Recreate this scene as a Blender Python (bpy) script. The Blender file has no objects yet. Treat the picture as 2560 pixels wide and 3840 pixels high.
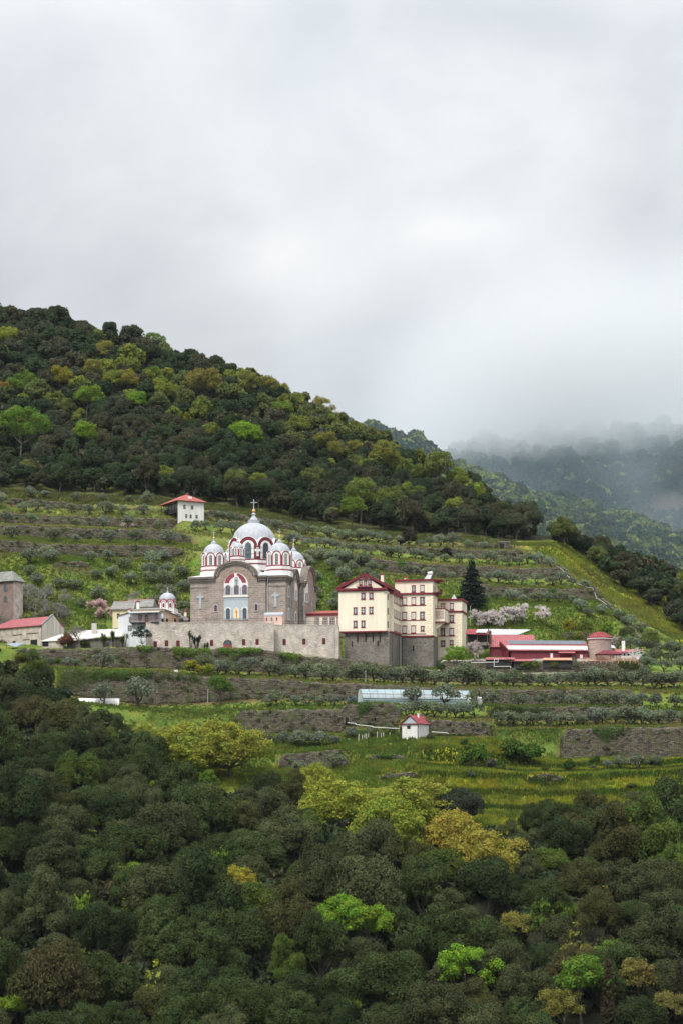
import bpy, math, random
import numpy as np
from mathutils import Vector, Matrix

C = bpy.context.scene.collection
PI = math.pi
F, CX, YH = 8400.0, 1280.0, 3080.0          # focal length and principal point of the 2560 x 3840 photograph
rng = np.random.default_rng(7)
random.seed(7)


def P(px, py, D):
    return Vector(((px - CX) / F * D, D, (YH - py) / F * D))


# ------------------------------------------------------------------ materials
def new_mat(name):
    m = bpy.data.materials.new(name)
    m.use_nodes = True
    nt = m.node_tree
    return m, nt.nodes, nt.links, nt.nodes['Principled BSDF']


def N(nodes, typ, **kw):
    n = nodes.new(typ)
    for k, v in kw.items():
        if k in n.inputs:
            n.inputs[k].default_value = v
        else:
            setattr(n, k, v)
    return n


def rgba(c, k=1.0):
    return (min(c[0] * k, 1), min(c[1] * k, 1), min(c[2] * k, 1), 1)


def ramp(nodes, stops):
    r = nodes.new('ShaderNodeValToRGB')
    e = r.color_ramp.elements
    while len(e) < len(stops):
        e.new(0.5)
    for el, (p, c) in zip(e, stops):
        el.position = p
        el.color = c if len(c) == 4 else (*c, 1)
    return r


def mul_noise(nodes, links, vec, scale, lo, hi, detail=4, rough=.6):
    nz = N(nodes, 'ShaderNodeTexNoise', Scale=scale, Detail=detail, Roughness=rough)
    if vec is not None:
        links.new(vec, nz.inputs['Vector'])
    mr = N(nodes, 'ShaderNodeMapRange')
    mr.inputs['From Min'].default_value = .3
    mr.inputs['From Max'].default_value = .7
    mr.inputs['To Min'].default_value = lo
    mr.inputs['To Max'].default_value = hi
    links.new(nz.outputs['Fac'], mr.inputs['Value'])
    return mr.outputs['Result']


def scale_col(nodes, links, col, fac):
    v = nodes.new('ShaderNodeVectorMath')
    v.operation = 'SCALE'
    links.new(col, v.inputs[0])
    links.new(fac, v.inputs['Scale'])
    return v.outputs['Vector']


def mat_plain(name, col, rough=.75, lo=.85, hi=1.12, scale=.9, metal=0.0, spec=.3, streak=False):
    m, n, l, b = new_mat(name)
    tc = n.new('ShaderNodeTexCoord')
    vec = tc.outputs['Object']
    if streak:
        mp = n.new('ShaderNodeMapping')
        mp.inputs['Scale'].default_value = (2.2, 2.2, .18)
        l.new(vec, mp.inputs['Vector'])
        vec = mp.outputs['Vector']
    rgb = n.new('ShaderNodeRGB')
    rgb.outputs[0].default_value = rgba(col)
    f = mul_noise(n, l, vec, scale, lo, hi)
    l.new(scale_col(n, l, rgb.outputs[0], f), b.inputs['Base Color'])
    b.inputs['Roughness'].default_value = rough
    b.inputs['Metallic'].default_value = metal
    b.inputs['Specular IOR Level'].default_value = spec
    return m


def mat_brick(name, c1, c2, mortar, bw, bh, msize=.02, lo=.75, hi=1.25, nscale=.25, moss=None, distort=0.0, bump=.4, rough=.9, stain=None):
    """Courses of stone laid in the local u = x + y, z plane, varied by large stains."""
    m, n, l, b = new_mat(name)
    tc = n.new('ShaderNodeTexCoord')
    sep = n.new('ShaderNodeSeparateXYZ')
    l.new(tc.outputs['Object'], sep.inputs[0])
    add = N(n, 'ShaderNodeMath', operation='ADD')
    l.new(sep.outputs['X'], add.inputs[0])
    l.new(sep.outputs['Y'], add.inputs[1])
    com = n.new('ShaderNodeCombineXYZ')
    l.new(add.outputs[0], com.inputs['X'])
    l.new(sep.outputs['Z'], com.inputs['Y'])
    vec = com.outputs[0]
    if distort:
        nz = N(n, 'ShaderNodeTexNoise', Scale=.9, Detail=2.0)
        l.new(vec, nz.inputs['Vector'])
        sub = N(n, 'ShaderNodeVectorMath', operation='SUBTRACT')
        sub.inputs[1].default_value = (.5, .5, .5)
        l.new(nz.outputs['Color'], sub.inputs[0])
        sc = N(n, 'ShaderNodeVectorMath', operation='SCALE')
        sc.inputs['Scale'].default_value = distort
        l.new(sub.outputs[0], sc.inputs[0])
        ad = N(n, 'ShaderNodeVectorMath', operation='ADD')
        l.new(vec, ad.inputs[0])
        l.new(sc.outputs[0], ad.inputs[1])
        vec = ad.outputs[0]
    br = N(n, 'ShaderNodeTexBrick', Scale=1.0)
    br.inputs['Color1'].default_value = rgba(c1)
    br.inputs['Color2'].default_value = rgba(c2)
    br.inputs['Mortar'].default_value = rgba(mortar)
    br.inputs['Mortar Size'].default_value = msize
    br.inputs['Brick Width'].default_value = bw
    br.inputs['Row Height'].default_value = bh
    br.inputs['Bias'].default_value = 0
    l.new(vec, br.inputs['Vector'])
    f1 = mul_noise(n, l, vec, nscale, lo, hi)
    mp = n.new('ShaderNodeMapping')
    mp.inputs['Scale'].default_value = (1.4, 4.0, 1)
    l.new(vec, mp.inputs['Vector'])
    f2 = mul_noise(n, l, mp.outputs['Vector'], 1.1, .72, 1.3, detail=3)
    col = scale_col(n, l, scale_col(n, l, br.outputs['Color'], f1), f2)
    for spec_ in (moss, stain):
        if spec_:
            c, lo_, hi_, sc_ = spec_
            nz = N(n, 'ShaderNodeTexNoise', Scale=sc_, Detail=5.0, Roughness=.65)
            l.new(vec, nz.inputs['Vector'])
            mr = N(n, 'ShaderNodeMapRange')
            mr.inputs['From Min'].default_value = lo_
            mr.inputs['From Max'].default_value = hi_
            l.new(nz.outputs['Fac'], mr.inputs['Value'])
            mx = N(n, 'ShaderNodeMix', data_type='RGBA')
            l.new(mr.outputs['Result'], mx.inputs['Factor'])
            l.new(col, mx.inputs['A'])
            mx.inputs['B'].default_value = rgba(c)
            col = mx.outputs['Result']
    l.new(col, b.inputs['Base Color'])
    b.inputs['Roughness'].default_value = rough
    b.inputs['Specular IOR Level'].default_value = .2
    bm = N(n, 'ShaderNodeBump', Strength=bump, Distance=.06)
    l.new(br.outputs['Fac'], bm.inputs['Height'])
    bm.invert = True
    l.new(bm.outputs[0], b.inputs['Normal'])
    return m


def mat_tiles(name, c1, c2, pitch=.35, axis='x', lo=.75, hi=1.2, rough=.75, band=.25):
    """Roof covering: ribs running down the slope plus weathering."""
    m, n, l, b = new_mat(name)
    tc = n.new('ShaderNodeTexCoord')
    nz = N(n, 'ShaderNodeTexNoise', Scale=.55, Detail=5.0, Roughness=.7)
    l.new(tc.outputs['Object'], nz.inputs['Vector'])
    mx = N(n, 'ShaderNodeMix', data_type='RGBA')
    mx.inputs['A'].default_value = rgba(c1)
    mx.inputs['B'].default_value = rgba(c2)
    mr = N(n, 'ShaderNodeMapRange')
    mr.inputs['From Min'].default_value = .35
    mr.inputs['From Max'].default_value = .65
    l.new(nz.outputs['Fac'], mr.inputs['Value'])
    l.new(mr.outputs['Result'], mx.inputs['Factor'])
    wv = N(n, 'ShaderNodeTexWave', Scale=1 / pitch / PI / 2 * 2, Distortion=.6)
    wv.bands_direction = axis.upper()
    l.new(tc.outputs['Object'], wv.inputs['Vector'])
    m2 = N(n, 'ShaderNodeMapRange')
    m2.inputs['To Min'].default_value = 1 - band
    m2.inputs['To Max'].default_value = 1 + band * .5
    l.new(wv.outputs['Fac'], m2.inputs['Value'])
    f = mul_noise(n, l, tc.outputs['Object'], 2.3, lo, hi)
    col = scale_col(n, l, scale_col(n, l, mx.outputs['Result'], m2.outputs['Result']), f)
    l.new(col, b.inputs['Base Color'])
    b.inputs['Roughness'].default_value = rough
    b.inputs['Specular IOR Level'].default_value = .25
    return m


def mat_glass(name, col=(.03, .05, .06), rough=.15):
    m, n, l, b = new_mat(name)
    tc = n.new('ShaderNodeTexCoord')
    rgb = n.new('ShaderNodeRGB')
    rgb.outputs[0].default_value = rgba(col)
    f = mul_noise(n, l, tc.outputs['Object'], 1.3, .6, 1.5)
    l.new(scale_col(n, l, rgb.outputs[0], f), b.inputs['Base Color'])
    b.inputs['Roughness'].default_value = rough
    b.inputs['Specular IOR Level'].default_value = .6
    return m


def mat_leaf(name, source='object', lo=.7, hi=1.3, nscale=.7, transl=.3):
    """Foliage. Pigment comes from the object's own colour (or a per-tree tint), varied leaf by leaf."""
    m, n, l, b = new_mat(name)
    tc = n.new('ShaderNodeTexCoord')
    oi = n.new('ShaderNodeObjectInfo')
    if source == 'object':
        col = oi.outputs['Color']
    else:
        at = n.new('ShaderNodeAttribute')
        at.attribute_name = 'tint'
        col = at.outputs['Color']
    f1 = mul_noise(n, l, tc.outputs['Object'], nscale, lo, hi, detail=3)
    f2 = mul_noise(n, l, tc.outputs['Object'], nscale * 7, .84, 1.16, detail=2)
    c = scale_col(n, l, scale_col(n, l, col, f1), f2)
    # a little hue drift between clumps: new leaves are warmer than old ones
    nz = N(n, 'ShaderNodeTexNoise', Scale=nscale * .8, Detail=2.0)
    mp = n.new('ShaderNodeMapping')
    mp.inputs['Location'].default_value = (13.1, 5.7, 2.2)
    l.new(tc.outputs['Object'], mp.inputs['Vector'])
    l.new(mp.outputs['Vector'], nz.inputs['Vector'])
    hs = n.new('ShaderNodeHueSaturation')
    mr = N(n, 'ShaderNodeMapRange')
    mr.inputs['From Min'].default_value = .3
    mr.inputs['From Max'].default_value = .7
    mr.inputs['To Min'].default_value = .47
    mr.inputs['To Max'].default_value = .53
    l.new(nz.outputs['Fac'], mr.inputs['Value'])
    l.new(mr.outputs['Result'], hs.inputs['Hue'])
    l.new(c, hs.inputs['Color'])
    b.inputs['Roughness'].default_value = .75
    b.inputs['Specular IOR Level'].default_value = .04
    l.new(hs.outputs[0], b.inputs['Base Color'])
    tr = n.new('ShaderNodeBsdfTranslucent')
    l.new(hs.outputs[0], tr.inputs['Color'])
    mix = n.new('ShaderNodeMixShader')
    mix.inputs[0].default_value = transl
    l.new(b.outputs[0], mix.inputs[1])
    l.new(tr.outputs[0], mix.inputs[2])
    out = n['Material Output']
    l.new(mix.outputs[0], out.inputs['Surface'])
    return m


def mat_ground(name, fine=3.0, attr='tint'):
    m, n, l, b = new_mat(name)
    tc = n.new('ShaderNodeTexCoord')
    at = n.new('ShaderNodeAttribute')
    at.attribute_name = attr
    f1 = mul_noise(n, l, tc.outputs['Object'], .16, .72, 1.28, detail=6)
    f2 = mul_noise(n, l, tc.outputs['Object'], fine, .6, 1.4, detail=4)
    c = scale_col(n, l, scale_col(n, l, at.outputs['Color'], f1), f2)
    nz = N(n, 'ShaderNodeTexNoise', Scale=.23, Detail=5.0)
    l.new(tc.outputs['Object'], nz.inputs['Vector'])
    hs = n.new('ShaderNodeHueSaturation')
    mr = N(n, 'ShaderNodeMapRange')
    mr.inputs['From Min'].default_value = .3
    mr.inputs['From Max'].default_value = .7
    mr.inputs['To Min'].default_value = .455
    mr.inputs['To Max'].default_value = .53
    l.new(nz.outputs['Fac'], mr.inputs['Value'])
    l.new(mr.outputs['Result'], hs.inputs['Hue'])
    l.new(c, hs.inputs['Color'])
    l.new(hs.outputs[0], b.inputs['Base Color'])
    b.inputs['Roughness'].default_value = .95
    b.inputs['Specular IOR Level'].default_value = .1
    bm = N(n, 'ShaderNodeBump', Strength=.6, Distance=.25)
    nb = N(n, 'ShaderNodeTexNoise', Scale=2.0, Detail=6.0)
    l.new(tc.outputs['Object'], nb.inputs['Vector'])
    l.new(nb.outputs['Fac'], bm.inputs['Height'])
    l.new(bm.outputs[0], b.inputs['Normal'])
    return m


M = {}
M['church_stone'] = mat_brick('church_stone', (.38, .305, .262), (.245, .215, .195), (.42, .37, .33), 1.7, .55, .04, .82, 1.2, .35, stain=((.33, .27, .22), .55, .75, .2))
M['church_dark'] = mat_brick('church_dark_stone', (.20, .17, .145), (.15, .13, .115), (.22, .19, .17), .9, .4, .03, .75, 1.2, .4)
M['voussoir'] = mat_plain('arch_stone', (.38, .29, .235), .9, .6, 1.3, 1.6)
M['light_stone'] = mat_brick('pale_rampart_stone', (.62, .535, .46), (.42, .38, .345), (.60, .55, .49), .8, .3, .04, .68, 1.22, .28, stain=((.22, .205, .19), .58, .74, .45), moss=((.50, .36, .28), .6, .78, .16), bump=.5)
M['grey_stone'] = mat_brick('grey_base_stone', (.23, .21, .185), (.13, .12, .11), (.17, .155, .14), .7, .26, .03, .72, 1.3, .28, stain=((.30, .19, .14), .60, .76, .22), distort=.15)
M['dry_stone'] = mat_brick('dry_stone_wall', (.27, .225, .175), (.075, .066, .052), (.03, .026, .02), .85, .28, .05, .5, 1.5, .35, moss=((.06, .08, .022), .48, .66, .35), distort=.12, bump=.8, stain=((.36, .31, .26), .63, .75, 1.3))
M['pink_stone'] = mat_brick('tower_stone', (.43, .29, .245), (.30, .215, .19), (.42, .35, .31), .4, .18, .025, .8, 1.2, .4, distort=.1)
M['house_brick'] = mat_brick('house_stone', (.28, .19, .165), (.2, .155, .14), (.25, .2, .18), .5, .22, .03, .75, 1.25, .4, distort=.1)
M['old_plaster'] = mat_plain('weathered_plaster', (.55, .48, .42), .9, .6, 1.2, .8, streak=False)
M['stained_plaster'] = mat_plain('stained_gable_plaster', (.62, .57, .53), .9, .62, 1.15, .5, streak=True)
M['lead'] = mat_plain('lead_sheet', (.42, .44, .485), .5, .8, 1.15, .8, metal=.0, spec=.4, streak=True)
M['lead_pale'] = mat_plain('pale_roof_lead', (.62, .61, .61), .55, .88, 1.1, .5, spec=.3)
M['white'] = mat_plain('white_render', (.80, .785, .765), .8, .92, 1.05, .7, streak=True)
M['white_house'] = mat_plain('whitewash', (.78, .765, .74), .85, .82, 1.06, .8, streak=True)
M['blue_white'] = mat_plain('bluish_whitewash', (.70, .73, .76), .85, .88, 1.06, .6, streak=True)
M['shed_red'] = mat_plain('faded_crimson_boards', (.19, .036, .05), .8, .65, 1.25, 1.2, streak=True)
M['crimson'] = mat_plain('crimson_paint', (.29, .048, .072), .6, .85, 1.15, .8)
M['dark_red'] = mat_plain('dark_red_paint', (.16, .022, .035), .6, .8, 1.2, .8)
M['trim_red'] = mat_plain('red_trim_paint', (.19, .022, .04), .6, .85, 1.15, .8)
M['cream'] = mat_plain('cream_render', (.86, .785, .635), .85, .9, 1.05, .35, streak=True)
M['cream_quoin'] = mat_brick('cream_quoins', (.88, .79, .62), (.85, .75, .57), (.66, .54, .39), .95, .62, .03, .96, 1.04, .4, bump=.2)
M['ochre'] = mat_plain('ochre_render', (.66, .47, .31), .85, .85, 1.1, .6, streak=True)
M['pale_yellow'] = mat_plain('pale_yellow_render', (.72, .64, .40), .85, .85, 1.1, .6)
M['pink_render'] = mat_plain('pink_render', (.70, .52, .44), .85, .9, 1.1, .6)
M['pale_blue'] = mat_plain('pale_blue_panel', (.42, .48, .52), .75, .92, 1.08, .6)
M['blue_grey'] = mat_plain('blue_grey_stone', (.42, .45, .48), .8, .85, 1.1, 1.2)
M['gold'] = mat_plain('gilding', (.75, .42, .13), .35, .9, 1.1, 1, metal=.55, spec=.6)
M['gold_icon'] = mat_plain('gold_mosaic', (.88, .66, .32), .5, .92, 1.08, 2, spec=.4)
M['iron'] = mat_plain('iron', (.055, .055, .06), .6, .8, 1.2, 2)
M['grey_metal'] = mat_plain('galvanised_metal', (.42, .44, .46), .5, .85, 1.1, 1, spec=.5)
M['white_metal'] = mat_plain('white_painted_pipe', (.72, .72, .70), .5, .85, 1.05, 1)
M['glass'] = mat_glass('window_glass')
M['glass_teal'] = mat_glass('old_glass', (.10, .15, .17))
M['blind'] = mat_plain('white_blind', (.70, .655, .63), .8, .92, 1.05, 2)
M['dark_interior'] = mat_plain('dark_opening', (.012, .014, .015), .9, .8, 1.2, 1)
M['wood'] = mat_plain('weathered_wood', (.15, .10, .07), .8, .7, 1.3, 2)
M['dark_wood'] = mat_plain('dark_gallery_wood', (.035, .035, .035), .8, .7, 1.3, 2)
M['red_wood'] = mat_plain('red_brown_wood', (.21, .075, .06), .7, .8, 1.2, 2)
M['fence_wood'] = mat_plain('orange_fence_wood', (.50, .26, .17), .75, .8, 1.2, 2)
M['tile'] = mat_tiles('red_roof_tiles', (.42, .12, .095), (.33, .095, .08), .5)
M['tile_pink'] = mat_tiles('pinkish_red_sheet', (.44, .13, .14), (.32, .11, .115), .6, lo=.65, hi=1.2, band=.2)
M['tile_crimson'] = mat_tiles('crimson_tiles', (.35, .065, .078), (.26, .05, .06), .5, band=.35)
M['slate'] = mat_tiles('stone_slate', (.31, .30, .28), (.21, .205, .195), .5, axis='z', lo=.6, hi=1.25, band=.3)
M['zinc'] = mat_tiles('white_corrugated_sheet', (.60, .61, .62), (.48, .49, .50), .7, band=.12)
M['zinc_blue'] = mat_tiles('blue_grey_sheet', (.30, .36, .42), (.24, .29, .35), .5, band=.15)
M['old_white_roof'] = mat_tiles('whitewashed_roof', (.66, .62, .57), (.52, .49, .45), .8, lo=.75, band=.08)
M['solar'] = mat_plain('solar_cells', (.115, .14, .17), .45, .85, 1.15, 1, spec=.4)
M['bark'] = mat_plain('bark', (.10, .085, .07), .9, .6, 1.4, 2)
M['bark_grey'] = mat_plain('pale_bark', (.24, .225, .205), .9, .7, 1.3, 2)
M['bark_olive'] = mat_plain('olive_bark', (.07, .06, .05), .9, .6, 1.4, 2)
M['leaf'] = mat_leaf('foliage')
M['leaf_dark'] = mat_leaf('evergreen_foliage', lo=.6, hi=1.4, nscale=.55, transl=.12)
M['leaf_olive'] = mat_leaf('olive_foliage', lo=.75, hi=1.3, nscale=.9, transl=.15)
M['blossom'] = mat_leaf('blossom', lo=.85, hi=1.1, nscale=.8, transl=.3)
M['leaf_tint'] = mat_leaf('woodland_foliage', 'tint', lo=.7, hi=1.3, nscale=.4, transl=.15)
M['grass_tint'] = mat_leaf('grass_blades', 'tint', lo=.75, hi=1.25, nscale=.3, transl=.35)
M['ground'] = mat_ground('ground_cover')
M['far_ground'] = mat_ground('far_ground', .4)


# ------------------------------------------------------------------ mesh building
class Face:
    """A wall plane: a runs along it, o points out of it, z is up."""
    def __init__(s, origin, a, o):
        s.p, s.a, s.o = Vector(origin), Vector(a), Vector(o)

    def __call__(s, a, o, z):
        return s.p + s.a * a + s.o * o + Vector((0, 0, z))


def front(y=0):
    return Face((0, y, 0), (1, 0, 0), (0, -1, 0))


def right(x=0):
    return Face((x, 0, 0), (0, 1, 0), (1, 0, 0))


def left(x=0):
    return Face((x, 0, 0), (0, 1, 0), (-1, 0, 0))


def back(y=0):
    return Face((0, y, 0), (1, 0, 0), (0, 1, 0))


class MB:
    def __init__(s):
        s.v, s.f, s.m = [], [], []

    def add(s, verts, faces, mi=0):
        o = len(s.v)
        s.v += [tuple(v) for v in verts]
        s.f += [tuple(i + o for i in f) for f in faces]
        s.m += [mi] * len(faces)
        return s

    def box(s, x0, x1, y0, y1, z0, z1, mi=0):
        v = [(x, y, z) for z in (z0, z1) for y in (y0, y1) for x in (x0, x1)]
        return s.add(v, [(0, 2, 3, 1), (4, 5, 7, 6), (0, 1, 5, 4), (2, 6, 7, 3), (0, 4, 6, 2), (1, 3, 7, 5)], mi)

    def plate(s, fc, poly, o0, o1, mi=0):
        n = len(poly)
        v = [fc(a, o1, z) for a, z in poly] + [fc(a, o0, z) for a, z in poly]
        f = [tuple(range(n)), tuple(range(2 * n - 1, n - 1, -1))]
        f += [(i, (i + 1) % n, n + (i + 1) % n, n + i) for i in range(n)]
        return s.add(v, f, mi)

    def rect(s, fc, a0, a1, z0, z1, o0, o1, mi=0):
        return s.plate(fc, [(a0, z0), (a1, z0), (a1, z1), (a0, z1)], o0, o1, mi)

    def ring(s, fc, outer, inner, o0, o1, mi=0, closed=True):
        n = len(outer)
        v = [fc(a, o1, z) for a, z in outer] + [fc(a, o1, z) for a, z in inner] + [fc(a, o0, z) for a, z in outer] + [fc(a, o0, z) for a, z in inner]
        f = []
        for i in range(n if closed else n - 1):
            j = (i + 1) % n
            f += [(i, j, n + j, n + i), (2 * n + i, 2 * n + j, j, i), (n + i, n + j, 3 * n + j, 3 * n + i), (3 * n + i, 3 * n + j, 2 * n + j, 2 * n + i)]
        if not closed:
            f += [(0, n, 3 * n, 2 * n), (n - 1, 2 * n - 1, 4 * n - 1, 3 * n - 1)]
        return s.add(v, f, mi)

    def tube(s, pts, radii, n=6, mi=0):
        pts = [Vector(p) for p in pts]
        rings = []
        for i, p in enumerate(pts):
            d = (pts[min(i + 1, len(pts) - 1)] - pts[max(i - 1, 0)])
            d = d.normalized() if d.length > 1e-9 else Vector((0, 0, 1))
            u = d.cross(Vector((0, 0, 1)) if abs(d.z) < .9 else Vector((1, 0, 0))).normalized()
            w = d.cross(u)
            r = radii[i] if hasattr(radii, '__len__') else radii
            rings.append([p + (u * math.cos(2 * PI * k / n) + w * math.sin(2 * PI * k / n)) * r for k in range(n)])
        v = [q for r in rings for q in r]
        f = []
        for i in range(len(pts) - 1):
            f += [(i * n + k, i * n + (k + 1) % n, (i + 1) * n + (k + 1) % n, (i + 1) * n + k) for k in range(n)]
        f += [tuple(range(n - 1, -1, -1)), tuple((len(pts) - 1) * n + k for k in range(n))]
        return s.add(v, f, mi)

    def lathe(s, prof, n=24, c=(0, 0, 0), mi=0, rib=0, ribk=1.012, a0=0.0):
        v, f = [], []
        for r, z in prof:
            for k in range(n):
                a = a0 + 2 * PI * k / n
                rr = r * (ribk if rib and k % rib == 0 else 1)
                v.append((c[0] + rr * math.cos(a), c[1] + rr * math.sin(a), c[2] + z))
        for i in range(len(prof) - 1):
            f += [(i * n + k, i * n + (k + 1) % n, (i + 1) * n + (k + 1) % n, (i + 1) * n + k) for k in range(n)]
        f += [tuple(range(n - 1, -1, -1)), tuple((len(prof) - 1) * n + k for k in range(n))]
        return s.add(v, f, mi)

    def build(s, name, mats, parent=None, smooth=False):
        me = bpy.data.meshes.new(name)
        me.from_pydata(s.v, [], s.f)
        mats = mats if isinstance(mats, (list, tuple)) else [mats]
        for m in mats:
            me.materials.append(m if not isinstance(m, str) else M[m])
        me.polygons.foreach_set('material_index', s.m)
        if smooth:
            me.polygons.foreach_set('use_smooth', [True] * len(me.polygons))
        me.update()
        o = bpy.data.objects.new(name, me)
        C.objects.link(o)
        o.parent = parent
        return o


def arch(a0, a1, z0, z1, n=10, k=1.0):
    """Outline of a round-headed opening: k < 1 flattens the head."""
    r = (a1 - a0) / 2
    zs = z1 - r * k
    c = (a0 + a1) / 2
    return [(a0, z0), (a1, z0)] + [(c + r * math.cos(PI * i / n), zs + r * k * math.sin(PI * i / n)) for i in range(n + 1)]


def arcpts(c, zs, rx, rz, n=16, a0=0.0, a1=PI):
    return [(c + rx * math.cos(a0 + (a1 - a0) * i / n), zs + rz * math.sin(a0 + (a1 - a0) * i / n)) for i in range(n + 1)]


def tag(o, label, cat=None, group=None, kind=None):
    if label:
        o['label'] = label
    if cat:
        o['category'] = cat
    if group:
        o['group'] = group
    if kind:
        o['kind'] = kind
    return o


def thing(name, label, cat, loc=(0, 0, 0), rz=0.0, group=None):
    o = bpy.data.objects.new(name, None)
    C.objects.link(o)
    o.location = loc
    o.rotation_euler = (0, 0, rz)
    o.empty_display_size = .5
    return tag(o, label, cat, group)


def np_mesh(name, verts, quads, mats, parent=None, tint=None, tri=False, link=True, smooth=False):
    verts = np.asarray(verts, dtype=np.float32).reshape(-1, 3)
    quads = np.asarray(quads, dtype=np.int32)
    k = quads.shape[1]
    me = bpy.data.meshes.new(name)
    me.vertices.add(len(verts))
    me.vertices.foreach_set('co', verts.ravel())
    me.loops.add(quads.size)
    me.loops.foreach_set('vertex_index', quads.ravel())
    me.polygons.add(len(quads))
    me.polygons.foreach_set('loop_start', np.arange(0, quads.size, k, dtype=np.int32))
    me.polygons.foreach_set('loop_total', np.full(len(quads), k, dtype=np.int32))
    if smooth:
        me.polygons.foreach_set('use_smooth', np.ones(len(quads), dtype=bool))
    if tint is not None:
        at = me.attributes.new('tint', 'FLOAT_COLOR', 'POINT')
        t = np.ones((len(verts), 4), dtype=np.float32)
        t[:, :3] = tint
        at.data.foreach_set('color', t.ravel())
    for m in (mats if isinstance(mats, (list, tuple)) else [mats]):
        me.materials.append(M[m] if isinstance(m, str) else m)
    me.update(calc_edges=True)
    if not link:
        return me
    o = bpy.data.objects.new(name, me)
    C.objects.link(o)
    o.parent = parent
    return o


class Frame:
    """A building's own axes: turns pixels of the photograph into metres on the building."""
    def __init__(s, px, py, D, deg):
        s.o = P(px, py, D)
        s.t = math.radians(deg)
        s.c, s.s = math.cos(s.t), math.sin(s.t)

    def lx(s, px, ly=0.0):
        k = (px - CX) / F
        return (k * (s.o.y + ly * s.c) - s.o.x + ly * s.s) / (s.c - k * s.s)

    def ly(s, px, lx=0.0):
        k = (px - CX) / F
        return -(k * (s.o.y + lx * s.s) - s.o.x - lx * s.c) / (s.s + k * s.c)

    def lz(s, py, lx=0.0, ly=0.0):
        return (YH - py) / F * (s.o.y + lx * s.s + ly * s.c) - s.o.z


def Z(ox, oy, sc):
    return lambda u, v: (ox + u / sc, oy + v / sc)

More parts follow.
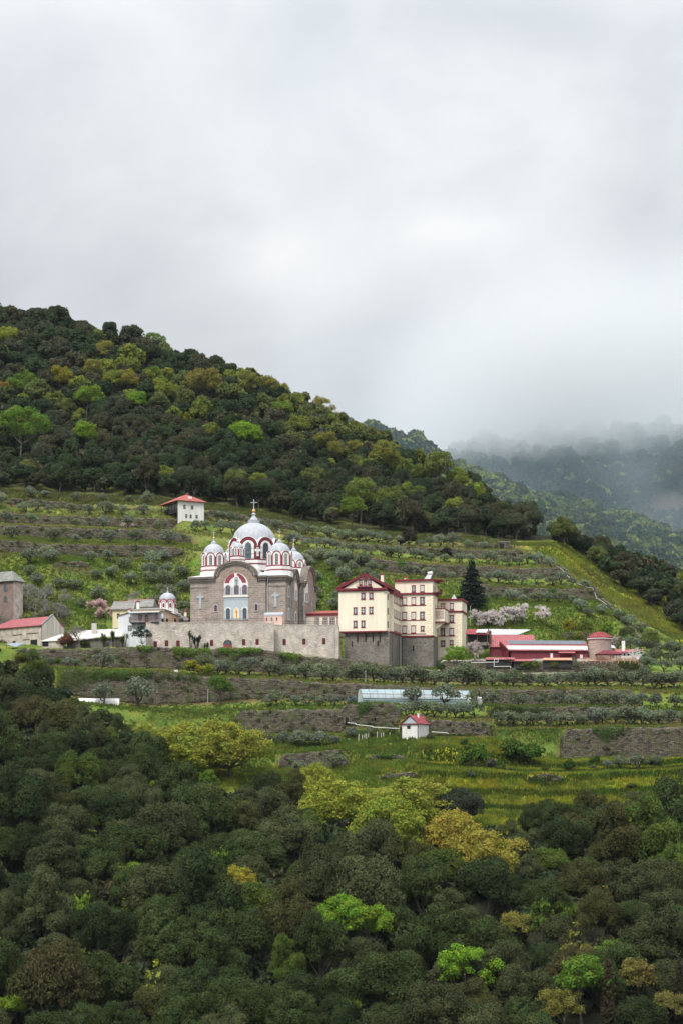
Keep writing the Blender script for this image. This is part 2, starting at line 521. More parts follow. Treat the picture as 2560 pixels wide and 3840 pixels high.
# ------------------------------------------------------------------ the land
# Each terrace edge: distance, height of its lip and foot along the hillside (measured in the photograph), stretches with a stone wall.
LINES = [
    dict(n='T7', D=505, top=[(-500, 2880), (0, 2930), (600, 2990), (1000, 3010), (1600, 3010), (2000, 3025), (2341, 3015), (2415, 3003), (2560, 2990)], dh=22, walls=[(2250, 2430)]),
    dict(n='T75', D=510.5, top=[(-500, 2850), (0, 2900), (600, 2950), (1000, 2962), (1600, 2950), (1850, 2962), (2096, 2966), (2300, 2960), (2560, 2945)], dh=24, walls=[]),
    dict(n='T6', D=516, top=[(-500, 2800), (0, 2850), (600, 2900), (939, 2908), (1280, 2905), (1606, 2893), (2096, 2909), (2300, 2900), (2560, 2890)], dh=22, walls=[(1430, 1560), (1985, 2110)]),
    dict(n='T65', D=522, top=[(-500, 2770), (0, 2815), (600, 2868), (939, 2898), (1280, 2890), (1530, 2858), (1606, 2866), (1900, 2886), (2096, 2897), (2300, 2886), (2560, 2878)], dh=9, walls=[]),
    dict(n='T5', D=528, top=[(-500, 2720), (0, 2775), (600, 2830), (939, 2835), (1280, 2812), (1386, 2829), (1517, 2832), (1532, 2800), (1650, 2800), (1720, 2806), (1900, 2830), (2000, 2862), (2100, 2868), (2560, 2850)],
         bot=[(-500, 2740), (0, 2795), (939, 2890), (1280, 2880), (1386, 2852), (1650, 2862), (1900, 2880), (2100, 2890), (2560, 2872)], walls=[(1050, 1300), (1386, 1517)]),
    dict(n='T4', D=541, top=[(-500, 2630), (0, 2690), (560, 2750), (900, 2770), (1280, 2762), (1490, 2752), (1500, 2697), (1640, 2699), (1838, 2711), (1848, 2742), (2178, 2733), (2560, 2724)],
         bot=[(-500, 2650), (0, 2710), (900, 2795), (1280, 2785), (1490, 2757), (1838, 2757), (1880, 2790), (1960, 2835), (2100, 2845), (2560, 2848)], walls=[(1498, 1842), (2100, 2620)]),
    dict(n='T3', D=554, top=[(-500, 2530), (0, 2590), (300, 2640), (563, 2668), (900, 2668), (1280, 2657), (1300, 2642), (1490, 2641), (1500, 2648), (1770, 2650), (2178, 2650), (2560, 2668)],
         bot=[(-500, 2560), (0, 2620), (563, 2720), (900, 2751), (1280, 2745), (1300, 2722), (1490, 2722), (1520, 2690), (1770, 2690), (2178, 2700), (2560, 2700)], walls=[(880, 1500), (1840, 2620)]),
    dict(n='T2', D=568, top=[(-500, 2470), (0, 2500), (171, 2506), (531, 2518), (800, 2539), (1045, 2551), (1280, 2563), (1770, 2586), (2178, 2586), (2374, 2590), (2560, 2601)],
         bot=[(-500, 2500), (0, 2535), (250, 2605), (571, 2645), (898, 2622), (1045, 2616), (1280, 2625), (1350, 2640), (1770, 2644), (2178, 2644), (2560, 2640)], walls=[(230, 2385)]),
    dict(n='T1', D=583, top=[(-500, 2445), (57, 2438), (514, 2428), (980, 2437), (1143, 2461), (1303, 2473), (1478, 2498), (1642, 2517), (1770, 2527), (2178, 2527), (2560, 2520)],
         bot=[(-500, 2490), (57, 2490), (514, 2505), (980, 2520), (1143, 2535), (1478, 2550), (1770, 2558), (2560, 2556)], walls=[(60, 2620)]),
    dict(n='T0', D=592.5, top=[(-500, 2418), (0, 2425), (540, 2424), (550, 2342), (1268, 2342), (1276, 2484), (1500, 2502), (1642, 2518), (1652, 2480), (2390, 2480), (2430, 2495), (2560, 2490)],
         bot=[(-500, 2428), (540, 2428), (550, 2428), (980, 2437), (1268, 2470), (1276, 2488), (1500, 2506), (1640, 2522), (1660, 2524), (2390, 2520), (2560, 2505)], walls=[(1648, 2395)]),
    dict(n='M', D=626, top=[(-500, 2230), (0, 2222), (120, 2232), (250, 2285), (480, 2320), (550, 2376), (1262, 2376), (1276, 2500), (1640, 2505), (1660, 2470), (1760, 2450), (2100, 2425), (2227, 2420), (2400, 2450), (2560, 2465)], dh=3, walls=[]),
    dict(n='U6', D=640, top=[(-500, 2200), (0, 2232), (500, 2290), (700, 2300), (1100, 2310), (1280, 2310), (1700, 2356), (2035, 2344), (2106, 2370), (2227, 2376), (2400, 2420), (2560, 2450)], dh=16, walls=[(2106, 2210), (1120, 1275)]),
    dict(n='U5', D=656, top=[(-500, 2130), (0, 2158), (210, 2107), (330, 2108), (480, 2170), (680, 2195), (1100, 2230), (1300, 2212), (1600, 2243), (1865, 2259), (2177, 2273), (2300, 2318), (2450, 2390), (2560, 2425)],
         bot=[(-500, 2145), (0, 2172), (210, 2122), (330, 2123), (480, 2185), (680, 2208), (1100, 2245), (1300, 2226), (1600, 2257), (1865, 2275), (2177, 2290), (2300, 2326), (2450, 2396), (2560, 2430)], walls=[(205, 335)]),
    dict(n='U4', D=672, top=[(-500, 2015), (0, 2028), (204, 2040), (367, 2046), (640, 2048), (860, 2085), (1100, 2130), (1371, 2147), (1657, 2176), (1810, 2191), (1974, 2207), (2227, 2213), (2300, 2262), (2420, 2345), (2560, 2400)],
         bot=[(-500, 2060), (0, 2070), (367, 2088), (640, 2086), (690, 2075), (860, 2100), (1371, 2162), (1657, 2190), (1780, 2215), (1810, 2235), (1974, 2248), (2240, 2252), (2300, 2272), (2420, 2352), (2560, 2405)], walls=[(-60, 690), (1785, 2245)]),
    dict(n='U3', D=688, top=[(-500, 1960), (0, 1971), (204, 1977), (367, 1983), (640, 1995), (860, 2017), (1197, 2067), (1308, 2083), (1488, 2106), (1706, 2120), (1860, 2132), (2090, 2130), (2150, 2168), (2300, 2260), (2450, 2335), (2560, 2382)],
         bot=[(-500, 2005), (0, 2012), (367, 2024), (640, 2032), (860, 2050), (1197, 2092), (1400, 2138), (1660, 2166), (1860, 2166), (2090, 2160), (2150, 2180), (2300, 2268), (2450, 2342), (2560, 2388)], walls=[(-60, 715), (1200, 2115)]),
    dict(n='U2', D=704, top=[(-500, 1915), (0, 1922), (204, 1935), (367, 1942), (640, 1944), (820, 1972), (1037, 2000), (1294, 2033), (1536, 2054), (1860, 2064), (1936, 2064), (2000, 2088), (2150, 2142), (2300, 2232), (2450, 2308), (2560, 2350)],
         bot=[(-500, 1950), (0, 1958), (367, 1974), (640, 1984), (655, 1976), (672, 1954), (765, 1966), (795, 1986), (820, 1990), (1037, 2012), (1294, 2048), (1536, 2070), (1700, 2090), (1936, 2086), (2000, 2098), (2150, 2150), (2300, 2240), (2560, 2356)], walls=[(-60, 670), (1100, 1960)]),
    dict(n='U1', D=716, top=[(-500, 1855), (0, 1866), (300, 1888), (600, 1895), (766, 1911), (1000, 1945), (1101, 1966), (1300, 2005), (1600, 2030), (1900, 2040), (2080, 2048), (2200, 2150), (2300, 2206), (2560, 2305)], dh=20, walls=[(30, 330), (770, 1105), (1740, 1920)]),
    dict(n='E', D=730, top=[(-500, 1820), (0, 1838), (300, 1858), (600, 1868), (766, 1888), (1000, 1923), (1100, 1948), (1300, 1984), (1600, 2010), (1900, 2022), (2090, 2034), (2200, 2110), (2300, 2172), (2560, 2262)], dh=3, walls=[]),
]
RIDGE_Y = [(-500, 1100), (0, 1208), (250, 1258), (450, 1318), (640, 1368), (860, 1438), (1000, 1498), (1170, 1596), (1300, 1648), (1450, 1712), (1560, 1806), (1750, 1872), (1870, 1945), (1990, 2006), (2100, 2026), (2200, 2082), (2300, 2126), (2560, 2200), (3060, 2330)]
RIDGE_D = [(-500, 955), (0, 950), (1000, 905), (1500, 862), (1800, 812), (2000, 778), (2100, 768), (3060, 765)]


def itp(pts, x):
    a = np.array(pts, float)
    return np.interp(x, a[:, 0], a[:, 1])


cols = np.concatenate([np.arange(-6000.0, -520.0, 120.0), np.arange(-520.0, 3090.0, 10.0), np.arange(3090.0, 8700.0, 120.0)])
NC = len(cols)
jit = np.random.default_rng(3)


def wob(x, seed, amp, wl):
    r = np.random.default_rng(seed)
    out = np.zeros_like(x)
    for k in range(4):
        out += np.sin(x / wl * (1.7 ** k) * 2 * PI + r.uniform(0, 6.28)) / (1.5 ** k)
    return out * amp / 2


prof_D, prof_Y, prof_k = [], [], []      # per column, near to far: distance, photograph row, zone


def key(Darr, yarr, zone):
    prof_D.append(np.broadcast_to(np.asarray(Darr, float), (NC,)).copy())
    prof_Y.append(np.broadcast_to(np.asarray(yarr, float), (NC,)).copy())
    prof_k.append(zone)


def key_z(D, z, zone):
    key(D, YH - z / D * F, zone)


for D, z in ((4, -1.75), (25, -6), (60, -20), (120, -42), (200, -60), (330, -56)):
    key_z(D, z, 'wood')
key(370, 4040 + wob(cols, 1, 25, 500), 'wood')
key(400, 3740 + wob(cols, 2, 25, 400), 'wood')
key(440, 3400 + wob(cols, 3, 25, 350), 'wood')
key(480, itp([(-500, 3020), (0, 3060), (600, 3120), (1000, 3150), (1600, 3160), (2560, 3125)], cols) + wob(cols, 4, 15, 300), 'wood')
for L in LINES:
    if L['n'] == 'M':
        # level yard of the farm buildings on the left, before the bank behind them
        zt_, zm_ = (YH - itp(next(q for q in LINES if q['n'] == 'T0')['top'], cols)) / F * 592.5, (YH - itp(L['top'], cols)) / F * 626
        zB = zt_ + (zm_ - zt_) * .43
        zl = (YH - 2404) / F * 607
        key_z(607, np.where(cols < 545, zl, zB), 'flat_T0')
    w = wob(cols, hash(L['n']) % 97 if False else len(prof_D), 3.5, 420)
    L['x'] = cols
    L['ytop'] = itp(L['top'], cols) + (w if L['n'] not in ('T0',) else 0)
    L['ybot'] = (itp(L['bot'], cols) + w) if 'bot' in L else L['ytop'] + L['dh']
    inw = np.zeros(NC)
    for a, b in L['walls']:
        inw = np.maximum(inw, np.clip(1 - np.maximum(a - cols, cols - b) / 25.0, 0, 1))
    if L['n'] == 'T0':
        inw = np.maximum(inw, ((cols > 540) & (cols < 1700)).astype(float))
    L['inw'] = inw
    bank = 3.2 * (1 - inw) + .35
    if L['n'] in ('T1', 'T0'):
        bank = 2.0 * (1 - inw) + .35
    key(L['D'] - bank, L['ybot'], 'foot_' + L['n'])
    key(L['D'], L['ytop'], 'lip_' + L['n'])
yE = LINES[-1]['ytop']
rD, rY = itp(RIDGE_D, cols), itp(RIDGE_Y, cols) + wob(cols, 41, 8, 300)
for t, e in ((.12, .10), (.3, .32), (.5, .55), (.7, .78), (.86, .93)):
    key(730 + (rD - 730) * t, yE + (rY - yE) * e + wob(cols, int(t * 100), 5, 380), 'hill')
key(rD, rY, 'hill')
zr = (YH - rY) / F * rD
for dd, dz in ((30, -6), (90, -35), (220, -100), (420, -150)):
    key(rD + dd, YH - (zr + dz) / (rD + dd) * F, 'hill')
KD = np.array(prof_D)
KZ = (YH - np.array(prof_Y)) / F * KD

# subdivide between the keys so that the ground can undulate
RD, RZ, RK = [], [], []
for i in range(len(KD) - 1):
    gap = float(np.mean(KD[i + 1] - KD[i]))
    n = 1 if gap < 4 else int(min(8, max(2, gap / 4)))
    for k in range(n):
        t = k / n
        RD.append(KD[i] + (KD[i + 1] - KD[i]) * t)
        z = KZ[i] + (KZ[i + 1] - KZ[i]) * t
        if 0 < k and prof_k[i][:3] in ('lip', 'woo', 'hil'):
            amp = .22 if prof_k[i][:3] == 'lip' else .7
            z = z + jit.normal(0, 1, NC) * amp * .35 + wob(cols, i * 13 + k, amp, 190)
        RZ.append(z)
        RK.append(prof_k[i] if k == 0 else ('flat_' + prof_k[i][4:] if prof_k[i][:3] == 'lip' else prof_k[i]))
RD.append(KD[-1]); RZ.append(KZ[-1]); RK.append('hill')
RD, RZ = np.array(RD), np.array(RZ)
NR = len(RD)


def ground_z(X, Y):
    px = X / Y * F + CX
    i = int(np.clip(np.searchsorted(cols, px) - 1, 0, NC - 2))
    t = min(1.0, max(0.0, (px - cols[i]) / (cols[i + 1] - cols[i])))
    return float(np.interp(Y, RD[:, i], RZ[:, i]) * (1 - t) + np.interp(Y, RD[:, i + 1], RZ[:, i + 1]) * t)


def at_D(px, D, dz=0.0):
    X = (px - CX) / F * D
    return Vector((X, D, ground_z(X, D) + dz))


def on_ground(px, py, Dmin=370.0, Dmax=1000.0):
    """The first point of the land that the photograph shows at a pixel."""
    i = int(np.argmin(np.abs(cols - px)))
    D, z = RD[:, i], RZ[:, i]
    y = YH - z / D * F
    for k in range(NR - 1):
        if D[k] < Dmin or D[k] > Dmax:
            continue
        if y[k] >= py > y[k + 1]:
            t = (y[k] - py) / (y[k] - y[k + 1])
            d = D[k] + (D[k + 1] - D[k]) * t
            return at_D(px, d)
    k = int(np.argmin(np.where((D >= Dmin) & (D <= Dmax), np.abs(y - py), 1e9)))
    return at_D(px, float(D[k]))


def in_px(v):
    return CX + v[0] / v[1] * F, YH - v[2] / v[1] * F


LINE = {L['n']: L for L in LINES}
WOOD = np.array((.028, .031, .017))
GRASS = np.array((.150, .190, .036))
LUSH = np.array((.090, .150, .026))
STRAW = np.array((.22, .19, .075))
YELLOW = np.array((.33, .335, .028))
EARTH = np.array((.15, .095, .06))
YARD = np.array((.30, .27, .23))
SCRUB = np.array((.085, .085, .04))


def wood_edge(px):
    """Row (photograph) of the ground where the lower wood stops."""
    return itp([(-500, 2500), (0, 2532), (163, 2582), (277, 2690), (457, 2775), (604, 2845), (653, 2925), (857, 2990), (1053, 3035), (1175, 3130), (1280, 3190), (1500, 3240), (1900, 3200), (1998, 3120), (2178, 3075), (2284, 3115), (2423, 3095), (2560, 3045), (3060, 3000)], px)


def oak_edge(px):
    """Row below which the oaks right of the flower strip do not grow."""
    return itp([(1995, 2040), (2100, 2052), (2200, 2100), (2300, 2192), (2400, 2255), (2480, 2310), (2560, 2380), (3060, 2600)], px)


tint = np.zeros((NR, NC, 3), np.float32)
fn = np.random.default_rng(11)
for r in range(NR):
    k = RK[r]
    py = YH - RZ[r] / RD[r] * F
    nz = np.clip(.5 + wob(cols, r * 7 + 5, .6, 260) + fn.normal(0, .18, NC), 0, 1)[:, None]
    base = GRASS * (1 - nz) + LUSH * nz
    line = k.split('_')[-1]
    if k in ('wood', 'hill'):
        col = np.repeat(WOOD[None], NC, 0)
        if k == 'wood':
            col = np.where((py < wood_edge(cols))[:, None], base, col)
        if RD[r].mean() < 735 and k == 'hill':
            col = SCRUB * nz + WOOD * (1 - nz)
    elif line in ('U2', 'U3', 'U4', 'U1') and k.startswith('lip'):
        col = base * .5 + STRAW * .5
    elif line in ('U1', 'E'):
        col = SCRUB * (1 - nz) + GRASS * .6 * nz
    elif line in ('T7', 'T75', 'T6', 'T65', 'T5'):
        yw = np.clip((cols - 1500) / 150, 0, 1)[:, None] * np.clip(.4 + wob(cols, r * 3 + 50, .8, 300), 0, 1)[:, None]
        col = base * (1 - yw) + YELLOW * yw
    elif line in ('T1', 'T0'):
        col = base * .5 + YARD * .35 if line == 'T1' else np.repeat(YARD[None], NC, 0)
        g = ((cols < 545) | (cols > 2400))[:, None]
        col = np.where(g, base, col)
    else:
        col = base
    if k.startswith('foot') and line not in ('T0',):
        e = LINE[line]['inw'][:, None]
        col = col * .85 * (1 - e) + EARTH * .8 * e
    strip = ((cols > 1925) & (py > 2030) & (py < oak_edge(cols) + 140) & (RD[r] > 640))[:, None]
    yy = np.clip(.45 + wob(cols, r + 400, .7, 130) + fn.normal(0, .2, NC), 0, 1)[:, None]
    right_of_wall = (cols > itp([(2030, 1936), (2105, 2090), (2150, 2140), (2205, 2240), (2260, 2310), (2320, 2385), (2420, 2560)], py))[:, None]
    flower = YELLOW * yy + GRASS * (1 - yy)
    bare = (fn.random(NC) < .22)[:, None]
    flower = np.where(bare & (py > 2120)[:, None], EARTH * .8 + GRASS * .2, flower)
    col = np.where(strip & right_of_wall, flower, col)
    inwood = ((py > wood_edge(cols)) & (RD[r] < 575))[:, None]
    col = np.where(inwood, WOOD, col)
    tint[r] = col
X = (cols[None] - CX) / F * RD
verts = np.stack([X, RD, RZ], -1).reshape(-1, 3)
idx = np.arange(NR * NC).reshape(NR, NC)
quads = np.stack([idx[:-1, :-1], idx[:-1, 1:], idx[1:, 1:], idx[1:, :-1]], -1).reshape(-1, 4)
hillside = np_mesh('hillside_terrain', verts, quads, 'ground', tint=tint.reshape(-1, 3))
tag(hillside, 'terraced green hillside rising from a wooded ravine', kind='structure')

# near bank under the camera, so that the land closes behind it
gx_, gy_ = np.meshgrid(np.linspace(-900, 900, 61), np.concatenate([np.linspace(-85, 4, 8), np.linspace(25, 330, 16)]))
nbz = np.interp(gy_, [-85, 4, 25, 60, 120, 200, 330], [14, -2.2, -6.6, -20.8, -43, -61, -58]) - .35 + 3.0 * np.sin(gx_ / 90.0) * np.clip(np.abs(gx_) / 200, 0, 1)
ii = np.arange(gx_.size).reshape(gx_.shape)
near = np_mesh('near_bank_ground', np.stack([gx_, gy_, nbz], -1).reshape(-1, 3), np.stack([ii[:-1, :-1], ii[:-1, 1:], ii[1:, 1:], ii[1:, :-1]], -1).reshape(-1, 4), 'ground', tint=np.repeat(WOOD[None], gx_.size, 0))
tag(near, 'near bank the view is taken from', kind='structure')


# ------------------------------------------------------------------ dry stone terrace walls
def terrace_wall(L, a, b, label, group='dry stone terrace walls', mat='dry_stone', thick=.8, dz=.04, seed=0, dtop=None, dbot=None):
    r = np.random.default_rng(seed + int(a) + 1000)
    xs = np.linspace(a, b, max(4, int((b - a) / 6)))
    D = L['D']
    zt = (YH - np.interp(xs, cols, L['ytop'])) / F * D + dz + r.normal(0, .05, len(xs))
    zb = (YH - np.interp(xs, cols, L['ybot'])) / F * (D - .35) - .7
    X = (xs - CX) / F * D
    te = np.clip(np.minimum(X - X[0], X[-1] - X) / 1.6, 0, 1) if L['n'] != 'T0' else 1.0
    zt = zb + (zt - zb) * (.72 + .28 * te) + np.cumsum(r.normal(0, .05, len(xs))) * .0 + wob(xs, seed + 3, .16, 90)
    xc, zc = X.mean(), zb.min()
    nr = 8
    ring = []
    for k in range(nr + 1):
        t = k / nr
        y = (D - thick - .12 * (1 - t)) + r.normal(0, .045, len(xs))
        ring.append(np.stack([X, y, zb + (zt - zb) * t], -1))
    ring.append(np.stack([X, np.full(len(xs), D + .12), zt + r.normal(0, .03, len(xs))], -1))
    ring.append(np.stack([X, np.full(len(xs), D + .12), zb], -1))
    V = np.array(ring)
    V = V - np.array((xc, D, zc))
    n = len(xs)
    R = len(ring)
    ii = np.arange(R * n).reshape(R, n)
    q = [ii[k, j:j + 2].tolist() + ii[(k + 1) % R, j:j + 2][::-1].tolist() for k in range(R) for j in range(n - 1)]
    o = np_mesh('terrace_wall', V.reshape(-1, 3), q, mat)
    me = o.data
    o.location = (xc, D, zc)
    tag(o, label, 'wall', group)
    return o


WALL_LABELS = {
    'T7': ['low dry stone edge at the foot of the yellow flower field'],
    'T6': ['short low dry stone ledge beside the big yellow-green tree', 'low overgrown stone ledge in the middle of the yellow flower field'],
    'T5': ['dry stone terrace wall behind the paler yellow-green tree', 'short low ruined stone ledge in the grass below the small hut'],
    'T4': ['curved dry stone wall right behind the small white hut', 'tall long dry stone wall above the yellow flower field'],
    'T3': ['dry stone wall with steps below the left half of the plastic greenhouse', 'low dry stone wall under the olives right of the greenhouse'],
    'T2': ['long ivy-hung dry stone wall behind the greenhouse'],
    'T1': ['longest grey dry stone retaining wall running below all the monastery buildings'],
    'T0': ['stone retaining wall directly beneath the red farm sheds and gazebo'],
    'U6': ['small grey stone wall on the grass above the solar-panel shed', 'stone wall behind the red-roofed link building'],
    'U5': ['tiny reddish stone ledge on the grass slope above the pink blossom tree'],
    'U4': ['third dry stone terrace wall from the wood on the slope above the chapel dome', 'dry stone wall just above the large white blossom trees'],
    'U3': ['second dry stone terrace wall from the wood left of the church domes', 'long tall dry stone wall on the slope above the cream building'],
    'U2': ['highest long dry stone wall reaching the foot of the white hillside house', 'low dry stone wall above the rows of olives under the wood'],
    'U1': ['broken stone wall patches along the wood edge above the topmost olive row', 'stone wall below the wood between the white house and the great dome', 'low ruined stone wall beside the dark stone shelter'],
}
for L in LINES:
    for (a, b), lab in zip(L['walls'], WALL_LABELS.get(L['n'], [])):
        terrace_wall(L, a, b, lab, seed=len(lab))


# the stone boundary wall that climbs beside the flower strip, with its pale pipe
bp = [(1936, 2062, 703), (2010, 2085, 699), (2060, 2102, 695), (2105, 2110, 691), (2140, 2150, 685), (2200, 2188, 678), (2245, 2212, 671), (2300, 2250, 662), (2345, 2288, 655), (2385, 2318, 648), (2440, 2352, 642)]
mb = MB()
pts = []
for (ax, ay, ad), (bx, by, bd) in zip(bp[:-1], bp[1:]):
    for t in np.linspace(0, 1, 6, endpoint=False):
        px, D = ax + (bx - ax) * t, ad + (bd - ad) * t
        pts.append(at_D(px, D))
org = pts[0].copy()
r_ = random.Random(5)
for p, q in zip(pts[:-1], pts[1:]):
    d = (q - p); d.z = 0
    d.normalize()
    sd = Vector((-d.y, d.x, 0)) * .45
    h = .9 + r_.uniform(-.25, .35)
    z0 = min(p.z, q.z)
    a_, b_ = p - org, q - org
    mb.add([a_ - sd, b_ - sd, b_ + sd, a_ + sd, a_ - sd + Vector((0, 0, h)), b_ - sd + Vector((0, 0, h)), b_ + sd + Vector((0, 0, h)), a_ + sd + Vector((0, 0, h))],
           [(0, 1, 5, 4), (3, 7, 6, 2), (4, 5, 6, 7), (0, 4, 7, 3), (1, 2, 6, 5)])
    for v in range(len(mb.v) - 8, len(mb.v) - 4):
        x, y, z = mb.v[v]
        mb.v[v] = (x, y, z - 1.2)
o = mb.build('boundary_wall', 'dry_stone')
o.location = org
tag(o, 'grey stepped boundary wall climbing beside the yellow flower strip', 'wall')
pipe = MB().tube([p - org + Vector((-.9, -1.2, .7)) for p in pts[16:42:2]], .05, 5).build('water_pipe', 'white_metal')
pipe.location = org
tag(pipe, 'thin pale pipe lying along the stepped boundary wall', 'pipe')

# ------------------------------------------------------------------ far hills
def far_land(name, c0, c1, dc, rows, label, colf, mat='far_ground', sub=6, amp=6.0, seed=1):
    xs = np.arange(c0, c1, dc, dtype=float)
    r = np.random.default_rng(seed)
    Ds, Zs = [], []
    for (D0, y0), (D1, y1) in zip(rows[:-1], rows[1:]):
        for k in range(sub):
            t = k / sub
            D = D0 + (D1 - D0) * t
            y = itp(y0, xs) * (1 - t) + itp(y1, xs) * t
            Ds.append(np.full(len(xs), D))
            Zs.append((YH - y) / F * D + wob(xs, seed * 50 + len(Ds), amp, 260) + r.normal(0, amp * .12, len(xs)))
    D1, y1 = rows[-1]
    Ds.append(np.full(len(xs), D1)); Zs.append((YH - itp(y1, xs)) / F * D1 + wob(xs, seed, amp, 220))
    Ds.append(Ds[-1] + 120); Zs.append(Zs[-1] - 70)
    Ds, Zs = np.array(Ds), np.array(Zs)
    X = (xs[None] - CX) / F * Ds
    V = np.stack([X, Ds, Zs], -1)
    T = np.array([[colf(xs[j], YH - Zs[i, j] / Ds[i, j] * F) for j in range(len(xs))] for i in range(len(Ds))])
    ii = np.arange(Ds.size).reshape(Ds.shape)
    q = np.stack([ii[:-1, :-1], ii[:-1, 1:], ii[1:, 1:], ii[1:, :-1]], -1).reshape(-1, 4)
    o = np_mesh(name, V.reshape(-1, 3), q, mat, tint=T.reshape(-1, 3), smooth=True)
    tag(o, label, kind='structure')
    return V


H2 = far_land('second_hill_terrain', 1150, 4200, 22, [
    (1230, [(1150, 2000), (1600, 2010), (1990, 2060), (2300, 2180), (2560, 2260), (3100, 2330)]),
    (1330, [(1150, 1850), (1450, 1790), (1700, 1880), (1990, 1950), (2300, 2060), (2560, 2130), (3100, 2200)]),
    (1440, [(1150, 1720), (1330, 1650), (1430, 1655), (1560, 1710), (1700, 1798), (1850, 1862), (2000, 1912), (2300, 1975), (2560, 2058), (3100, 2130)])],
    'second wooded spur in bluish haze', lambda x, y: WOOD * 1.0, seed=2, amp=5)


def slide(x, y):
    d = ((x - 2500) / 95) ** 2 + ((y - 1905) / 60) ** 2
    return np.array((.075, .055, .042)) if d < 1 + .5 * math.sin(x * .11) * math.sin(y * .13) else WOOD * .9


H3 = far_land('mountain_terrain', 1500, 4200, 14, [
    (2250, [(1500, 2150), (3200, 2250)]),
    (2420, [(1500, 1950), (1900, 1960), (2300, 1975), (2560, 2010), (3200, 2060)]),
    (2650, [(1500, 1870), (1750, 1810), (2100, 1780), (2560, 1800), (3200, 1760)]),
    (2950, [(1500, 1850), (1700, 1690), (1900, 1670), (2100, 1645), (2300, 1630), (2560, 1610), (3200, 1600)])],
    'mountainside with a bare landslip vanishing into low cloud', slide, seed=3, amp=14)

# ------------------------------------------------------------------ plants
def cards(pts, nrm, size, r, aspect=.75, jitter=.9, fold=0.0):
    """One small leaf-spray quad per point, turned about its outward direction."""
    n = len(pts)
    d = nrm + r.normal(0, jitter, (n, 3))
    d /= np.linalg.norm(d, axis=1)[:, None] + 1e-9
    t = np.cross(d, r.normal(0, 1, (n, 3)))
    t /= np.linalg.norm(t, axis=1)[:, None] + 1e-9
    b = np.cross(d, t)
    s = (size * r.uniform(.65, 1.35, n))[:, None]
    t, b = t * s * .5, b * s * .5 * aspect
    v = np.stack([pts - t, pts - b * .9, pts + t, pts + b * .9], 1)
    return v.reshape(-1, 3), np.arange(4 * n).reshape(-1, 4)


def sphere_pts(n, r):
    v = r.normal(0, 1, (n, 3))
    return v / np.linalg.norm(v, axis=1)[:, None]


def lumps(r, R, RZ_, nl, rmin, rmax, low=-.25, hollow=.72):
    d = []
    while len(d) < nl:
        v = sphere_pts(1, r)[0]
        if v[2] < low:
            continue
        d.append(v * r.uniform(hollow - .25, hollow + .12))
    d = np.array(d) * (R, R, RZ_)
    u = d / np.linalg.norm(d, axis=1)[:, None]
    f = np.ones(len(d))
    for _ in range(4):
        w = sphere_pts(1, r)[0]
        f += r.uniform(-.34, .34) * np.maximum(0, u @ w) ** 2
    return d * f[:, None], r.uniform(rmin, rmax, nl) * R * r.choice((.7, 1.0, 1.15), nl)


def crown_cards(seed, R, RZ_, hc, nl, ncard, size, rmin=.26, rmax=.42, low=-.3, depth=.30, core=True, hollow=.72, jitter=.8, ragged=.12):
    r = np.random.default_rng(seed)
    c, rad = lumps(r, R, RZ_, nl, rmin, rmax, low, hollow)
    w = rad ** 2
    k = r.choice(nl, int(ncard * 1.7), p=w / w.sum())
    n = sphere_pts(len(k), r)
    n[:, 2] = np.where((n[:, 2] < -.35), -n[:, 2], n[:, 2])
    p = c[k] + n * rad[k][:, None] * (1 - depth * r.random(len(k))[:, None] ** 2 + ragged * r.normal(0, 1, (len(k), 1)).clip(0, 2.5))
    dd = np.linalg.norm(p[:, None] - c[None], axis=2) / rad[None]
    dd[np.arange(len(k)), k] = 9
    ok = dd.min(1) > .80
    p, n = p[ok][:ncard], n[ok][:ncard]
    v, q = cards(p, n, size, r, jitter=jitter)
    if core:
        # inner leaf mass so that light does not run through the crown
        m = int(ncard * .12)
        kk = r.choice(nl, m, p=w / w.sum())
        pp = c[kk] * .82 + sphere_pts(m, r) * rad[kk][:, None] * .45
        v2, q2 = cards(pp, sphere_pts(m, r), size * 3.0, r, aspect=.95)
        q = np.vstack([q, q2 + len(v)])
        v = np.vstack([v, v2])
    v[:, 2] += hc
    return v, q, c + np.array((0, 0, hc)), rad


def trunk_mb(r, tips, r0, fork, base=-.8, bend=.25, n=6, through=None):
    """Tapered trunk that forks into a limb for each of the given crown clumps."""
    mb = MB()
    f = Vector((r.normal(0, bend), r.normal(0, bend), fork))
    mb.tube([(0, 0, base), (0, 0, 0), (f.x * .4, f.y * .4, fork * .55), f], [r0 * 1.35, r0 * 1.1, r0 * .85, r0 * .75], n)
    for t in tips:
        t = Vector(t)
        mid = f.lerp(t, .5) + Vector((r.normal(0, .2), r.normal(0, .2), -.12 * (t - f).length))
        mb.tube([f, mid, t], [r0 * .5, r0 * .32, r0 * .1], 5)
    return mb


def mesh_of(mb, name, mat):
    me = bpy.data.meshes.new(name)
    me.from_pydata(mb.v, [], mb.f)
    me.materials.append(M[mat])
    me.update()
    return me


def broadleaf(seed, R, RZ_, hc, nl, ncard, size, leafmat='leaf', bark='bark', r0=.28, fork=None, ntip=7, **kw):
    r = np.random.default_rng(seed + 500)
    v, q, c, rad = crown_cards(seed, R, RZ_, hc, nl, ncard, size, **kw)
    order = np.argsort(-rad)[:ntip]
    tr = trunk_mb(r, [tuple(c[i]) for i in order], r0, fork or max(.8, hc - RZ_ * .75))
    return mesh_of(tr, 'trunk', bark), np_mesh('crown', v, q, leafmat, link=False)


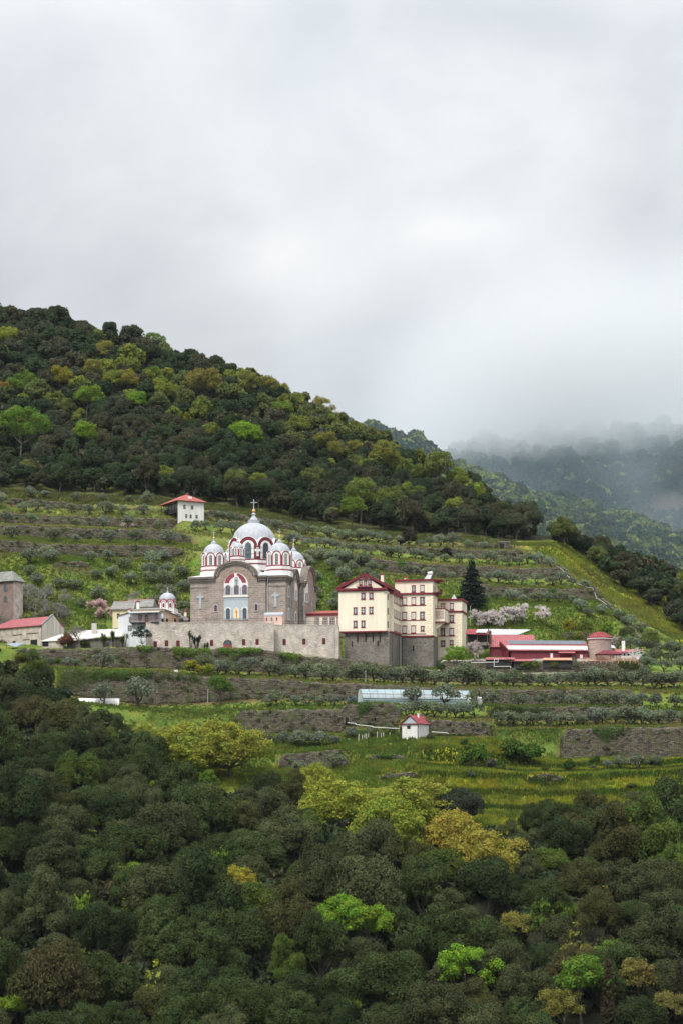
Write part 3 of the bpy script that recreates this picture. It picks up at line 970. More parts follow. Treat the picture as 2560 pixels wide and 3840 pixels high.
def plant(proto, loc, s, rz, col, name, label, cat, group=None, sz=None, tilt=0.0, sy=1.0):
    root = thing(name, label, cat, loc, rz, group)
    root.scale = (s, s * sy, sz or s)
    if tilt:
        root.rotation_euler = (tilt * math.cos(rz), tilt * math.sin(rz), rz)
    for me, nm in zip(proto, ('trunk', 'crown', 'crown')):
        o = bpy.data.objects.new(nm, me)
        C.objects.link(o)
        o.parent = root
        if nm == 'crown':
            o.color = (*col, 1)
    return root


OAK = [broadleaf(10 + i, (4.3, 4.6, 4.0)[i % 3], (3.2, 4.4, 3.8, 5.0)[i % 4], 4.4, 36 + 4 * i, 15000, .235, 'leaf_dark', r0=.26, rmin=.18, rmax=.36, hollow=.78, jitter=.5) for i in range(8)]
HILL = [broadleaf(40 + i, 3.9, 3.6 + .35 * (i % 3), 5.4, 30 + 3 * i, 7500, .34, 'leaf_dark', r0=.24, rmin=.2, rmax=.38, jitter=.5) for i in range(6)]
SPRING = [broadleaf(70 + i, 4.0, 3.7, 5.6, 36, 5000, .34, 'leaf', r0=.22, jitter=.6, rmin=.17, rmax=.33, depth=.8, core=False, hollow=.78, ragged=.2) for i in range(5)]
OLIVE = [broadleaf(100 + i, 2.3, 1.65, 2.2, 22, 1900, .32, 'leaf_olive', 'bark_olive', r0=.26, fork=.85, ntip=6, rmin=.24, rmax=.42, core=False, depth=.8, ragged=.22, low=-.35) for i in range(6)]
SHRUB = [broadleaf(130 + i, 1.5, 1.15, 1.1, 14, 900, .26, 'leaf', r0=.08, fork=.3, ntip=5, rmin=.28, rmax=.45, core=True, depth=.5) for i in range(3)]
BIGYELLOW = [broadleaf(150 + i, 6.0, 5.2, 5.4, 90, 16000, .36, 'leaf', 'bark', r0=.35, jitter=.6, fork=1.8, ntip=16, rmin=.13, rmax=.25, core=False, depth=.8, hollow=.80, ragged=.22, low=-.75) for i in range(3)]

used_tints = {}
CLEAR = []       # (x, y, half width, depth) kept open in front of the trees that stand out
# --- the dark oaks of the lower wood --------------------------------------
LANDMARKS = [((0, 2650), 'at the high edge of the wood below the red-roofed barn'), ((450, 2800), 'near the big yellow-green tree beside the white tunnel'), ((850, 3050), 'below the wide yellow-green tree under the terraces'),
             ((1400, 3250), 'below the pair of tall yellow-green trees'), ((1850, 3350), 'beside the golden-leaved tree'), ((2300, 3200), 'under the yellow flower field'), ((200, 3200), 'in the deep slope of the wood under the ruined barn side'),
             ((880, 3380), 'around the golden yellow shrub in the middle of the wood'), ((220, 3500), 'around the two bright green trees low in the wood'), ((700, 3750), 'along the very bottom of the wood'),
             ((1330, 3560), 'around the bright green pair low in the wood'), ((1740, 3720), 'around the round lime-green tree low in the wood'), ((2180, 3720), 'around the cypresses at the foot of the wood'), ((2200, 3450), 'on the lower slope below the flower field')]
TONES = [((.044, .064, .027), 'dark green'), ((.057, .069, .038), 'grey-green'), ((.064, .066, .030), 'olive-brown'), ((.031, .047, .023), 'blackish green'), ((.064, .062, .033), 'brownish'), ((.070, .105, .028), 'mid green')]


def nearest(px, py, marks):
    return min(marks, key=lambda m: (m[0][0] - px) ** 2 + (m[0][1] - py) ** 2)[1]


def scatter(cands, spacing, placed=None, limit=None):
    placed = placed if placed is not None else []
    cell = {}
    for p, rr in placed:
        cell.setdefault((int(p[0] // 8), int(p[1] // 8)), []).append((p, rr))
    out = []
    for p in cands:
        cx_, cy_ = int(p[0] // 8), int(p[1] // 8)
        ok = True
        for i in range(cx_ - 2, cx_ + 3):
            for j in range(cy_ - 2, cy_ + 3):
                for q, rr in cell.get((i, j), ()):
                    if (q[0] - p[0]) ** 2 + (q[1] - p[1]) ** 2 < (spacing * .5 + rr) ** 2:
                        ok = False
                        break
        if ok:
            out.append(p)
            cell.setdefault((cx_, cy_), []).append((p, spacing * .5))
            if limit and len(out) >= limit:
                break
    return out


placed = []       # (xy, radius) of the trees that stand out, planted first


def special(proto, px, py_base, s, col, name, label, cat='tree', group=None, Dmin=370, Dmax=1000, rad=3.0, sz=None, rz=None, D=None):
    g = at_D(px, D) if D else on_ground(px, py_base, Dmin, Dmax)
    placed.append(((g.x, g.y), rad))
    return plant(proto, g, s, rz if rz is not None else random.uniform(0, 6.28), col, name, label, cat, group, sz)


YG = (.28, .31, .045)
LIME = (.20, .30, .035)
GOLD = (.33, .28, .05)
FRESH = (.135, .21, .035)
OLIVEG = (.22, .21, .05)
# the tall yellow-green trees between terraces and wood
special(BIGYELLOW[0], 705, 2915, 1.5, YG, 'plane_tree', 'broad yellow-green tree standing left of the terraces above the dark wood', rad=4.5, Dmax=535, sz=1.12)
special(BIGYELLOW[1], 862, 2915, 1.4, (.29, .30, .05), 'plane_tree', 'pale yellow-green tree growing into its broad neighbour beside the ruined terrace wall', rad=4.2, Dmax=535, sz=1.2)
special(BIGYELLOW[2], 690, 2960, .85, (.17, .24, .035), 'plane_tree', 'greener small tree at the foot of the broad yellow-green tree', rad=2.5, Dmax=535)
special(BIGYELLOW[1], 1300, 3130, 1.7, YG, 'plane_tree', 'tall yellow-green tree below the grassy terraces, widest of the lower pair', rad=4.5, Dmax=525, sz=1.12)
special(BIGYELLOW[0], 1510, 3120, 1.65, (.26, .285, .045), 'plane_tree', 'tall yellow-green tree beside the round dark oak under the flower field', rad=4.3, Dmax=525, sz=1.05)
special(BIGYELLOW[2], 1430, 3270, 1.45, (.235, .285, .04), 'plane_tree', 'fresh yellow-green tree in front of the tall yellow-green pair', rad=3.8, Dmax=505)
special(BIGYELLOW[0], 1200, 3010, .8, YG, 'plane_tree', 'small yellow-green tree at the terrace foot behind the tall pair', rad=2.8, Dmax=530)
special(BIGYELLOW[2], 1690, 3270, 1.2, GOLD, 'golden_tree', 'upper golden-leaved tree next to the round dark oak', rad=3.4, Dmax=505)
special(BIGYELLOW[1], 1820, 3370, 1.3, (.31, .275, .05), 'golden_tree', 'lower golden-leaved tree reaching down into the dark wood', rad=3.6, Dmax=505)
special(OAK[2], 1718, 3125, 1.15, (.045, .055, .036), 'holm_oak', 'round blackish oak standing alone below the flower field', rad=3.5, Dmax=520)
for (x_, y_), rd_ in placed:
    CLEAR.append((x_, y_, rd_ * 1.7, 15.0))
# green round bush-like tree on the terrace
special(SPRING[1], 826, 2648, .82, (.09, .16, .03), 'willow_tree', 'dense green rounded tree against the long terrace wall', rad=2.4, D=562)

def blocked(x, y):
    for a, b, w_, d_ in CLEAR:
        if 0 < b - y < d_ and abs(x - a * y / b) < w_:
            return True
    return False


LOW = [  # px, base row, scale, colour, label
    (375, 3140, .42, LIME, 'small lime-green tree high in the wood left of the forked lime trees'), (620, 3160, .5, YG, 'forked yellow-lime tree half hidden in the upper wood'), (690, 3185, .72, LIME, 'lime-green tree with a dark hollow in the upper wood'),
    (175, 3345, .42, YG, 'flat yellow-green bush on the left slope of the wood'), (498, 3365, .55, LIME, 'bright green tree just below the cone-shaped conifer'), (171, 3540, .78, (.15, .26, .03), 'bright green tree low in the wood, first of a close pair'),
    (272, 3560, .72, (.15, .26, .03), 'bright green tree low in the wood, second of a close pair'), (890, 3430, .72, (.33, .29, .04), 'golden yellow shrubby tree in the middle of the wood'), (1285, 3590, .9, (.17, .29, .03), 'big bright green tree low in the middle of the wood'),
    (1390, 3610, .85, (.19, .29, .03), 'lime-green tree leaning beside the big bright green one'), (82, 3730, .5, OLIVEG, 'yellowish sparse tree near the lower corner of the wood'), (490, 3790, .42, LIME, 'little lime-green bush close to the bottom of the wood'),
    (15, 3030, .55, LIME, 'lime-green branchy tree at the left margin of the wood'), (1737, 3790, .88, (.18, .31, .03), 'round lime-green tree alone at the foot of the wood'), (2178, 3850, .98, (.12, .21, .03), 'large fresh green tree left of the dark cypress'),
    (2110, 3900, .7, OLIVEG, 'yellow-green tree at the foot of the large fresh green tree'), (1933, 3570, .6, OLIVEG, 'sparse yellow-green tree on the lower right slope'), (1790, 3560, .42, LIME, 'small lime-green sapling between dark oaks'),
    (2309, 3690, .62, FRESH, 'light green tree directly behind the dark cypress'), (2385, 3810, .8, (.20, .17, .05), 'khaki tree to the right of the dark cypress'), (2129, 3500, .5, FRESH, 'sparse light green tree on the slope below the flower field'),
    (1300, 3870, .5, LIME, 'lime-green bush cut by the bottom edge'), (2420, 3180, .45, YG, 'yellowish bush at the right end of the flower field'), (1000, 3140, .45, LIME, 'lime-green sprouting bush under the broad yellow-green tree'),
    (780, 2990, .5, (.12, .2, .03), 'grass-green tree tucked under the broad yellow-green tree'), (440, 2990, .36, LIME, 'tiny lime-green bush among the blackish oaks'), (30, 3880, .55, LIME, 'lime-green bush in the bottom corner of the wood'),
    (1120, 3330, .4, LIME, 'lime-green climber in the dark gap of the wood'), (2210, 3520, .36, YG, 'yellow-green twiggy bush on the right slope of the wood'), (545, 2795, .4, YG, 'yellow bush at the wood edge by the white tunnel'), (590, 2800, .32, YG, 'small yellow bush beside the broad yellow-green tree'),
    (2510, 3880, .6, (.18, .17, .05), 'khaki green tree near the far cypress'),
]
for i, (px, py, s, col, lab) in enumerate(LOW):
    special(SPRING[i % 5], px, py, s * 1.35, col, 'spring_tree', lab, Dmax=560, rad=2.9 * s)
    v_ = placed[-1][0]
    CLEAR.append((v_[0], v_[1], 3.6 * s + 2.0, 9 * s + 1.5))

# conifer in the wood
def conifer(seed, H, R, rows, per, size, droop=.35, narrow=1.0):
    r = np.random.default_rng(seed)
    pts, nr = [], []
    for k in range(rows):
        t = k / rows
        z = H * (.12 + .86 * t)
        rr = R * (1 - t) ** narrow + .15
        nb = max(5, int(9 * (1 - t) + 4))
        for b in range(nb):
            a = r.uniform(0, 6.28)
            L = rr * r.uniform(.75, 1.15)
            m = int(per * (L / R) + 3)
            u = r.random(m) ** .7
            p = np.stack([np.cos(a + r.normal(0, .16, m)) * u * L, np.sin(a + r.normal(0, .16, m)) * u * L, z - droop * u * L * .6 + r.normal(0, .1, m)], -1)
            pts.append(p)
            nr.append(np.stack([np.cos(a) * np.ones(m) * .5, np.sin(a) * np.ones(m) * .5, np.ones(m)], -1))
    v, q = cards(np.vstack(pts), np.vstack(nr), size, r, aspect=.5, jitter=.6)
    tr = MB().tube([(0, 0, -.8), (0, 0, H * .5), (0, 0, H * .97)], [R * .09, R * .06, .03], 6)
    return mesh_of(tr, 'trunk', 'bark'), np_mesh('crown', v, q, 'leaf_dark', link=False)


FIR = conifer(3, 13.0, 3.5, 26, 80, .5, narrow=.7)
special(FIR, 1768, 2300, 1.3, (.020, .036, .028), 'fir_tree', 'tall dark conifer behind the cream building', D=650, rad=2.5, sz=1.12)
SOFT = conifer(5, 8.0, 2.9, 16, 60, .4, droop=.1, narrow=.75)
special(SOFT, 604, 3330, 1.0, (.075, .095, .04), 'pine_tree', 'cone-shaped olive-green conifer in the middle of the lower wood', Dmax=500, rad=2.6)
CYP = conifer(7, 13.0, 1.15, 40, 26, .3, droop=-.9, narrow=.35)
CLEAR += [(at_D(2277, 386).x, 386, 6.0, 30), (at_D(2545, 386).x, 386, 5.0, 30)]
special(CYP, 2277, 3880, 1.02, (.075, .058, .032), 'cypress_tree', 'slim dark brown cypress rising near the corner beside the fresh green tree', D=386, rad=1.6)
special(CYP, 2545, 3890, .95, (.055, .045, .028), 'cypress_tree', 'slim brownish cypress at the very edge of the wood', D=386, rad=1.6)

SPROUT = [broadleaf(330 + i, 2.0, 1.9, 2.6, 14, 420, .42, 'leaf', r0=.08, fork=.8, ntip=8, rmin=.14, rmax=.26, depth=.9, core=False, hollow=.85, ragged=.5) for i in range(3)]
rs = np.random.default_rng(44)
for k in range(46):
    px, py = rs.uniform(20, 2540), rs.uniform(2900, 3830)
    if py < wood_edge(px) + 40:
        continue
    g = on_ground(px, py + 60, 370, 545)
    sc_ = rs.uniform(.8, 1.5)
    col_ = np.array([LIME, YG, FRESH, OLIVEG][int(rs.integers(4))]) * rs.uniform(.75, 1.05)
    CLEAR.append((g.x, g.y, 1.8 * sc_, 5.0))
    placed.append(((g.x, g.y), 1.0))
    plant(SPROUT[k % 3], g, sc_, rs.uniform(0, 6.28), col_, 'sprouting_sapling', f'{["lime", "yellow-green", "fresh green", "olive-green"][int(np.argmin([np.abs(col_ / col_.sum() - np.array(c_) / sum(c_)).sum() for c_ in (LIME, YG, FRESH, OLIVEG)]))]} sapling {nearest(px, py, LANDMARKS)}', 'sapling', 'sprouting saplings of the lower wood', sz=sc_ * rs.uniform(1, 1.6))
r = np.random.default_rng(21)
cands = []
for _ in range(16000):
    D = r.uniform(372, 572)
    px = r.uniform(-60, 2640)
    v = at_D(px, D)
    py = in_px(v)[1]
    if py < wood_edge(px) or py > 4010 or blocked(v.x, v.y):
        continue
    cands.append((v.x, v.y, v.z, px, py))
low = scatter(cands, 7.1, list(placed))
low.sort(key=lambda p: p[1])
n_oak = 0
for i, p in enumerate(low):
    tone, word = TONES[int(r.choice(6, p=(.45, .22, .11, .13, .025, .065)))]
    s = r.choice((r.uniform(.85, 1.15), r.uniform(1.05, 1.4), r.uniform(1.3, 1.65)))
    col = np.array(tone) * r.uniform(.85, 1.25) * (1.06, 1.04, .78)
    px, py = p[3], p[4]
    if py < wood_edge(px) + 130:
        s = min(s, 1.0) * (.72 if px < 700 else .85)
    lab = f'{word} evergreen oak {nearest(px, py - 60, LANDMARKS)}'
    plant(OAK[int(r.integers(8))], (p[0], p[1], p[2] - .3), s, r.uniform(0, 6.28), col, 'holm_oak', lab, 'tree', 'evergreen oaks of the lower wood', sz=s * r.uniform(.8, 1.3), sy=r.uniform(.75, 1.2))
    n_oak += 1
print('lower wood oaks', n_oak)

# --- the hillside wood -----------------------------------------------------
placed = []
HIGH = [  # px, row of the crown's middle, scale, colour, label
    (25, 1265, .85, YG, 'yellow-green tree at the left margin under the hilltop'), (392, 1320, 1.0, OLIVEG, 'tall olive-yellow tree below the skyline of the hill'), (510, 1345, .7, YG, 'sparse yellow-green tree below the tallest skyline tree'),
    (571, 1262, .8, FRESH, 'pale green ragged tree breaking the hill skyline'), (350, 1395, .95, OLIVEG, 'yellowish tree in the upper left band of spring trees'), (237, 1422, .9, (.25, .24, .03), 'mustard-yellow tree on the left upper slope'),
    (425, 1430, .9, (.19, .22, .04), 'yellow-green tree in the middle of the spring band'), (478, 1432, .85, (.24, .22, .04), 'khaki yellow tree ending the left spring band'), (94, 1450, .95, (.13, .20, .03), 'mid green tree near the left margin of the hill'),
    (12, 1470, .7, (.27, .19, .05), 'orange-tinged tree at the left margin of the hill'), (326, 1500, .9, (.17, .26, .03), 'rounded lime-green tree on the left hillside'), (512, 1510, .85, (.16, .27, .03), 'lime-green tree below the spring band, left of the pale green pair'),
    (600, 1470, .9, (.22, .25, .04), 'pale green tree on the middle of the hill'), (655, 1478, .6, (.2, .23, .04), 'smaller pale green tree against the middle-hill pale one'), (575, 1400, .6, (.13, .21, .03), 'fresh green tree near the upper middle of the hill'),
    (751, 1440, 1.15, (.22, .19, .05), 'large khaki-yellow tree under the middle skyline'), (702, 1322, .45, LIME, 'small lime-green treetop near the skyline'), (752, 1338, .4, YG, 'tiny yellow treetop near the skyline'),
    (930, 1445, .95, (.20, .21, .05), 'yellow-green tree in the right-hand band below the skyline'), (1000, 1455, .95, (.22, .20, .045), 'olive-yellow tree in the right-hand band below the skyline'), (1050, 1470, .8, (.26, .25, .035), 'mustard tree where the band meets the skyline'),
    (1053, 1545, .85, (.16, .24, .04), 'lime-green tree on the right shoulder of the hill'), (1110, 1605, .85, (.19, .22, .04), 'spring-green tree on the right flank of the hill'), (78, 1620, 1.35, (.12, .21, .03), 'large loose green tree low on the left hillside'),
    (318, 1640, .95, (.19, .29, .03), 'bright lime tree standing low on the left hillside'), (880, 1640, .8, (.17, .29, .025), 'left half of the brightest green clump on the hill'), (930, 1640, 1.05, (.18, .30, .025), 'brightest and largest lime-green tree on the hill'),
    (702, 1578, .5, (.24, .23, .03), 'small yellow tree left of the brightest lime clump'), (1200, 1535, .9, (.24, .22, .04), 'yellow-green tree standing up on the right skyline'), (1250, 1565, .7, (.25, .21, .04), 'khaki tree beside the one on the right skyline'),
    (1208, 1665, .8, (.21, .21, .04), 'yellowish tree on the right slope below the skyline pair'), (1400, 1615, .6, (.25, .22, .05), 'golden treetop where the skyline meets the far spur'), (1437, 1725, 1.1, (.19, .2, .04), 'broad yellow-green tree on the right end slope of the hill'),
    (1505, 1770, .9, (.15, .19, .04), 'olive-green tree beside the broad one on the right end slope'), (1640, 1768, 1.3, (.15, .18, .045), 'big rounded olive-green tree crowning the right end of the hill'), (1720, 1800, .8, (.18, .24, .04), 'fresh green tree right of the big rounded one'),
    (1762, 1862, .8, (.22, .30, .035), 'bright lime tree low on the right end of the hill'), (1474, 1890, .9, (.14, .17, .04), 'dull yellow-green tree above the forest edge'), (1352, 1880, 1.1, (.15, .19, .04), 'tall feathery green tree at the forest edge above the olive rows'),
    (1320, 1925, .8, (.14, .2, .03), 'lower green tree at the forest edge above the olive rows'), (1550, 1870, .8, (.12, .16, .04), 'muted green tree between dark ones on the right lower hill'), (1270, 1700, .8, (.17, .18, .04), 'olive-yellow tree on the lower right hill'),
    (100, 1770, .6, (.17, .19, .05), 'grey-yellow tree among trunks at the left forest edge'), (1180, 1800, .7, (.15, .17, .05), 'pale twiggy tree above the great dome'), (1330, 1690, .7, (.23, .21, .04), 'yellow treetop near the right skyline'),
]
for i, (px, py, s, col, lab) in enumerate(HIGH):
    s *= 1.0
    g = on_ground(px, py + 78 * s, 728, 960)
    placed.append(((g.x, g.y), 3.1 * s))
    CLEAR.append((g.x, g.y, 3.4 * s + 1.3, 9.0 * s))
    plant(SPRING[i % 5], g, s * 1.4, random.uniform(0, 6.28), col, 'spring_tree', lab, 'tree')

HILLMARKS = [((100, 1250), 'below the hill skyline at the left margin'), ((400, 1250), 'under the left skyline of the hill'), ((700, 1350), 'under the middle skyline of the hill'), ((950, 1500), 'on the right shoulder of the hill'),
             ((200, 1500), 'among the lime trees of the left hillside'), ((500, 1600), 'in the dark middle of the hillside'), ((900, 1650), 'around the brightest lime tree of the hill'), ((200, 1760), 'at the forest edge above the left olive terraces'),
             ((600, 1780), 'at the forest edge above the white hillside house'), ((950, 1820), 'at the forest edge above the great dome'), ((1300, 1850), 'at the forest edge above the cream building'), ((1250, 1650), 'on the right flank of the hill'),
             ((1600, 1850), 'on the right end of the hill'), ((1850, 1920), 'at the tip of the hill beside the flower strip'), ((2250, 2050), 'in the oak stand right of the flower strip'), ((2500, 2250), 'lowest in the oak stand at the right margin')]
HTONES = [((.042, .063, .027), 'dark green'), ((.058, .068, .040), 'grey-green'), ((.068, .066, .036), 'brown-green'), ((.033, .051, .025), 'deep green'), ((.100, .120, .036), 'olive-green'), ((.155, .185, .035), 'pale spring-green')]


def htone(px, py, r):
    # fresh-leaved trees stand in bands across the upper slope and down the right flank
    band = math.exp(-((py - (1440 + px * .06 + 40 * math.sin(px / 130))) / 85) ** 2) * (px < 1150) + math.exp(-((py - (1000 + px * .47)) / 75) ** 2) * (980 < px < 1800)
    band = 0 if px > 1960 else band * .75
    p = np.array((.36, .2, .17, .2, .07 + .5 * band, .02 + .45 * band))
    return HTONES[int(r.choice(6, p=p / p.sum()))]
cands = []
for _ in range(26000):
    px = r.uniform(-60, 2640)
    D = r.uniform(731, 985)
    if px > 1960:
        D = r.uniform(690, 800)
    if D > float(itp(RIDGE_D, px)) + 14:
        continue
    v = at_D(px, D)
    py = in_px(v)[1]
    if px > 1995 and (py > oak_edge(px) or px < 2075 and py > 2045):
        continue
    if 1990 < px < 2085 or px <= 1995 and D < 731 or blocked(v.x, v.y):
        continue
    cands.append((v.x, v.y, v.z, px, py))
hill = scatter(cands, 6.4, list(placed))
hill.sort(key=lambda p: p[1])
rest = hill[300:]
print('hill trees', len(hill))
for i, p in enumerate(hill[:300]):
    tone, word = htone(p[3], p[4] - 60, r)
    s = r.uniform(.8, 1.15) * (1.0 if p[3] < 1995 else .95)
    col = np.array(tone) * r.uniform(.85, 1.25)
    plant(HILL[int(r.integers(6))], (p[0], p[1], p[2] - .4), s, r.uniform(0, 6.28), col, 'woodland_tree', f'{word} woodland tree {nearest(p[3], p[4] - 50, HILLMARKS)}', 'tree', 'dark trees of the hillside wood', sz=s * (r.uniform(.85, 1.22) if p[3] < 1995 else r.uniform(.75, 1.0)), sy=r.uniform(.8, 1.2))


def mass(name, pos, base, label, scale, mat='leaf_tint', seed=0, tones=None, spring=.0, tonef=None):
    """A far wood nobody could count: many crowns in one object."""
    rr = np.random.default_rng(seed)
    Vs, Qs, Ts, o = [], [], [], 0
    for p in pos:
        bv, bq = base[int(rr.integers(len(base)))]
        a = rr.uniform(0, 6.28)
        s = scale * rr.uniform(.8, 1.25)
        R = np.array([[math.cos(a), -math.sin(a), 0], [math.sin(a), math.cos(a), 0], [0, 0, rr.uniform(.9, 1.2)]])
        Vs.append((bv * s) @ R.T + np.array(p[:3]))
        Qs.append(bq + o)
        o += len(bv)
        t = np.array(tones[int(rr.integers(len(tones)))] if not tonef else tonef(p, rr)) * rr.uniform(.8, 1.25)
        if rr.random() < spring:
            t = np.array((.17, .20, .05)) * rr.uniform(.7, 1.2)
        Ts.append(np.repeat(t[None], len(bv), 0))
    ob = np_mesh(name, np.vstack(Vs), np.vstack(Qs), mat, tint=np.vstack(Ts))
    return tag(ob, label, kind='stuff')


lowA = [crown_cards(200 + i, 3.9, 3.7, 5.4, 26, 2000, .62, rmin=.22, rmax=.4, jitter=.5)[:2] for i in range(4)]
htones = [t for t, w in HTONES[:5]]
mass('hillside_wood', rest, lowA, 'dense mixed wood covering the upper hillside', 1.0, seed=1, tonef=lambda p, q: htone(p[3], p[4] - 60, q)[0])


def surface_points(V, n, seed, keep=lambda x, y: True):
    rr = np.random.default_rng(seed)
    out = []
    for _ in range(n):
        i = rr.uniform(0, V.shape[0] - 2.01); j = rr.uniform(0, V.shape[1] - 2.01)
        a, b = int(i), int(j)
        p = V[a, b] * (1 - i + a) * (1 - j + b) + V[a + 1, b] * (i - a) * (1 - j + b) + V[a, b + 1] * (1 - i + a) * (j - b) + V[a + 1, b + 1] * (i - a) * (j - b)
        x, y = in_px(p)
        if x > 1250 and keep(x, y):
            out.append(tuple(p))
    return out


lowB = [crown_cards(220 + i, 4.2, 4.0, 5.0, 16, 360, 1.5, rmin=.3, rmax=.46)[:2] for i in range(4)]
mass('far_wood', surface_points(H2, 6600, 5, lambda x, y: x < 3300), lowB, 'wood on the second spur in bluish haze', 1.15, seed=2, tones=htones, spring=.28)
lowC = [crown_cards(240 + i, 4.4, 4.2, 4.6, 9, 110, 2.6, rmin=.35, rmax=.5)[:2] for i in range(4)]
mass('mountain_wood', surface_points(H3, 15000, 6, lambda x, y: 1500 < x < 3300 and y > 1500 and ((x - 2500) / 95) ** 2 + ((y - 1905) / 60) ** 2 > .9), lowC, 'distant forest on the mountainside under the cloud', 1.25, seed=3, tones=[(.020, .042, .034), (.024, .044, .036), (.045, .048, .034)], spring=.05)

# --- olive trees in rows ----------------------------------------------------
OLIVES = []


def row(x0, x1, n, line, off, label, s=(.85, 1.15), spread=1.6, seed=0):
    rr = np.random.default_rng(seed + abs(int(x0)) + n)
    L = LINE[line]
    n = max(2, int(round(n * .70)))
    for k in range(n):
        px = x0 + (x1 - x0) * (k + .5) / n + rr.normal(0, (x1 - x0) / n * .18)
        D = L['D'] + off + rr.uniform(-spread, spread)
        OLIVES.append((at_D(px, D), rr.uniform(*s) * rr.uniform(.78, 1.2) * (.96 if D < 600 else .85), label))


row(-20, 640, 15, 'U2', 3.5, 'olive tree in the long row above the top terrace wall, left of the white house', (.95, 1.25))
row(60, 600, 9, 'U1', 2.5, 'stunted olive tree among broken walls under the wood edge', (.7, 1.0))
row(0, 640, 8, 'U3', 4.5, 'olive tree on the second terrace left of the white house', (.95, 1.25))
row(0, 700, 9, 'U4', 4.0, 'olive tree on the third terrace above the grass slope', (.95, 1.2))
row(780, 1060, 7, 'U2', 4.0, 'olive tree between the white hillside house and the great dome', (.95, 1.2))
row(700, 900, 5, 'U3', 5.0, 'olive tree right behind the two front corner domes', (.95, 1.2))
row(1095, 1400, 13, 'U2', 4.0, 'olive tree in the highest row under the wood, nearer the domes', (1.0, 1.25))
row(1400, 1700, 11, 'U2', 4.0, 'olive tree in the highest row under the wood, right of the dark round bush', (1.0, 1.2))
row(1720, 1850, 3, 'U2', 4.0, 'olive tree beside the dark stone shelter', (.9, 1.15))
row(1070, 1240, 7, 'U3', 4.5, 'olive tree at the domes end of the long second row', (1.0, 1.2))
row(1240, 1520, 11, 'U3', 4.5, 'olive tree standing on the grass above the long tall terrace wall', (.95, 1.2))
row(1520, 1780, 8, 'U3', 4.5, 'spaced olive tree above the long wall, left of the conifer', (.9, 1.15))
row(1800, 2080, 10, 'U3', 4.0, 'olive tree near the head of the stepped boundary wall', (.9, 1.15))
row(1800, 2210, 13, 'U4', 4.5, 'olive tree above the dry stone wall over the white blossom trees', (.9, 1.15))
row(1500, 1700, 7, 'U4', 6.0, 'olive tree at the foot of the long tall wall behind the cream building', (.8, 1.05))
row(1790, 2180, 11, 'U5', 4.0, 'olive tree on the grass bank above the blossom trees', (.9, 1.1))
row(2150, 2420, 9, 'U5', -3.0, 'olive tree below the stepped boundary wall', (.9, 1.15), spread=4)
row(2260, 2580, 11, 'M', -2.0, 'olive tree behind the gazebo and its chimney house', (.95, 1.25), spread=6)
row(2400, 2600, 9, 'T0', 5.0, 'olive tree to the right of the wooden deck fence', (.85, 1.1), spread=3)
row(2420, 2580, 4, 'T1', 3.5, 'olive tree on the ledge below the deck fence', (.8, 1.1))
row(760, 1290, 14, 'T2', 5.0, 'olive tree at the foot of the long retaining wall under the church', (.85, 1.2))
row(1290, 1700, 14, 'T2', 5.0, 'olive tree in the dense row under the grey stone base', (1.0, 1.25))
row(1700, 2170, 16, 'T2', 5.0, 'olive tree in the dense row under the red sheds', (1.0, 1.25))
row(2170, 2600, 14, 'T2', 5.0, 'olive tree in the dense row under the deck fence', (1.0, 1.25))
row(100, 330, 6, 'T2', 7.0, 'olive tree at the left foot of the long retaining wall', (.8, 1.05))
row(1770, 2120, 9, 'T3', 4.5, 'low olive tree at the wall foot right of the greenhouse', (.75, 1.0))
row(2120, 2600, 13, 'T3', 4.0, 'olive tree on the terrace two levels below the deck fence', (.85, 1.1))
row(980, 1280, 9, 'T3', 4.5, 'olive tree on the terrace left of the greenhouse', (.75, 1.0))
row(1500, 1800, 11, 'T4', 5.5, 'olive tree between the greenhouse and the small white hut', (.95, 1.2))
row(1860, 2180, 14, 'T4', 4.5, 'olive tree in the thick row right of the small white hut', (.85, 1.1))
row(2180, 2600, 17, 'T4', 4.5, 'olive tree in the thick row above the tall long wall', (.85, 1.1))
row(960, 1270, 12, 'T5', 6.0, 'olive tree on the left terrace level with the small hut', (.75, 1.05), spread=2.5)
row(1290, 1480, 4, 'T4', -2.0, 'olive bush beside the row of stakes left of the hut', (.6, .85))
row(1100, 1270, 4, 'T6', 4.0, 'olive bush under the lowest left terrace wall', (.7, .95))
row(2230, 2480, 5, 'T6', 4.5, 'scattered small olive tree on the yellow flower field', (.7, 1.0), spread=3)
rr = np.random.default_rng(77)
sl = []
for _ in range(3000):
    px, D = rr.uniform(60, 700), rr.uniform(632, 670)
    v = at_D(px, D)
    py = in_px(v)[1]
    if 2100 < py < 2330 - (0 if px > 200 else 60) and not (px < 110):
        sl.append(tuple(v))
for p in scatter(sl, 4.6)[:32]:
    OLIVES.append((Vector(p), rr.uniform(.8, 1.25), 'olive tree scattered on the green slope above the chapel dome'))
sl = []
for _ in range(3000):
    px, D = rr.uniform(1075, 1420), rr.uniform(634, 686)
    v = at_D(px, D)
    py = in_px(v)[1]
    if 2095 < py < 2300:
        sl.append(tuple(v))
for p in scatter(sl, 4.4)[:29]:
    OLIVES.append((Vector(p), rr.uniform(.8, 1.2), 'olive tree on the overgrown slope between church and cream building'))
print('olives', len(OLIVES))
for v, s, lab in OLIVES[:330]:
    c = np.array((.145, .172, .108)) * (1.22 if v.y > 600 else 1.0) * rr.uniform(.75, 1.2) * np.array((1, rr.uniform(.95, 1.06), rr.uniform(.85, 1.15)))  # farther olives paler: distance haze put into the leaf colour
    plant(OLIVE[int(rr.integers(6))], v - Vector((0, 0, .15)), s, rr.uniform(0, 6.28), c, 'olive_tree', lab, 'olive tree', 'olive trees on the terraces', sz=s * rr.uniform(.85, 1.1))
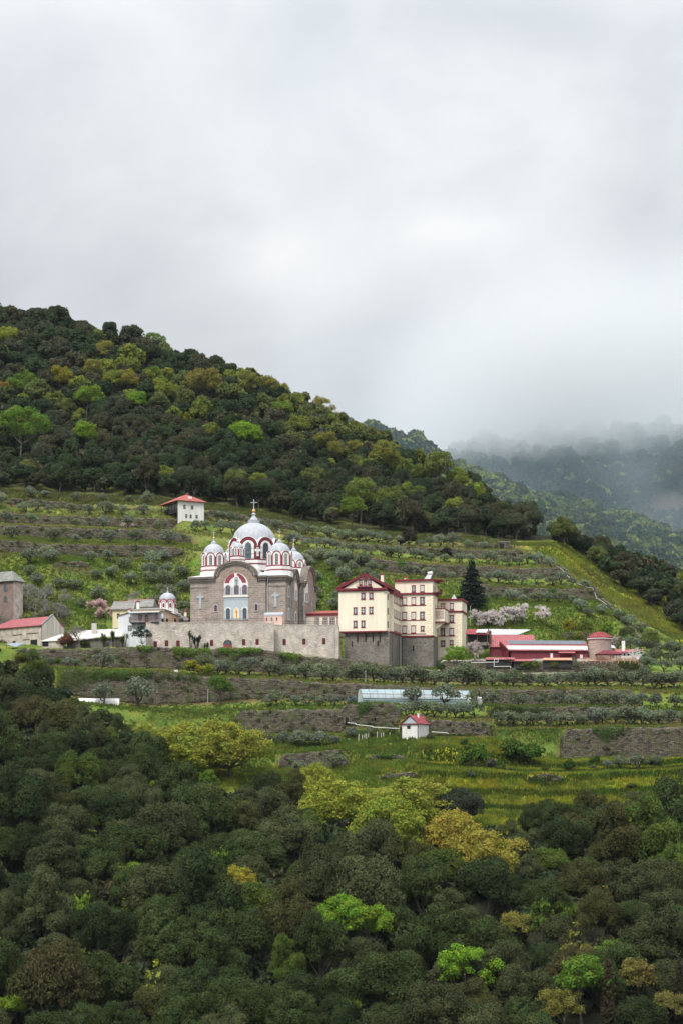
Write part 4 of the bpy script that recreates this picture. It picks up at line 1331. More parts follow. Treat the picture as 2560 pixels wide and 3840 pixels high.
# the two old olives in front of the greenhouse and those by the white tunnel
for px, D, s, lab in ((1548, 556.5, 1.2, 'old olive tree with a thick trunk in front of the middle of the greenhouse'), (1668, 556.5, 1.45, 'widest old olive tree in front of the right part of the greenhouse'),
                      (390, 557.5, 1.3, 'old dark-trunked olive tree in front of the white tunnel'), (520, 558, 1.75, 'large pale olive tree right of the white tunnel'), (384, 571, 1.15, 'lone olive tree with thick dark trunk on the lip below the long wall'), (818, 571, 1.0, 'olive tree with a bare trunk beside the white bee box')):
    plant(OLIVE[int(rr.integers(6))], at_D(px, D, -.1), s, rr.uniform(0, 6.28), np.array((.155, .18, .12)), 'olive_tree', lab, 'olive tree')


# --- bare, blossoming and other single plants ------------------------------
def twig_tree(seed, H, spread, depth=4, r0=.18, up=.5, nb=3):
    r = np.random.default_rng(seed)
    mb, tips = MB(), []

    def grow(p, d, L, rad, lev):
        q = p + d * L
        mid = p.lerp(q, .5) + Vector(r.normal(0, L * .06, 3))
        mb.tube([p, mid, q], [rad, rad * .8, rad * .6], 5 if lev > 1 else 4)
        if lev == 0:
            tips.append((q, d))
            return
        for k in range(nb if lev > 1 else nb + 1):
            e = (d + Vector(r.normal(0, spread, 3)) + Vector((0, 0, up * .3))).normalized()
            grow(q if k else mid.lerp(q, .7), e, L * r.uniform(.6, .85), rad * .6, lev - 1)
    grow(Vector((0, 0, -.5)), Vector((r.normal(0, .1), r.normal(0, .1), 1)).normalized(), H * .3, r0, depth)
    return mb, tips


def bare_tree(px, py, H, label, seed, D=None, Dmax=700, mat='bark_grey', name='bare_tree', depth=4, spread=.55):
    g = at_D(px, D) if D else on_ground(px, py, 583, Dmax)
    root = thing(name, label, 'tree', g, 0)
    mb, tips = twig_tree(seed, H, spread, depth, r0=H * .04)
    k = int(len(mb.f) * .05) or 1
    mb.build('branches' if False else 'trunk', mat, root)
    tw = MB()
    r = np.random.default_rng(seed)
    for q, d in tips:
        for _ in range(3):
            e = (d + Vector(r.normal(0, .6, 3))).normalized()
            tw.tube([q, q + e * H * .09], [.035, .015], 3)
    tw.build('crown', mat, root)
    return root


bare_tree(505, 2225, 6.5, 'bare spreading tree on the green slope above the chapel dome', 1, D=640)
bare_tree(170, 2275, 5.5, 'bare grey tree beside the brick house with the plaster side', 2, D=626)
bare_tree(235, 2275, 6.2, 'tall bare tree above the red-roofed barn', 3, D=626)
bare_tree(110, 2290, 4.5, 'bare tree just in front of the brick house', 4, D=622)
bare_tree(300, 2425, 7.5, 'bare grey tree in front of the long whitewashed roof', 5, D=587)
bare_tree(60, 2290, 5.0, 'bare twisted tree above the barn ridge at the left margin', 6, D=616)
bare_tree(1895, 2470, 5.0, 'almost leafless tree in front of the solar-panel shed', 8, D=592, mat='bark')
thick = np.random.default_rng(8)
for k in range(26):
    px, D = (k % 13) * 21 + thick.uniform(-8, 8), (609, 619)[k // 13] + thick.uniform(-3, 3)
    bare_tree(px, 0, 4.2 + .5 * (k % 3), 'grey leafless bush in the thicket above the red-roofed barn', 30 + k, D=D, name='bare_bush', depth=4, spread=.9)
for o in list(C.objects):
    if o.name.startswith('bare_bush') and o.parent is None:
        o['group'] = 'leafless bushes above the barn'


def blossom_tree(px, D, H, label, seed, col=(.66, .52, .52), dens=34, flat=1.0):
    g = at_D(px, D)
    root = thing('blossom_tree', label, 'blossom tree', g, 0)
    root.scale = (1, 1, flat)
    H *= 1.2
    mb, tips = twig_tree(seed, H, .62, 4, r0=H * .03, up=.5)
    mb.build('trunk', 'bark', root)
    r = np.random.default_rng(seed)
    pts, nr = [], []
    for q, d in tips:
        t = r.random((dens, 1)) * 1.0
        pts.append(np.array(q)[None] + np.array(d)[None] * t * .8 + r.normal(0, .16, (dens, 3)))
        nr.append(np.repeat(np.array(d)[None], dens, 0))
    v, q = cards(np.vstack(pts), np.vstack(nr), .26, r, jitter=1.2)
    o = np_mesh('crown', v, q, 'blossom', root)
    o.color = (*col, 1)
    return root


blossom_tree(362, 621, 5.6, 'pink blossom tree left of the slate-roofed houses', 11, (.66, .46, .45), flat=.8)
blossom_tree(408, 620, 4.6, 'smaller pink blossom tree touching the slate-roofed house', 12, (.64, .46, .45), flat=.8)
blossom_tree(1772, 640.5, 5.0, 'pale blossom tree nearest the corner of the cream building', 13, (.62, .55, .55), flat=.8)
blossom_tree(1822, 640.5, 5.0, 'low pale blossom tree between the cream building and the wide blossom tree', 14, (.64, .57, .56), flat=.8)
blossom_tree(1890, 640.5, 6.0, 'white blossom tree above the corrugated white roof', 15, (.72, .65, .65), flat=.85)
blossom_tree(1960, 641, 6.6, 'widest white blossom tree on the terrace above the sheds', 16, (.74, .67, .66), flat=.85)
blossom_tree(2022, 640.5, 5.8, 'white blossom tree at the right end of the blossom group', 17, (.72, .64, .64), flat=.8)
blossom_tree(1856, 640.5, 5.4, 'pale blossom tree closing the gap in the middle of the blossom row', 24, (.66, .59, .58), flat=.8)
blossom_tree(1925, 640.5, 5.6, 'white blossom tree between the two largest of the blossom row', 25, (.72, .65, .64), flat=.8)
blossom_tree(1778, 593, 4.4, 'greyish pink blossom tree right of the lime-green tree by the cream building', 18, (.52, .44, .43))
blossom_tree(2300, 612, 5.0, 'fading blossom tree behind the round stone tower', 19, (.42, .37, .33), dens=10)
blossom_tree(480, 700, 3.0, 'little white blossom sapling left of the white hillside house', 20, (.62, .52, .46), dens=10)

# bright young trees and bushes near the buildings
special(SPRING[0], 1702, 2520, .74, (.18, .30, .03), 'lime_tree', 'bright lime-green tree at the corner of the cream building', D=586, rad=2)
for px, D, s, col, lab in ((2135, 634, .62, (.24, .235, .03), 'mustard-yellow bushy tree above the round tower'), (2190, 633, .6, (.14, .17, .03), 'dull green bushy tree beside the mustard-yellow one'), (2275, 634, .62, (.15, .24, .03), 'fresh green bushy tree right of the mustard pair'),
                           (2350, 634, .62, (.085, .10, .04), 'dark olive bushy tree under the stepped wall'), (2440, 618, .8, (.16, .20, .05), 'light green tree behind the metal frame'), (2170, 628, .4, (.22, .23, .03), 'yellow bush behind the solar-panel shed roof'),
                           (2420, 589.5, .35, (.22, .21, .035), 'yellow-green bush at the end of the deck fence'), (2005, 591, .34, (.15, .2, .04), 'leafy bush in front of the crimson shed wall'), (1965, 591, .32, (.13, .18, .04), 'low leafy bush below the solar panels'),
                           (2075, 591, .3, (.16, .17, .05), 'thin bush beside the crimson shed awning')):
    g = at_D(px, D)
    plant(SPRING[int(rr.integers(5))], g, s, rr.uniform(0, 6), col, 'bushy_tree', lab, 'tree')
for px, D, s, col, lab in ((1535, 706, 2.2, (.05, .042, .03), 'dark brown round bush between the two highest olive rows'), (1668, 702, 1.3, (.045, .045, .03), 'small dark bush on the wall above the olive row'), (1650, 588.5, .95, (.07, .11, .03), 'green bush at the wall corner beside the bright lime tree'), (50, 0, 0, 0, 0),
                           (80, 581, 1.2, (.17, .17, .03), 'yellowish bush at the left end of the long retaining wall'), (150, 581, .8, (.08, .17, .02), 'green bush against the long retaining wall below the barn'), (222, 582.6, .9, (.10, .20, .02), 'bright green bush hanging over the retaining wall near the barn'),
                           (318, 587.5, .95, (.075, .085, .03), 'dark green bush in front of the whitewashed roof'), (250, 587.0, 1.6, (.19, .085, .06), 'reddish-brown twiggy bush beside the lean-to roof'),
                           (1322, 555.6, 0.9, (.16, .21, .2), 'blue-grey spiky agave clump before the greenhouse'), (720, 569.5, 1.6, (.26, .27, .03), 'yellow-flowering bush on the lip of the ivy-hung wall'), (780, 569, 1.3, (.24, .26, .03), 'smaller yellow-flowering bush beside the wall post'),
                           (640, 2, 0, 0, 0), (1930, 526, 2.4, (.075, .14, .025), 'leafy green mound below the bend of the tall wall'), (1990, 527, 2.0, (.085, .15, .025), 'second leafy green mound at the tall wall foot'), (1780, 521, 2.4, (.095, .17, .025), 'big grassy mound between the hut and the tall wall'),
                           (2130, 522, 1.2, (.06, .11, .025), 'dark green bush at the foot of the tall long wall'), (1840, 520, 1.0, (.11, .11, .09), 'grey twiggy olive bush on the grassy mound')):
    if s:
        plant(SHRUB[int(rr.integers(3))], at_D(px, D), s, rr.uniform(0, 6), col, 'bush', lab, 'bush')

# dark-leaved small tree against the white house, and spiky yuccas by the rampart
g = at_D(535, 585.6)
DARKT = broadleaf(301, 2.6, 2.0, 3.2, 16, 1300, .34, 'leaf', 'bark', r0=.12, fork=.7, ntip=9, rmin=.24, rmax=.36, core=False, depth=.7, low=-.5)
plant(DARKT, g, .98, 1.0, (.03, .055, .04), 'ornamental_tree', 'dark blue-green tree before the white balcony house', 'tree')


def yucca(px, D, H, heads, label, seed, col=(.10, .15, .035)):
    root = thing('yucca', label, 'yucca', at_D(px, D), 0)
    r = np.random.default_rng(seed)
    mb = MB()
    V, Q, o = [], [], 0
    for k in range(heads):
        x, y = r.normal(0, .55), r.normal(0, .4)
        h = H * r.uniform(.55, 1.0)
        mb.tube([(x * .3, y * .3, -.4), (x * .7, y * .7, h * .5), (x, y, h)], [.13, .11, .1], 5)
        for m in range(110):
            d = sphere_pts(1, r)[0]
            d[2] = d[2] * .8 + .25
            p = np.array((x, y, h + r.uniform(-.5, .15)))
            e = p + d * r.uniform(.6, .95)
            e[2] -= .15
            sdir = np.cross(d, (0, 0, 1.0)); sdir /= np.linalg.norm(sdir) + 1e-6
            V += [p - sdir * .08, p + sdir * .08, e + sdir * .03, e - sdir * .03]
            Q.append((o, o + 1, o + 2, o + 3)); o += 4
    mb.build('trunk', 'bark', root)
    c = np_mesh('crown', np.array(V), Q, 'leaf', root)
    c.color = (*col, 1)
    return root


yucca(392, 586.5, 3.6, 5, 'leafy yucca clump at the end of the whitewashed roof', 1)
yucca(425, 586.5, 3.8, 6, 'tallest yucca clump next to the whitewashed roof', 2)
yucca(463, 586.5, 3.6, 5, 'yucca clump at the foot of the white balcony house', 3)
yucca(716, 585.5, 4.2, 3, 'two-headed yucca against the pale rampart', 4, (.05, .085, .03))
yucca(738, 585.5, 3.2, 6, 'dense dark yucca bush beside the two-headed one', 5, (.035, .065, .03))
yucca(770, 585.5, 1.2, 3, 'low dark yucca at the foot of the rampart', 6, (.045, .08, .03))


# --- ivy hanging on the walls ------------------------------------------------
def ivy(line, a, b, cover, label, col, seed, dens=26, size=.32, top=.15, below=None):
    """cover(u) -> how far (metres) the ivy hangs at u in 0..1 along the stretch."""
    r = np.random.default_rng(seed)
    L = LINE[line]
    D = L['D']
    w = (b - a) / F * D
    pts, nr = [], []
    n = int(w * dens * 3)
    for _ in range(n):
        u = r.random()
        px = a + (b - a) * u
        zt = (YH - np.interp(px, cols, L['ytop'])) / F * D
        h = cover(u) * r.uniform(.7, 1.15)
        if h <= 0:
            continue
        v = r.random() ** 1.25
        bulge = .25 + .55 * math.sin(PI * min(1, v * 1.1)) * r.random()
        iw = np.interp(px, cols, L['inw'])
        zb_ = (YH - np.interp(px, cols, L['ybot'])) / F * D
        back_ = 3.3 * (1 - iw) * min(1, v * h / max(zt - zb_, .5)) - .75 * (1 - iw)
        pts.append(((px - CX) / F * D, D - .95 - bulge - back_, zt + top - v * h + r.normal(0, .12)))
        nr.append((0, -1, .5))
    for _ in range(n // 4):
        u = r.random()
        px = a + (b - a) * u
        if cover(u) <= 0:
            continue
        zt = (YH - np.interp(px, cols, L['ytop'])) / F * D
        pts.append(((px - CX) / F * D, D - .9 + r.uniform(0, 1.3), zt + .1 + abs(r.normal(0, .18))))
        nr.append((0, -.3, 1))
    if not pts:
        return
    pts, nr = np.array(pts), np.array(nr, float)
    org = pts.mean(0)
    v, q = cards(pts - org, nr, size, r, jitter=.7)
    o = np_mesh('ivy', v, q, 'leaf')
    o.location = org
    o.color = (*col, 1)
    tag(o, label, 'ivy')


IVY = (.115, .21, .022)
ivy('T1', 515, 575, lambda u: 1.5 * math.sin(PI * u), 'ivy tuft hanging on the retaining wall below the white house', IVY, 1)
ivy('T1', 650, 790, lambda u: 1.6 + 1.2 * math.sin(PI * u) * abs(math.sin(7 * u)), 'ivy cushion on the retaining wall under the yuccas', IVY, 2)
ivy('T1', 818, 980, lambda u: 1.3 + 2.6 * math.exp(-((u - .35) / .12) ** 2), 'ivy cushion on the retaining wall under the rampart door', IVY, 3)
ivy('T1', 1045, 1132, lambda u: 1.0 + 1.5 * u * (u < .9), 'last ivy cushion before the rampart corner', IVY, 4)
ivy('T2', 215, 570, lambda u: (5.2 + 1.5 * math.sin(9 * u)) * (1 - u * .75), 'broad dark ivy mantle covering the left end of the terrace wall', (.085, .15, .02), 5, dens=34)
ivy('T2', 570, 760, lambda u: 1.2 + 1.1 * math.sin(11 * u) ** 2, 'thin ivy fringe in the middle of the ivy-hung wall', (.07, .10, .025), 6, dens=12)
ivy('T3', 1338, 1388, lambda u: 4.2 * (1 - .5 * u), 'upright ivy patch on the stepped wall below the greenhouse', (.06, .13, .02), 7)
ivy('T3', 555, 890, lambda u: 2.6 + 1.2 * math.sin(8 * u), 'weedy green bank behind the broad yellow-green tree', (.10, .14, .03), 16, dens=22)
ivy('T4', 1845, 2105, lambda u: 5.0 + 1.5 * math.sin(6 * u), 'green bank of creepers at the bend of the tall wall', (.07, .12, .022), 8, dens=30)
ivy('T4', 2215, 2335, lambda u: 3.4 * math.sin(PI * u) ** .7, 'ivy spilling over the tall long wall', (.06, .13, .018), 9)
ivy('T3', 1820, 2060, lambda u: 2.0 + .8 * math.sin(9 * u), 'creeper bank under the olives right of the greenhouse', (.055, .10, .02), 10, dens=20)
ivy('T0', 2310, 2420, lambda u: 2.8 * math.sin(PI * u) ** .6, 'ivy hanging under the corner of the deck fence', (.06, .115, .02), 11)
ivy('U3', 1345, 1378, lambda u: 3.2, 'narrow ivy strip on the long tall wall, nearer the church', (.075, .15, .02), 12)
ivy('U3', 1490, 1516, lambda u: 3.0, 'narrow ivy strip on the long tall wall, nearer the conifer', (.075, .15, .02), 13)
ivy('U4', 2050, 2082, lambda u: 2.2, 'ivy strip on the wall over the blossom trees', (.075, .15, .02), 14)
ivy('T5', 1420, 1480, lambda u: 1.0, 'weeds draped on the ruined ledge below the hut', (.075, .14, .02), 15, dens=14)


# --- grass -------------------------------------------------------------------
def grass(name, spots, label, seed, hmin=.35, hmax=.8, w=.09):
    """spots: (x, y, z, tint) tufts of a few blades each."""
    r = np.random.default_rng(seed)
    S = np.array([s[:3] for s in spots])
    T = np.array([s[3] for s in spots])
    B = 5
    n = len(S) * B
    p = np.repeat(S, B, 0) + np.stack([r.normal(0, .18, n), r.normal(0, .18, n), np.full(n, -.06)], -1)
    a = r.uniform(0, 6.28, n)
    h = r.uniform(hmin, hmax, n)
    lean = r.normal(0, .28, (n, 2)) * h[:, None]
    sx = np.stack([np.cos(a), np.sin(a), np.zeros(n)], -1) * (w * r.uniform(.7, 1.6, n))[:, None]
    tip = p + np.stack([lean[:, 0], lean[:, 1], h], -1)
    v = np.stack([p - sx, p + sx, tip], 1).reshape(-1, 3)
    t = np.repeat(np.repeat(T, B, 0) * r.uniform(.75, 1.25, (n, 1)), 3, 0)
    o = np_mesh(name, v, np.arange(3 * n).reshape(-1, 3), 'grass_tint', tint=t)
    tag(o, label, kind='stuff')


def blend(a, b, t):
    return np.array(a) * (1 - t) + np.array(b) * t


r = np.random.default_rng(91)
spots = []
LIPCOL = {'U1': (SCRUB, GRASS), 'U2': (STRAW, GRASS * 1.25), 'U3': (STRAW, GRASS * 1.25), 'U4': (STRAW * .8, GRASS * 1.25), 'U5': (GRASS, LUSH), 'U6': (GRASS, LUSH), 'T2': (GRASS, STRAW), 'T3': (GRASS, LUSH), 'T4': (GRASS * 1.1, STRAW), 'T5': (GRASS, LUSH), 'T6': (YELLOW, GRASS), 'T7': (YELLOW, GRASS), 'T75': (YELLOW, GRASS), 'T65': (YELLOW, GRASS)}
for L in LINES:
    if L['n'] not in LIPCOL:
        continue
    c1, c2 = LIPCOL[L['n']]
    D = L['D']
    for k in range(4600):
        px = r.uniform(-30, 2600)
        if L['n'][0] == 'T' and wood_edge(px) < np.interp(px, cols, L['ytop']):
            continue
        d = D - .55 + abs(r.normal(0, 1)) * 2.2 if k % 3 else D + r.uniform(-.7, 9)
        v = at_D(px, d)
        t = np.clip(.5 + .5 * math.sin(px / 61.0 + D) * math.sin(px / 23.0 + D * 2) + r.normal(0, .25), 0, 1)
        spots.append((v.x, v.y, v.z, blend(c1, c2, t)))
grass('terrace_grass', spots, 'long grass and weeds along the lips of the terraces', 1)
spots = []
for k in range(34000):
    px, D = r.uniform(1560, 2560), r.uniform(478, 538)
    v = at_D(px, D)
    py = in_px(v)[1]
    if py > wood_edge(px) or py < 2770:
        continue
    f = .5 + .5 * math.sin(D * .75 + math.sin(px / 90.0) * 2) * (.55 + .45 * math.sin(px / 47.0 + D * .2))
    f = np.clip(f * 1.5 - .35 + .25 * math.sin(px / 23.0) * math.sin(D * 1.3), 0, 1)
    yw = np.clip(f * np.clip((px - 1500) / 200, 0, 1) * np.clip((D - 540) / -12, .25, 1) + r.normal(0, .15), 0, 1)
    col_ = blend(LUSH if r.random() < .4 else GRASS, YELLOW, yw)
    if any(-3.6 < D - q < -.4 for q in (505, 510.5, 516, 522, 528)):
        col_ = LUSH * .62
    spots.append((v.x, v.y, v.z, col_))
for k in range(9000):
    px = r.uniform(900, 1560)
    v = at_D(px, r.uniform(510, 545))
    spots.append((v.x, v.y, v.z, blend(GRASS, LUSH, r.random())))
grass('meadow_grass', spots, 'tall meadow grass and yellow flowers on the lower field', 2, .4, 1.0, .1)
spots = []
for k in range(24000):
    px, D = r.uniform(1925, 2600), r.uniform(640, 745)
    v = at_D(px, D)
    py = in_px(v)[1]
    lim = float(itp([(2030, 1936), (2105, 2090), (2150, 2140), (2205, 2240), (2260, 2310), (2320, 2385), (2420, 2560)], py))
    if py < 2036 or py > 2400 or px < lim or py < oak_edge(px) - 12:
        continue
    f = np.clip(.5 + .5 * math.sin(px / 37.0) * math.sin(D / 7.0) + r.normal(0, .2), 0, 1)
    c = blend(blend(GRASS, LUSH, r.random()), YELLOW, f * .62)
    if py > 2120 and r.random() < .18:
        c = EARTH
    spots.append((v.x, v.y, v.z, c))
grass('flower_strip', spots, 'strip of yellow-flowering weeds running down beside the oaks', 3, .4, .95, .1)
spots = []
for k in range(30000):
    px, D = r.uniform(-30, 1420), r.uniform(603, 688)
    if 720 < px < 1060 or (px > 400 and D < 630):
        continue
    v = at_D(px, D)
    py = in_px(v)[1]
    f = np.clip(.5 + .5 * math.sin(px / 53.0 + D * .3) * math.sin(D / 4.0) + r.normal(0, .25), 0, 1)
    spots.append((v.x, v.y, v.z, blend(GRASS * 1.15, LUSH, f)))
for k in range(14000):
    px, D = r.uniform(1420, 2300), r.uniform(600, 674)
    v = at_D(px, D)
    spots.append((v.x, v.y, v.z, blend(GRASS, LUSH, r.random())))
for k in range(5000):
    px, D = r.uniform(0, 1800), r.uniform(716, 731)
    v = at_D(px, D)
    spots.append((v.x, v.y, v.z, blend(SCRUB, GRASS * .8, r.random())))
grass('slope_grass', spots, 'lush grass on the slopes above the monastery', 4, .35, .8, .11)


def weeds(name, n, px0, px1, D0, D1, tones, label, seed, keep=lambda px, py, D: True, rad=(.35, 1.0), size=.3):
    """Low leafy clumps scattered over the grass."""
    r = np.random.default_rng(seed)
    P_, N_, T_ = [], [], []
    for _ in range(n):
        px, D = r.uniform(px0, px1), r.uniform(D0, D1)
        v = at_D(px, D)
        if not keep(px, in_px(v)[1], D):
            continue
        m = 26
        R = r.uniform(*rad)
        d = sphere_pts(m, r)
        d[:, 2] = np.abs(d[:, 2])
        P_.append(np.array(v) + d * R * r.uniform(.5, 1, (m, 1)) * (1.2, 1.2, .75))
        N_.append(d)
        T_.append(np.repeat((np.array(tones[int(r.integers(len(tones)))]) * r.uniform(.7, 1.25))[None], m * 4, 0))
    v, q = cards(np.vstack(P_), np.vstack(N_), size, r)
    tag(np_mesh(name, v, q, 'grass_tint', tint=np.vstack(T_)), label, kind='stuff')


WT = [(.07, .12, .022), (.10, .15, .03), (.055, .085, .025), (.14, .15, .035), (.12, .10, .045), (.19, .19, .03)]
weeds('meadow_weeds', 1500, 600, 2560, 480, 556, WT, 'leafy weeds scattered over the lower field', 5, lambda px, py, D: py < wood_edge(px) and D > 482)
weeds('slope_weeds', 1300, -20, 1420, 605, 690, WT[:5], 'leafy weeds scattered over the upper slopes', 6, lambda px, py, D: not (560 < px < 1260 and D < 640))
weeds('terrace_weeds', 1200, 0, 2560, 545, 582, WT[:5], 'leafy weeds along the lower terraces', 7, lambda px, py, D: py < wood_edge(px) and not (1340 < px < 1780 and 553 < D < 567), (.25, .6))
weeds('right_slope_weeds', 700, 1420, 2560, 630, 735, WT, 'leafy weeds on the slope behind the sheds', 8)
weeds('edge_scrub', 700, -20, 1950, 708, 733, [(.075, .075, .035), (.06, .08, .03), (.1, .075, .045), (.1, .12, .035)], 'low scrub along the foot of the hillside wood', 9, rad=(.4, 1.2))
und = []
ru = np.random.default_rng(15)
for _ in range(2600):
    px, D = ru.uniform(-60, 2640), ru.uniform(372, 570)
    v = at_D(px, D)
    py = in_px(v)[1]
    if py > wood_edge(px) and py < 4050 and not blocked(v.x, v.y):
        und.append((v.x, v.y, v.z - 1.2))
mass('undergrowth', scatter(und, 3.4), lowB, 'dark undergrowth filling the gaps of the lower wood', .62, seed=9, tones=[t for t, w in TONES[:4]])

hu = []
for _ in range(5200):
    px = ru.uniform(-60, 2640)
    D = ru.uniform(733, 970) if px < 1990 else ru.uniform(690, 800)
    if D > float(itp(RIDGE_D, px)) + 8:
        continue
    v = at_D(px, D)
    py = in_px(v)[1]
    if 1985 < px < 2085 or px > 1990 and py > oak_edge(px) - 8 or blocked(v.x, v.y):
        continue
    hu.append((v.x, v.y, v.z - 1.0))
mass('hillside_undergrowth', scatter(hu, 4.2), lowB, 'dark undergrowth beneath the hillside wood', .66, seed=19, tones=htones[:4])

fw = np.random.default_rng(61)
P_, N_, T_ = [], [], []
for L in LINES:
    if L['n'] in ('T0', 'M', 'E', 'U6'):
        continue
    for _ in range(230):
        px = fw.uniform(-20, 2580)
        if np.interp(px, cols, L['inw']) < .5 or (L['n'][0] == 'T' and np.interp(px, cols, L['ytop']) > wood_edge(px)):
            continue
        D = L['D'] - 1.0
        zt_, zb_ = (YH - np.interp(px, cols, L['ytop'])) / F * D, (YH - np.interp(px, cols, L['ybot'])) / F * D
        on_face = fw.random() < .45
        z = fw.uniform(zb_, zt_) if on_face else zb_
        R = fw.uniform(.3, .7) if on_face else fw.uniform(.5, 1.15)
        d = sphere_pts(30, fw)
        d[:, 1] = -np.abs(d[:, 1])
        P_.append(np.array(((px - CX) / F * D, D, z)) + d * R * fw.uniform(.5, 1, (30, 1)) * (1.7, .5, .8))
        N_.append(d)
        T_.append(np.repeat((np.array(WT[int(fw.integers(5))]) * fw.uniform(.6, 1.2))[None], 120, 0))
v, q = cards(np.vstack(P_), np.vstack(N_), .32, fw)
tag(np_mesh('wall_weeds', v, q, 'grass_tint', tint=np.vstack(T_)), 'weeds and creepers growing on and along the terrace walls', kind='stuff')

weeds('thicket_scrub', 420, -30, 255, 603, 623, [(.12, .105, .085), (.09, .08, .06), (.15, .13, .11), (.075, .08, .04)], 'grey twiggy scrub between the barn and the brick house', 23, rad=(.6, 1.7), size=.34)
for k in range(16):
    px, D = ru.uniform(1600, 2520), ru.uniform(506, 536)
    plant(SHRUB[k % 3], at_D(px, D), ru.uniform(.45, 1.1), ru.uniform(0, 6), np.array(((.07, .12, .025), (.10, .13, .04), (.12, .13, .085))[k % 3]) * ru.uniform(.8, 1.2), 'small_bush', 'small green bush dotted about the yellow flower field', 'bush', 'small bushes on the flower field', sz=ru.uniform(.4, .9))
sw = []
for _ in range(5000):
    px = ru.uniform(-2200, -60) if ru.random() < .5 else ru.uniform(2640, 4600)
    D = ru.uniform(372, 960) if px < 0 else ru.uniform(372, 800)
    v = at_D(px, D)
    sw.append((v.x, v.y, v.z - .5))
for _ in range(1500):
    X_, Y_ = ru.uniform(-300, 300), ru.uniform(330, 372)
    if abs(X_) > 2600 / F * Y_ * .6:
        sw.append((X_, Y_, -54.5))
mass('flanking_wood', scatter(sw, 7.6), lowB, 'wood continuing on both sides of the hillside', 1.0, seed=29, tones=htones[:4], spring=.06)

# ------------------------------------------------------------------ buildings
def window(root, fc, a0, a1, z0, z1, frame='trim_red', glass='glass', fw=.1, arched=False, surround=None, sw=.18, nx=2, nz=3, sill=None, hood=None, o=0.0, bar=.045, barmat=None, name='window', k=1.0, ow=.07):
    """A window: frame, bars and surround in one mesh, the pane below it."""
    a0, a1 = min(a0, a1), max(a0, a1)
    z0, z1 = min(z0, z1), max(z0, z1)
    shp = (lambda p0, p1, q0, q1: arch(p0, p1, q0, q1, 8, k)) if arched else (lambda p0, p1, q0, q1: [(p0, q0), (p1, q0), (p1, q1), (p0, q1)])
    mb = MB()
    mats = [frame, surround or frame, barmat or frame]
    mb.ring(fc, shp(a0, a1, z0, z1), shp(a0 + fw, a1 - fw, z0 + fw, z1 - fw), o - .03, o + ow, 0)
    if surround:
        mb.ring(fc, shp(a0 - sw, a1 + sw, z0 - sw * .3, z1 + sw), shp(a0 - .004, a1 + .004, z0 - .004, z1 + .004), o - .03, o + ow + .05, 1)
    if sill:
        mb.rect(fc, a0 - sw - .06, a1 + sw + .06, z0 - sw * .3 - .14, z0 - sw * .3 - .004, o - .03, o + ow + .14, 1)
    if hood:
        mb.ring(fc, arcpts((a0 + a1) / 2, z1 - (a1 - a0) / 2, (a1 - a0) / 2 + sw + hood, (a1 - a0) / 2 + sw + hood, 10), arcpts((a0 + a1) / 2, z1 - (a1 - a0) / 2, (a1 - a0) / 2 + sw + .004, (a1 - a0) / 2 + sw + .004, 10), o - .03, o + ow + .12, 1, closed=False)
    for i in range(1, nx):
        x = a0 + fw + (a1 - a0 - 2 * fw) * i / nx
        mb.rect(fc, x - bar / 2, x + bar / 2, z0 + fw, z1 - fw * (1.0 if not arched else 1.6), o + .02, o + .052, 2)
    for i in range(1, nz):
        z = z0 + fw + (z1 - z0 - 2 * fw) * i / nz
        if arched and z > z1 - (a1 - a0) * .35:
            continue
        mb.rect(fc, a0 + fw, a1 - fw, z - bar / 2, z + bar / 2, o + .024, o + .048, 2)
    w = mb.build(name, mats, root)
    MB().plate(fc, shp(a0 + fw * .8, a1 - fw * .8, z0 + fw * .8, z1 - fw * .8), o - .02, o + .018).build('pane', glass, w)
    return w


def cross_poly(c, z0, z1, arm, t, zc):
    h = t / 2
    return [(c - h, z0), (c + h, z0), (c + h, zc - h), (c + arm, zc - h), (c + arm, zc + h), (c + h, zc + h), (c + h, z1), (c - h, z1), (c - h, zc + h), (c - arm, zc + h), (c - arm, zc - h), (c - h, zc - h)]


def hip_roof(x0, x1, y0, y1, z, h, over=.5, inset=None, th=.14, axis='x', i0=None, i1=None):
    """Hipped roof; the ridge runs along the axis and stops i0 / i1 short of the ends (0 makes a gable)."""
    mb = MB()
    X0, X1, Y0, Y1 = x0 - over, x1 + over, y0 - over, y1 + over
    if axis == 'x':
        d = (Y1 - Y0) / 2
        a, b = (X0 + (d if i0 is None else i0), (Y0 + Y1) / 2, z + h), (X1 - (d if i1 is None else i1), (Y0 + Y1) / 2, z + h)
    else:
        d = (X1 - X0) / 2
        a, b = ((X0 + X1) / 2, Y0 + (d if i0 is None else i0), z + h), ((X0 + X1) / 2, Y1 - (d if i1 is None else i1), z + h)
    base = [(X0, Y0, z), (X1, Y0, z), (X1, Y1, z), (X0, Y1, z)]
    low = [(x, y, z - th) for x, y, _ in base]
    v = base + [a, b] + low
    if axis == 'x':
        f = [(0, 1, 5, 4), (1, 2, 5), (2, 3, 4, 5), (3, 0, 4)]
    else:
        f = [(0, 1, 4), (1, 2, 5, 4), (2, 3, 5), (3, 0, 4, 5)]
    f += [(0, 1, 7, 6), (1, 2, 8, 7), (2, 3, 9, 8), (3, 0, 6, 9), (6, 7, 8, 9)]
    return mb.add(v, f)


def slab(p, th=.12, mi=0, mb=None):
    """A thin roof sheet through 3-D corner points, given a real thickness."""
    mb = mb or MB()
    n = len(p)
    v = [Vector(q) for q in p] + [Vector(q) - Vector((0, 0, th)) for q in p]
    f = [tuple(range(n)), tuple(range(2 * n - 1, n - 1, -1))] + [(i, (i + 1) % n, n + (i + 1) % n, n + i) for i in range(n)]
    return mb.add(v, f, mi)


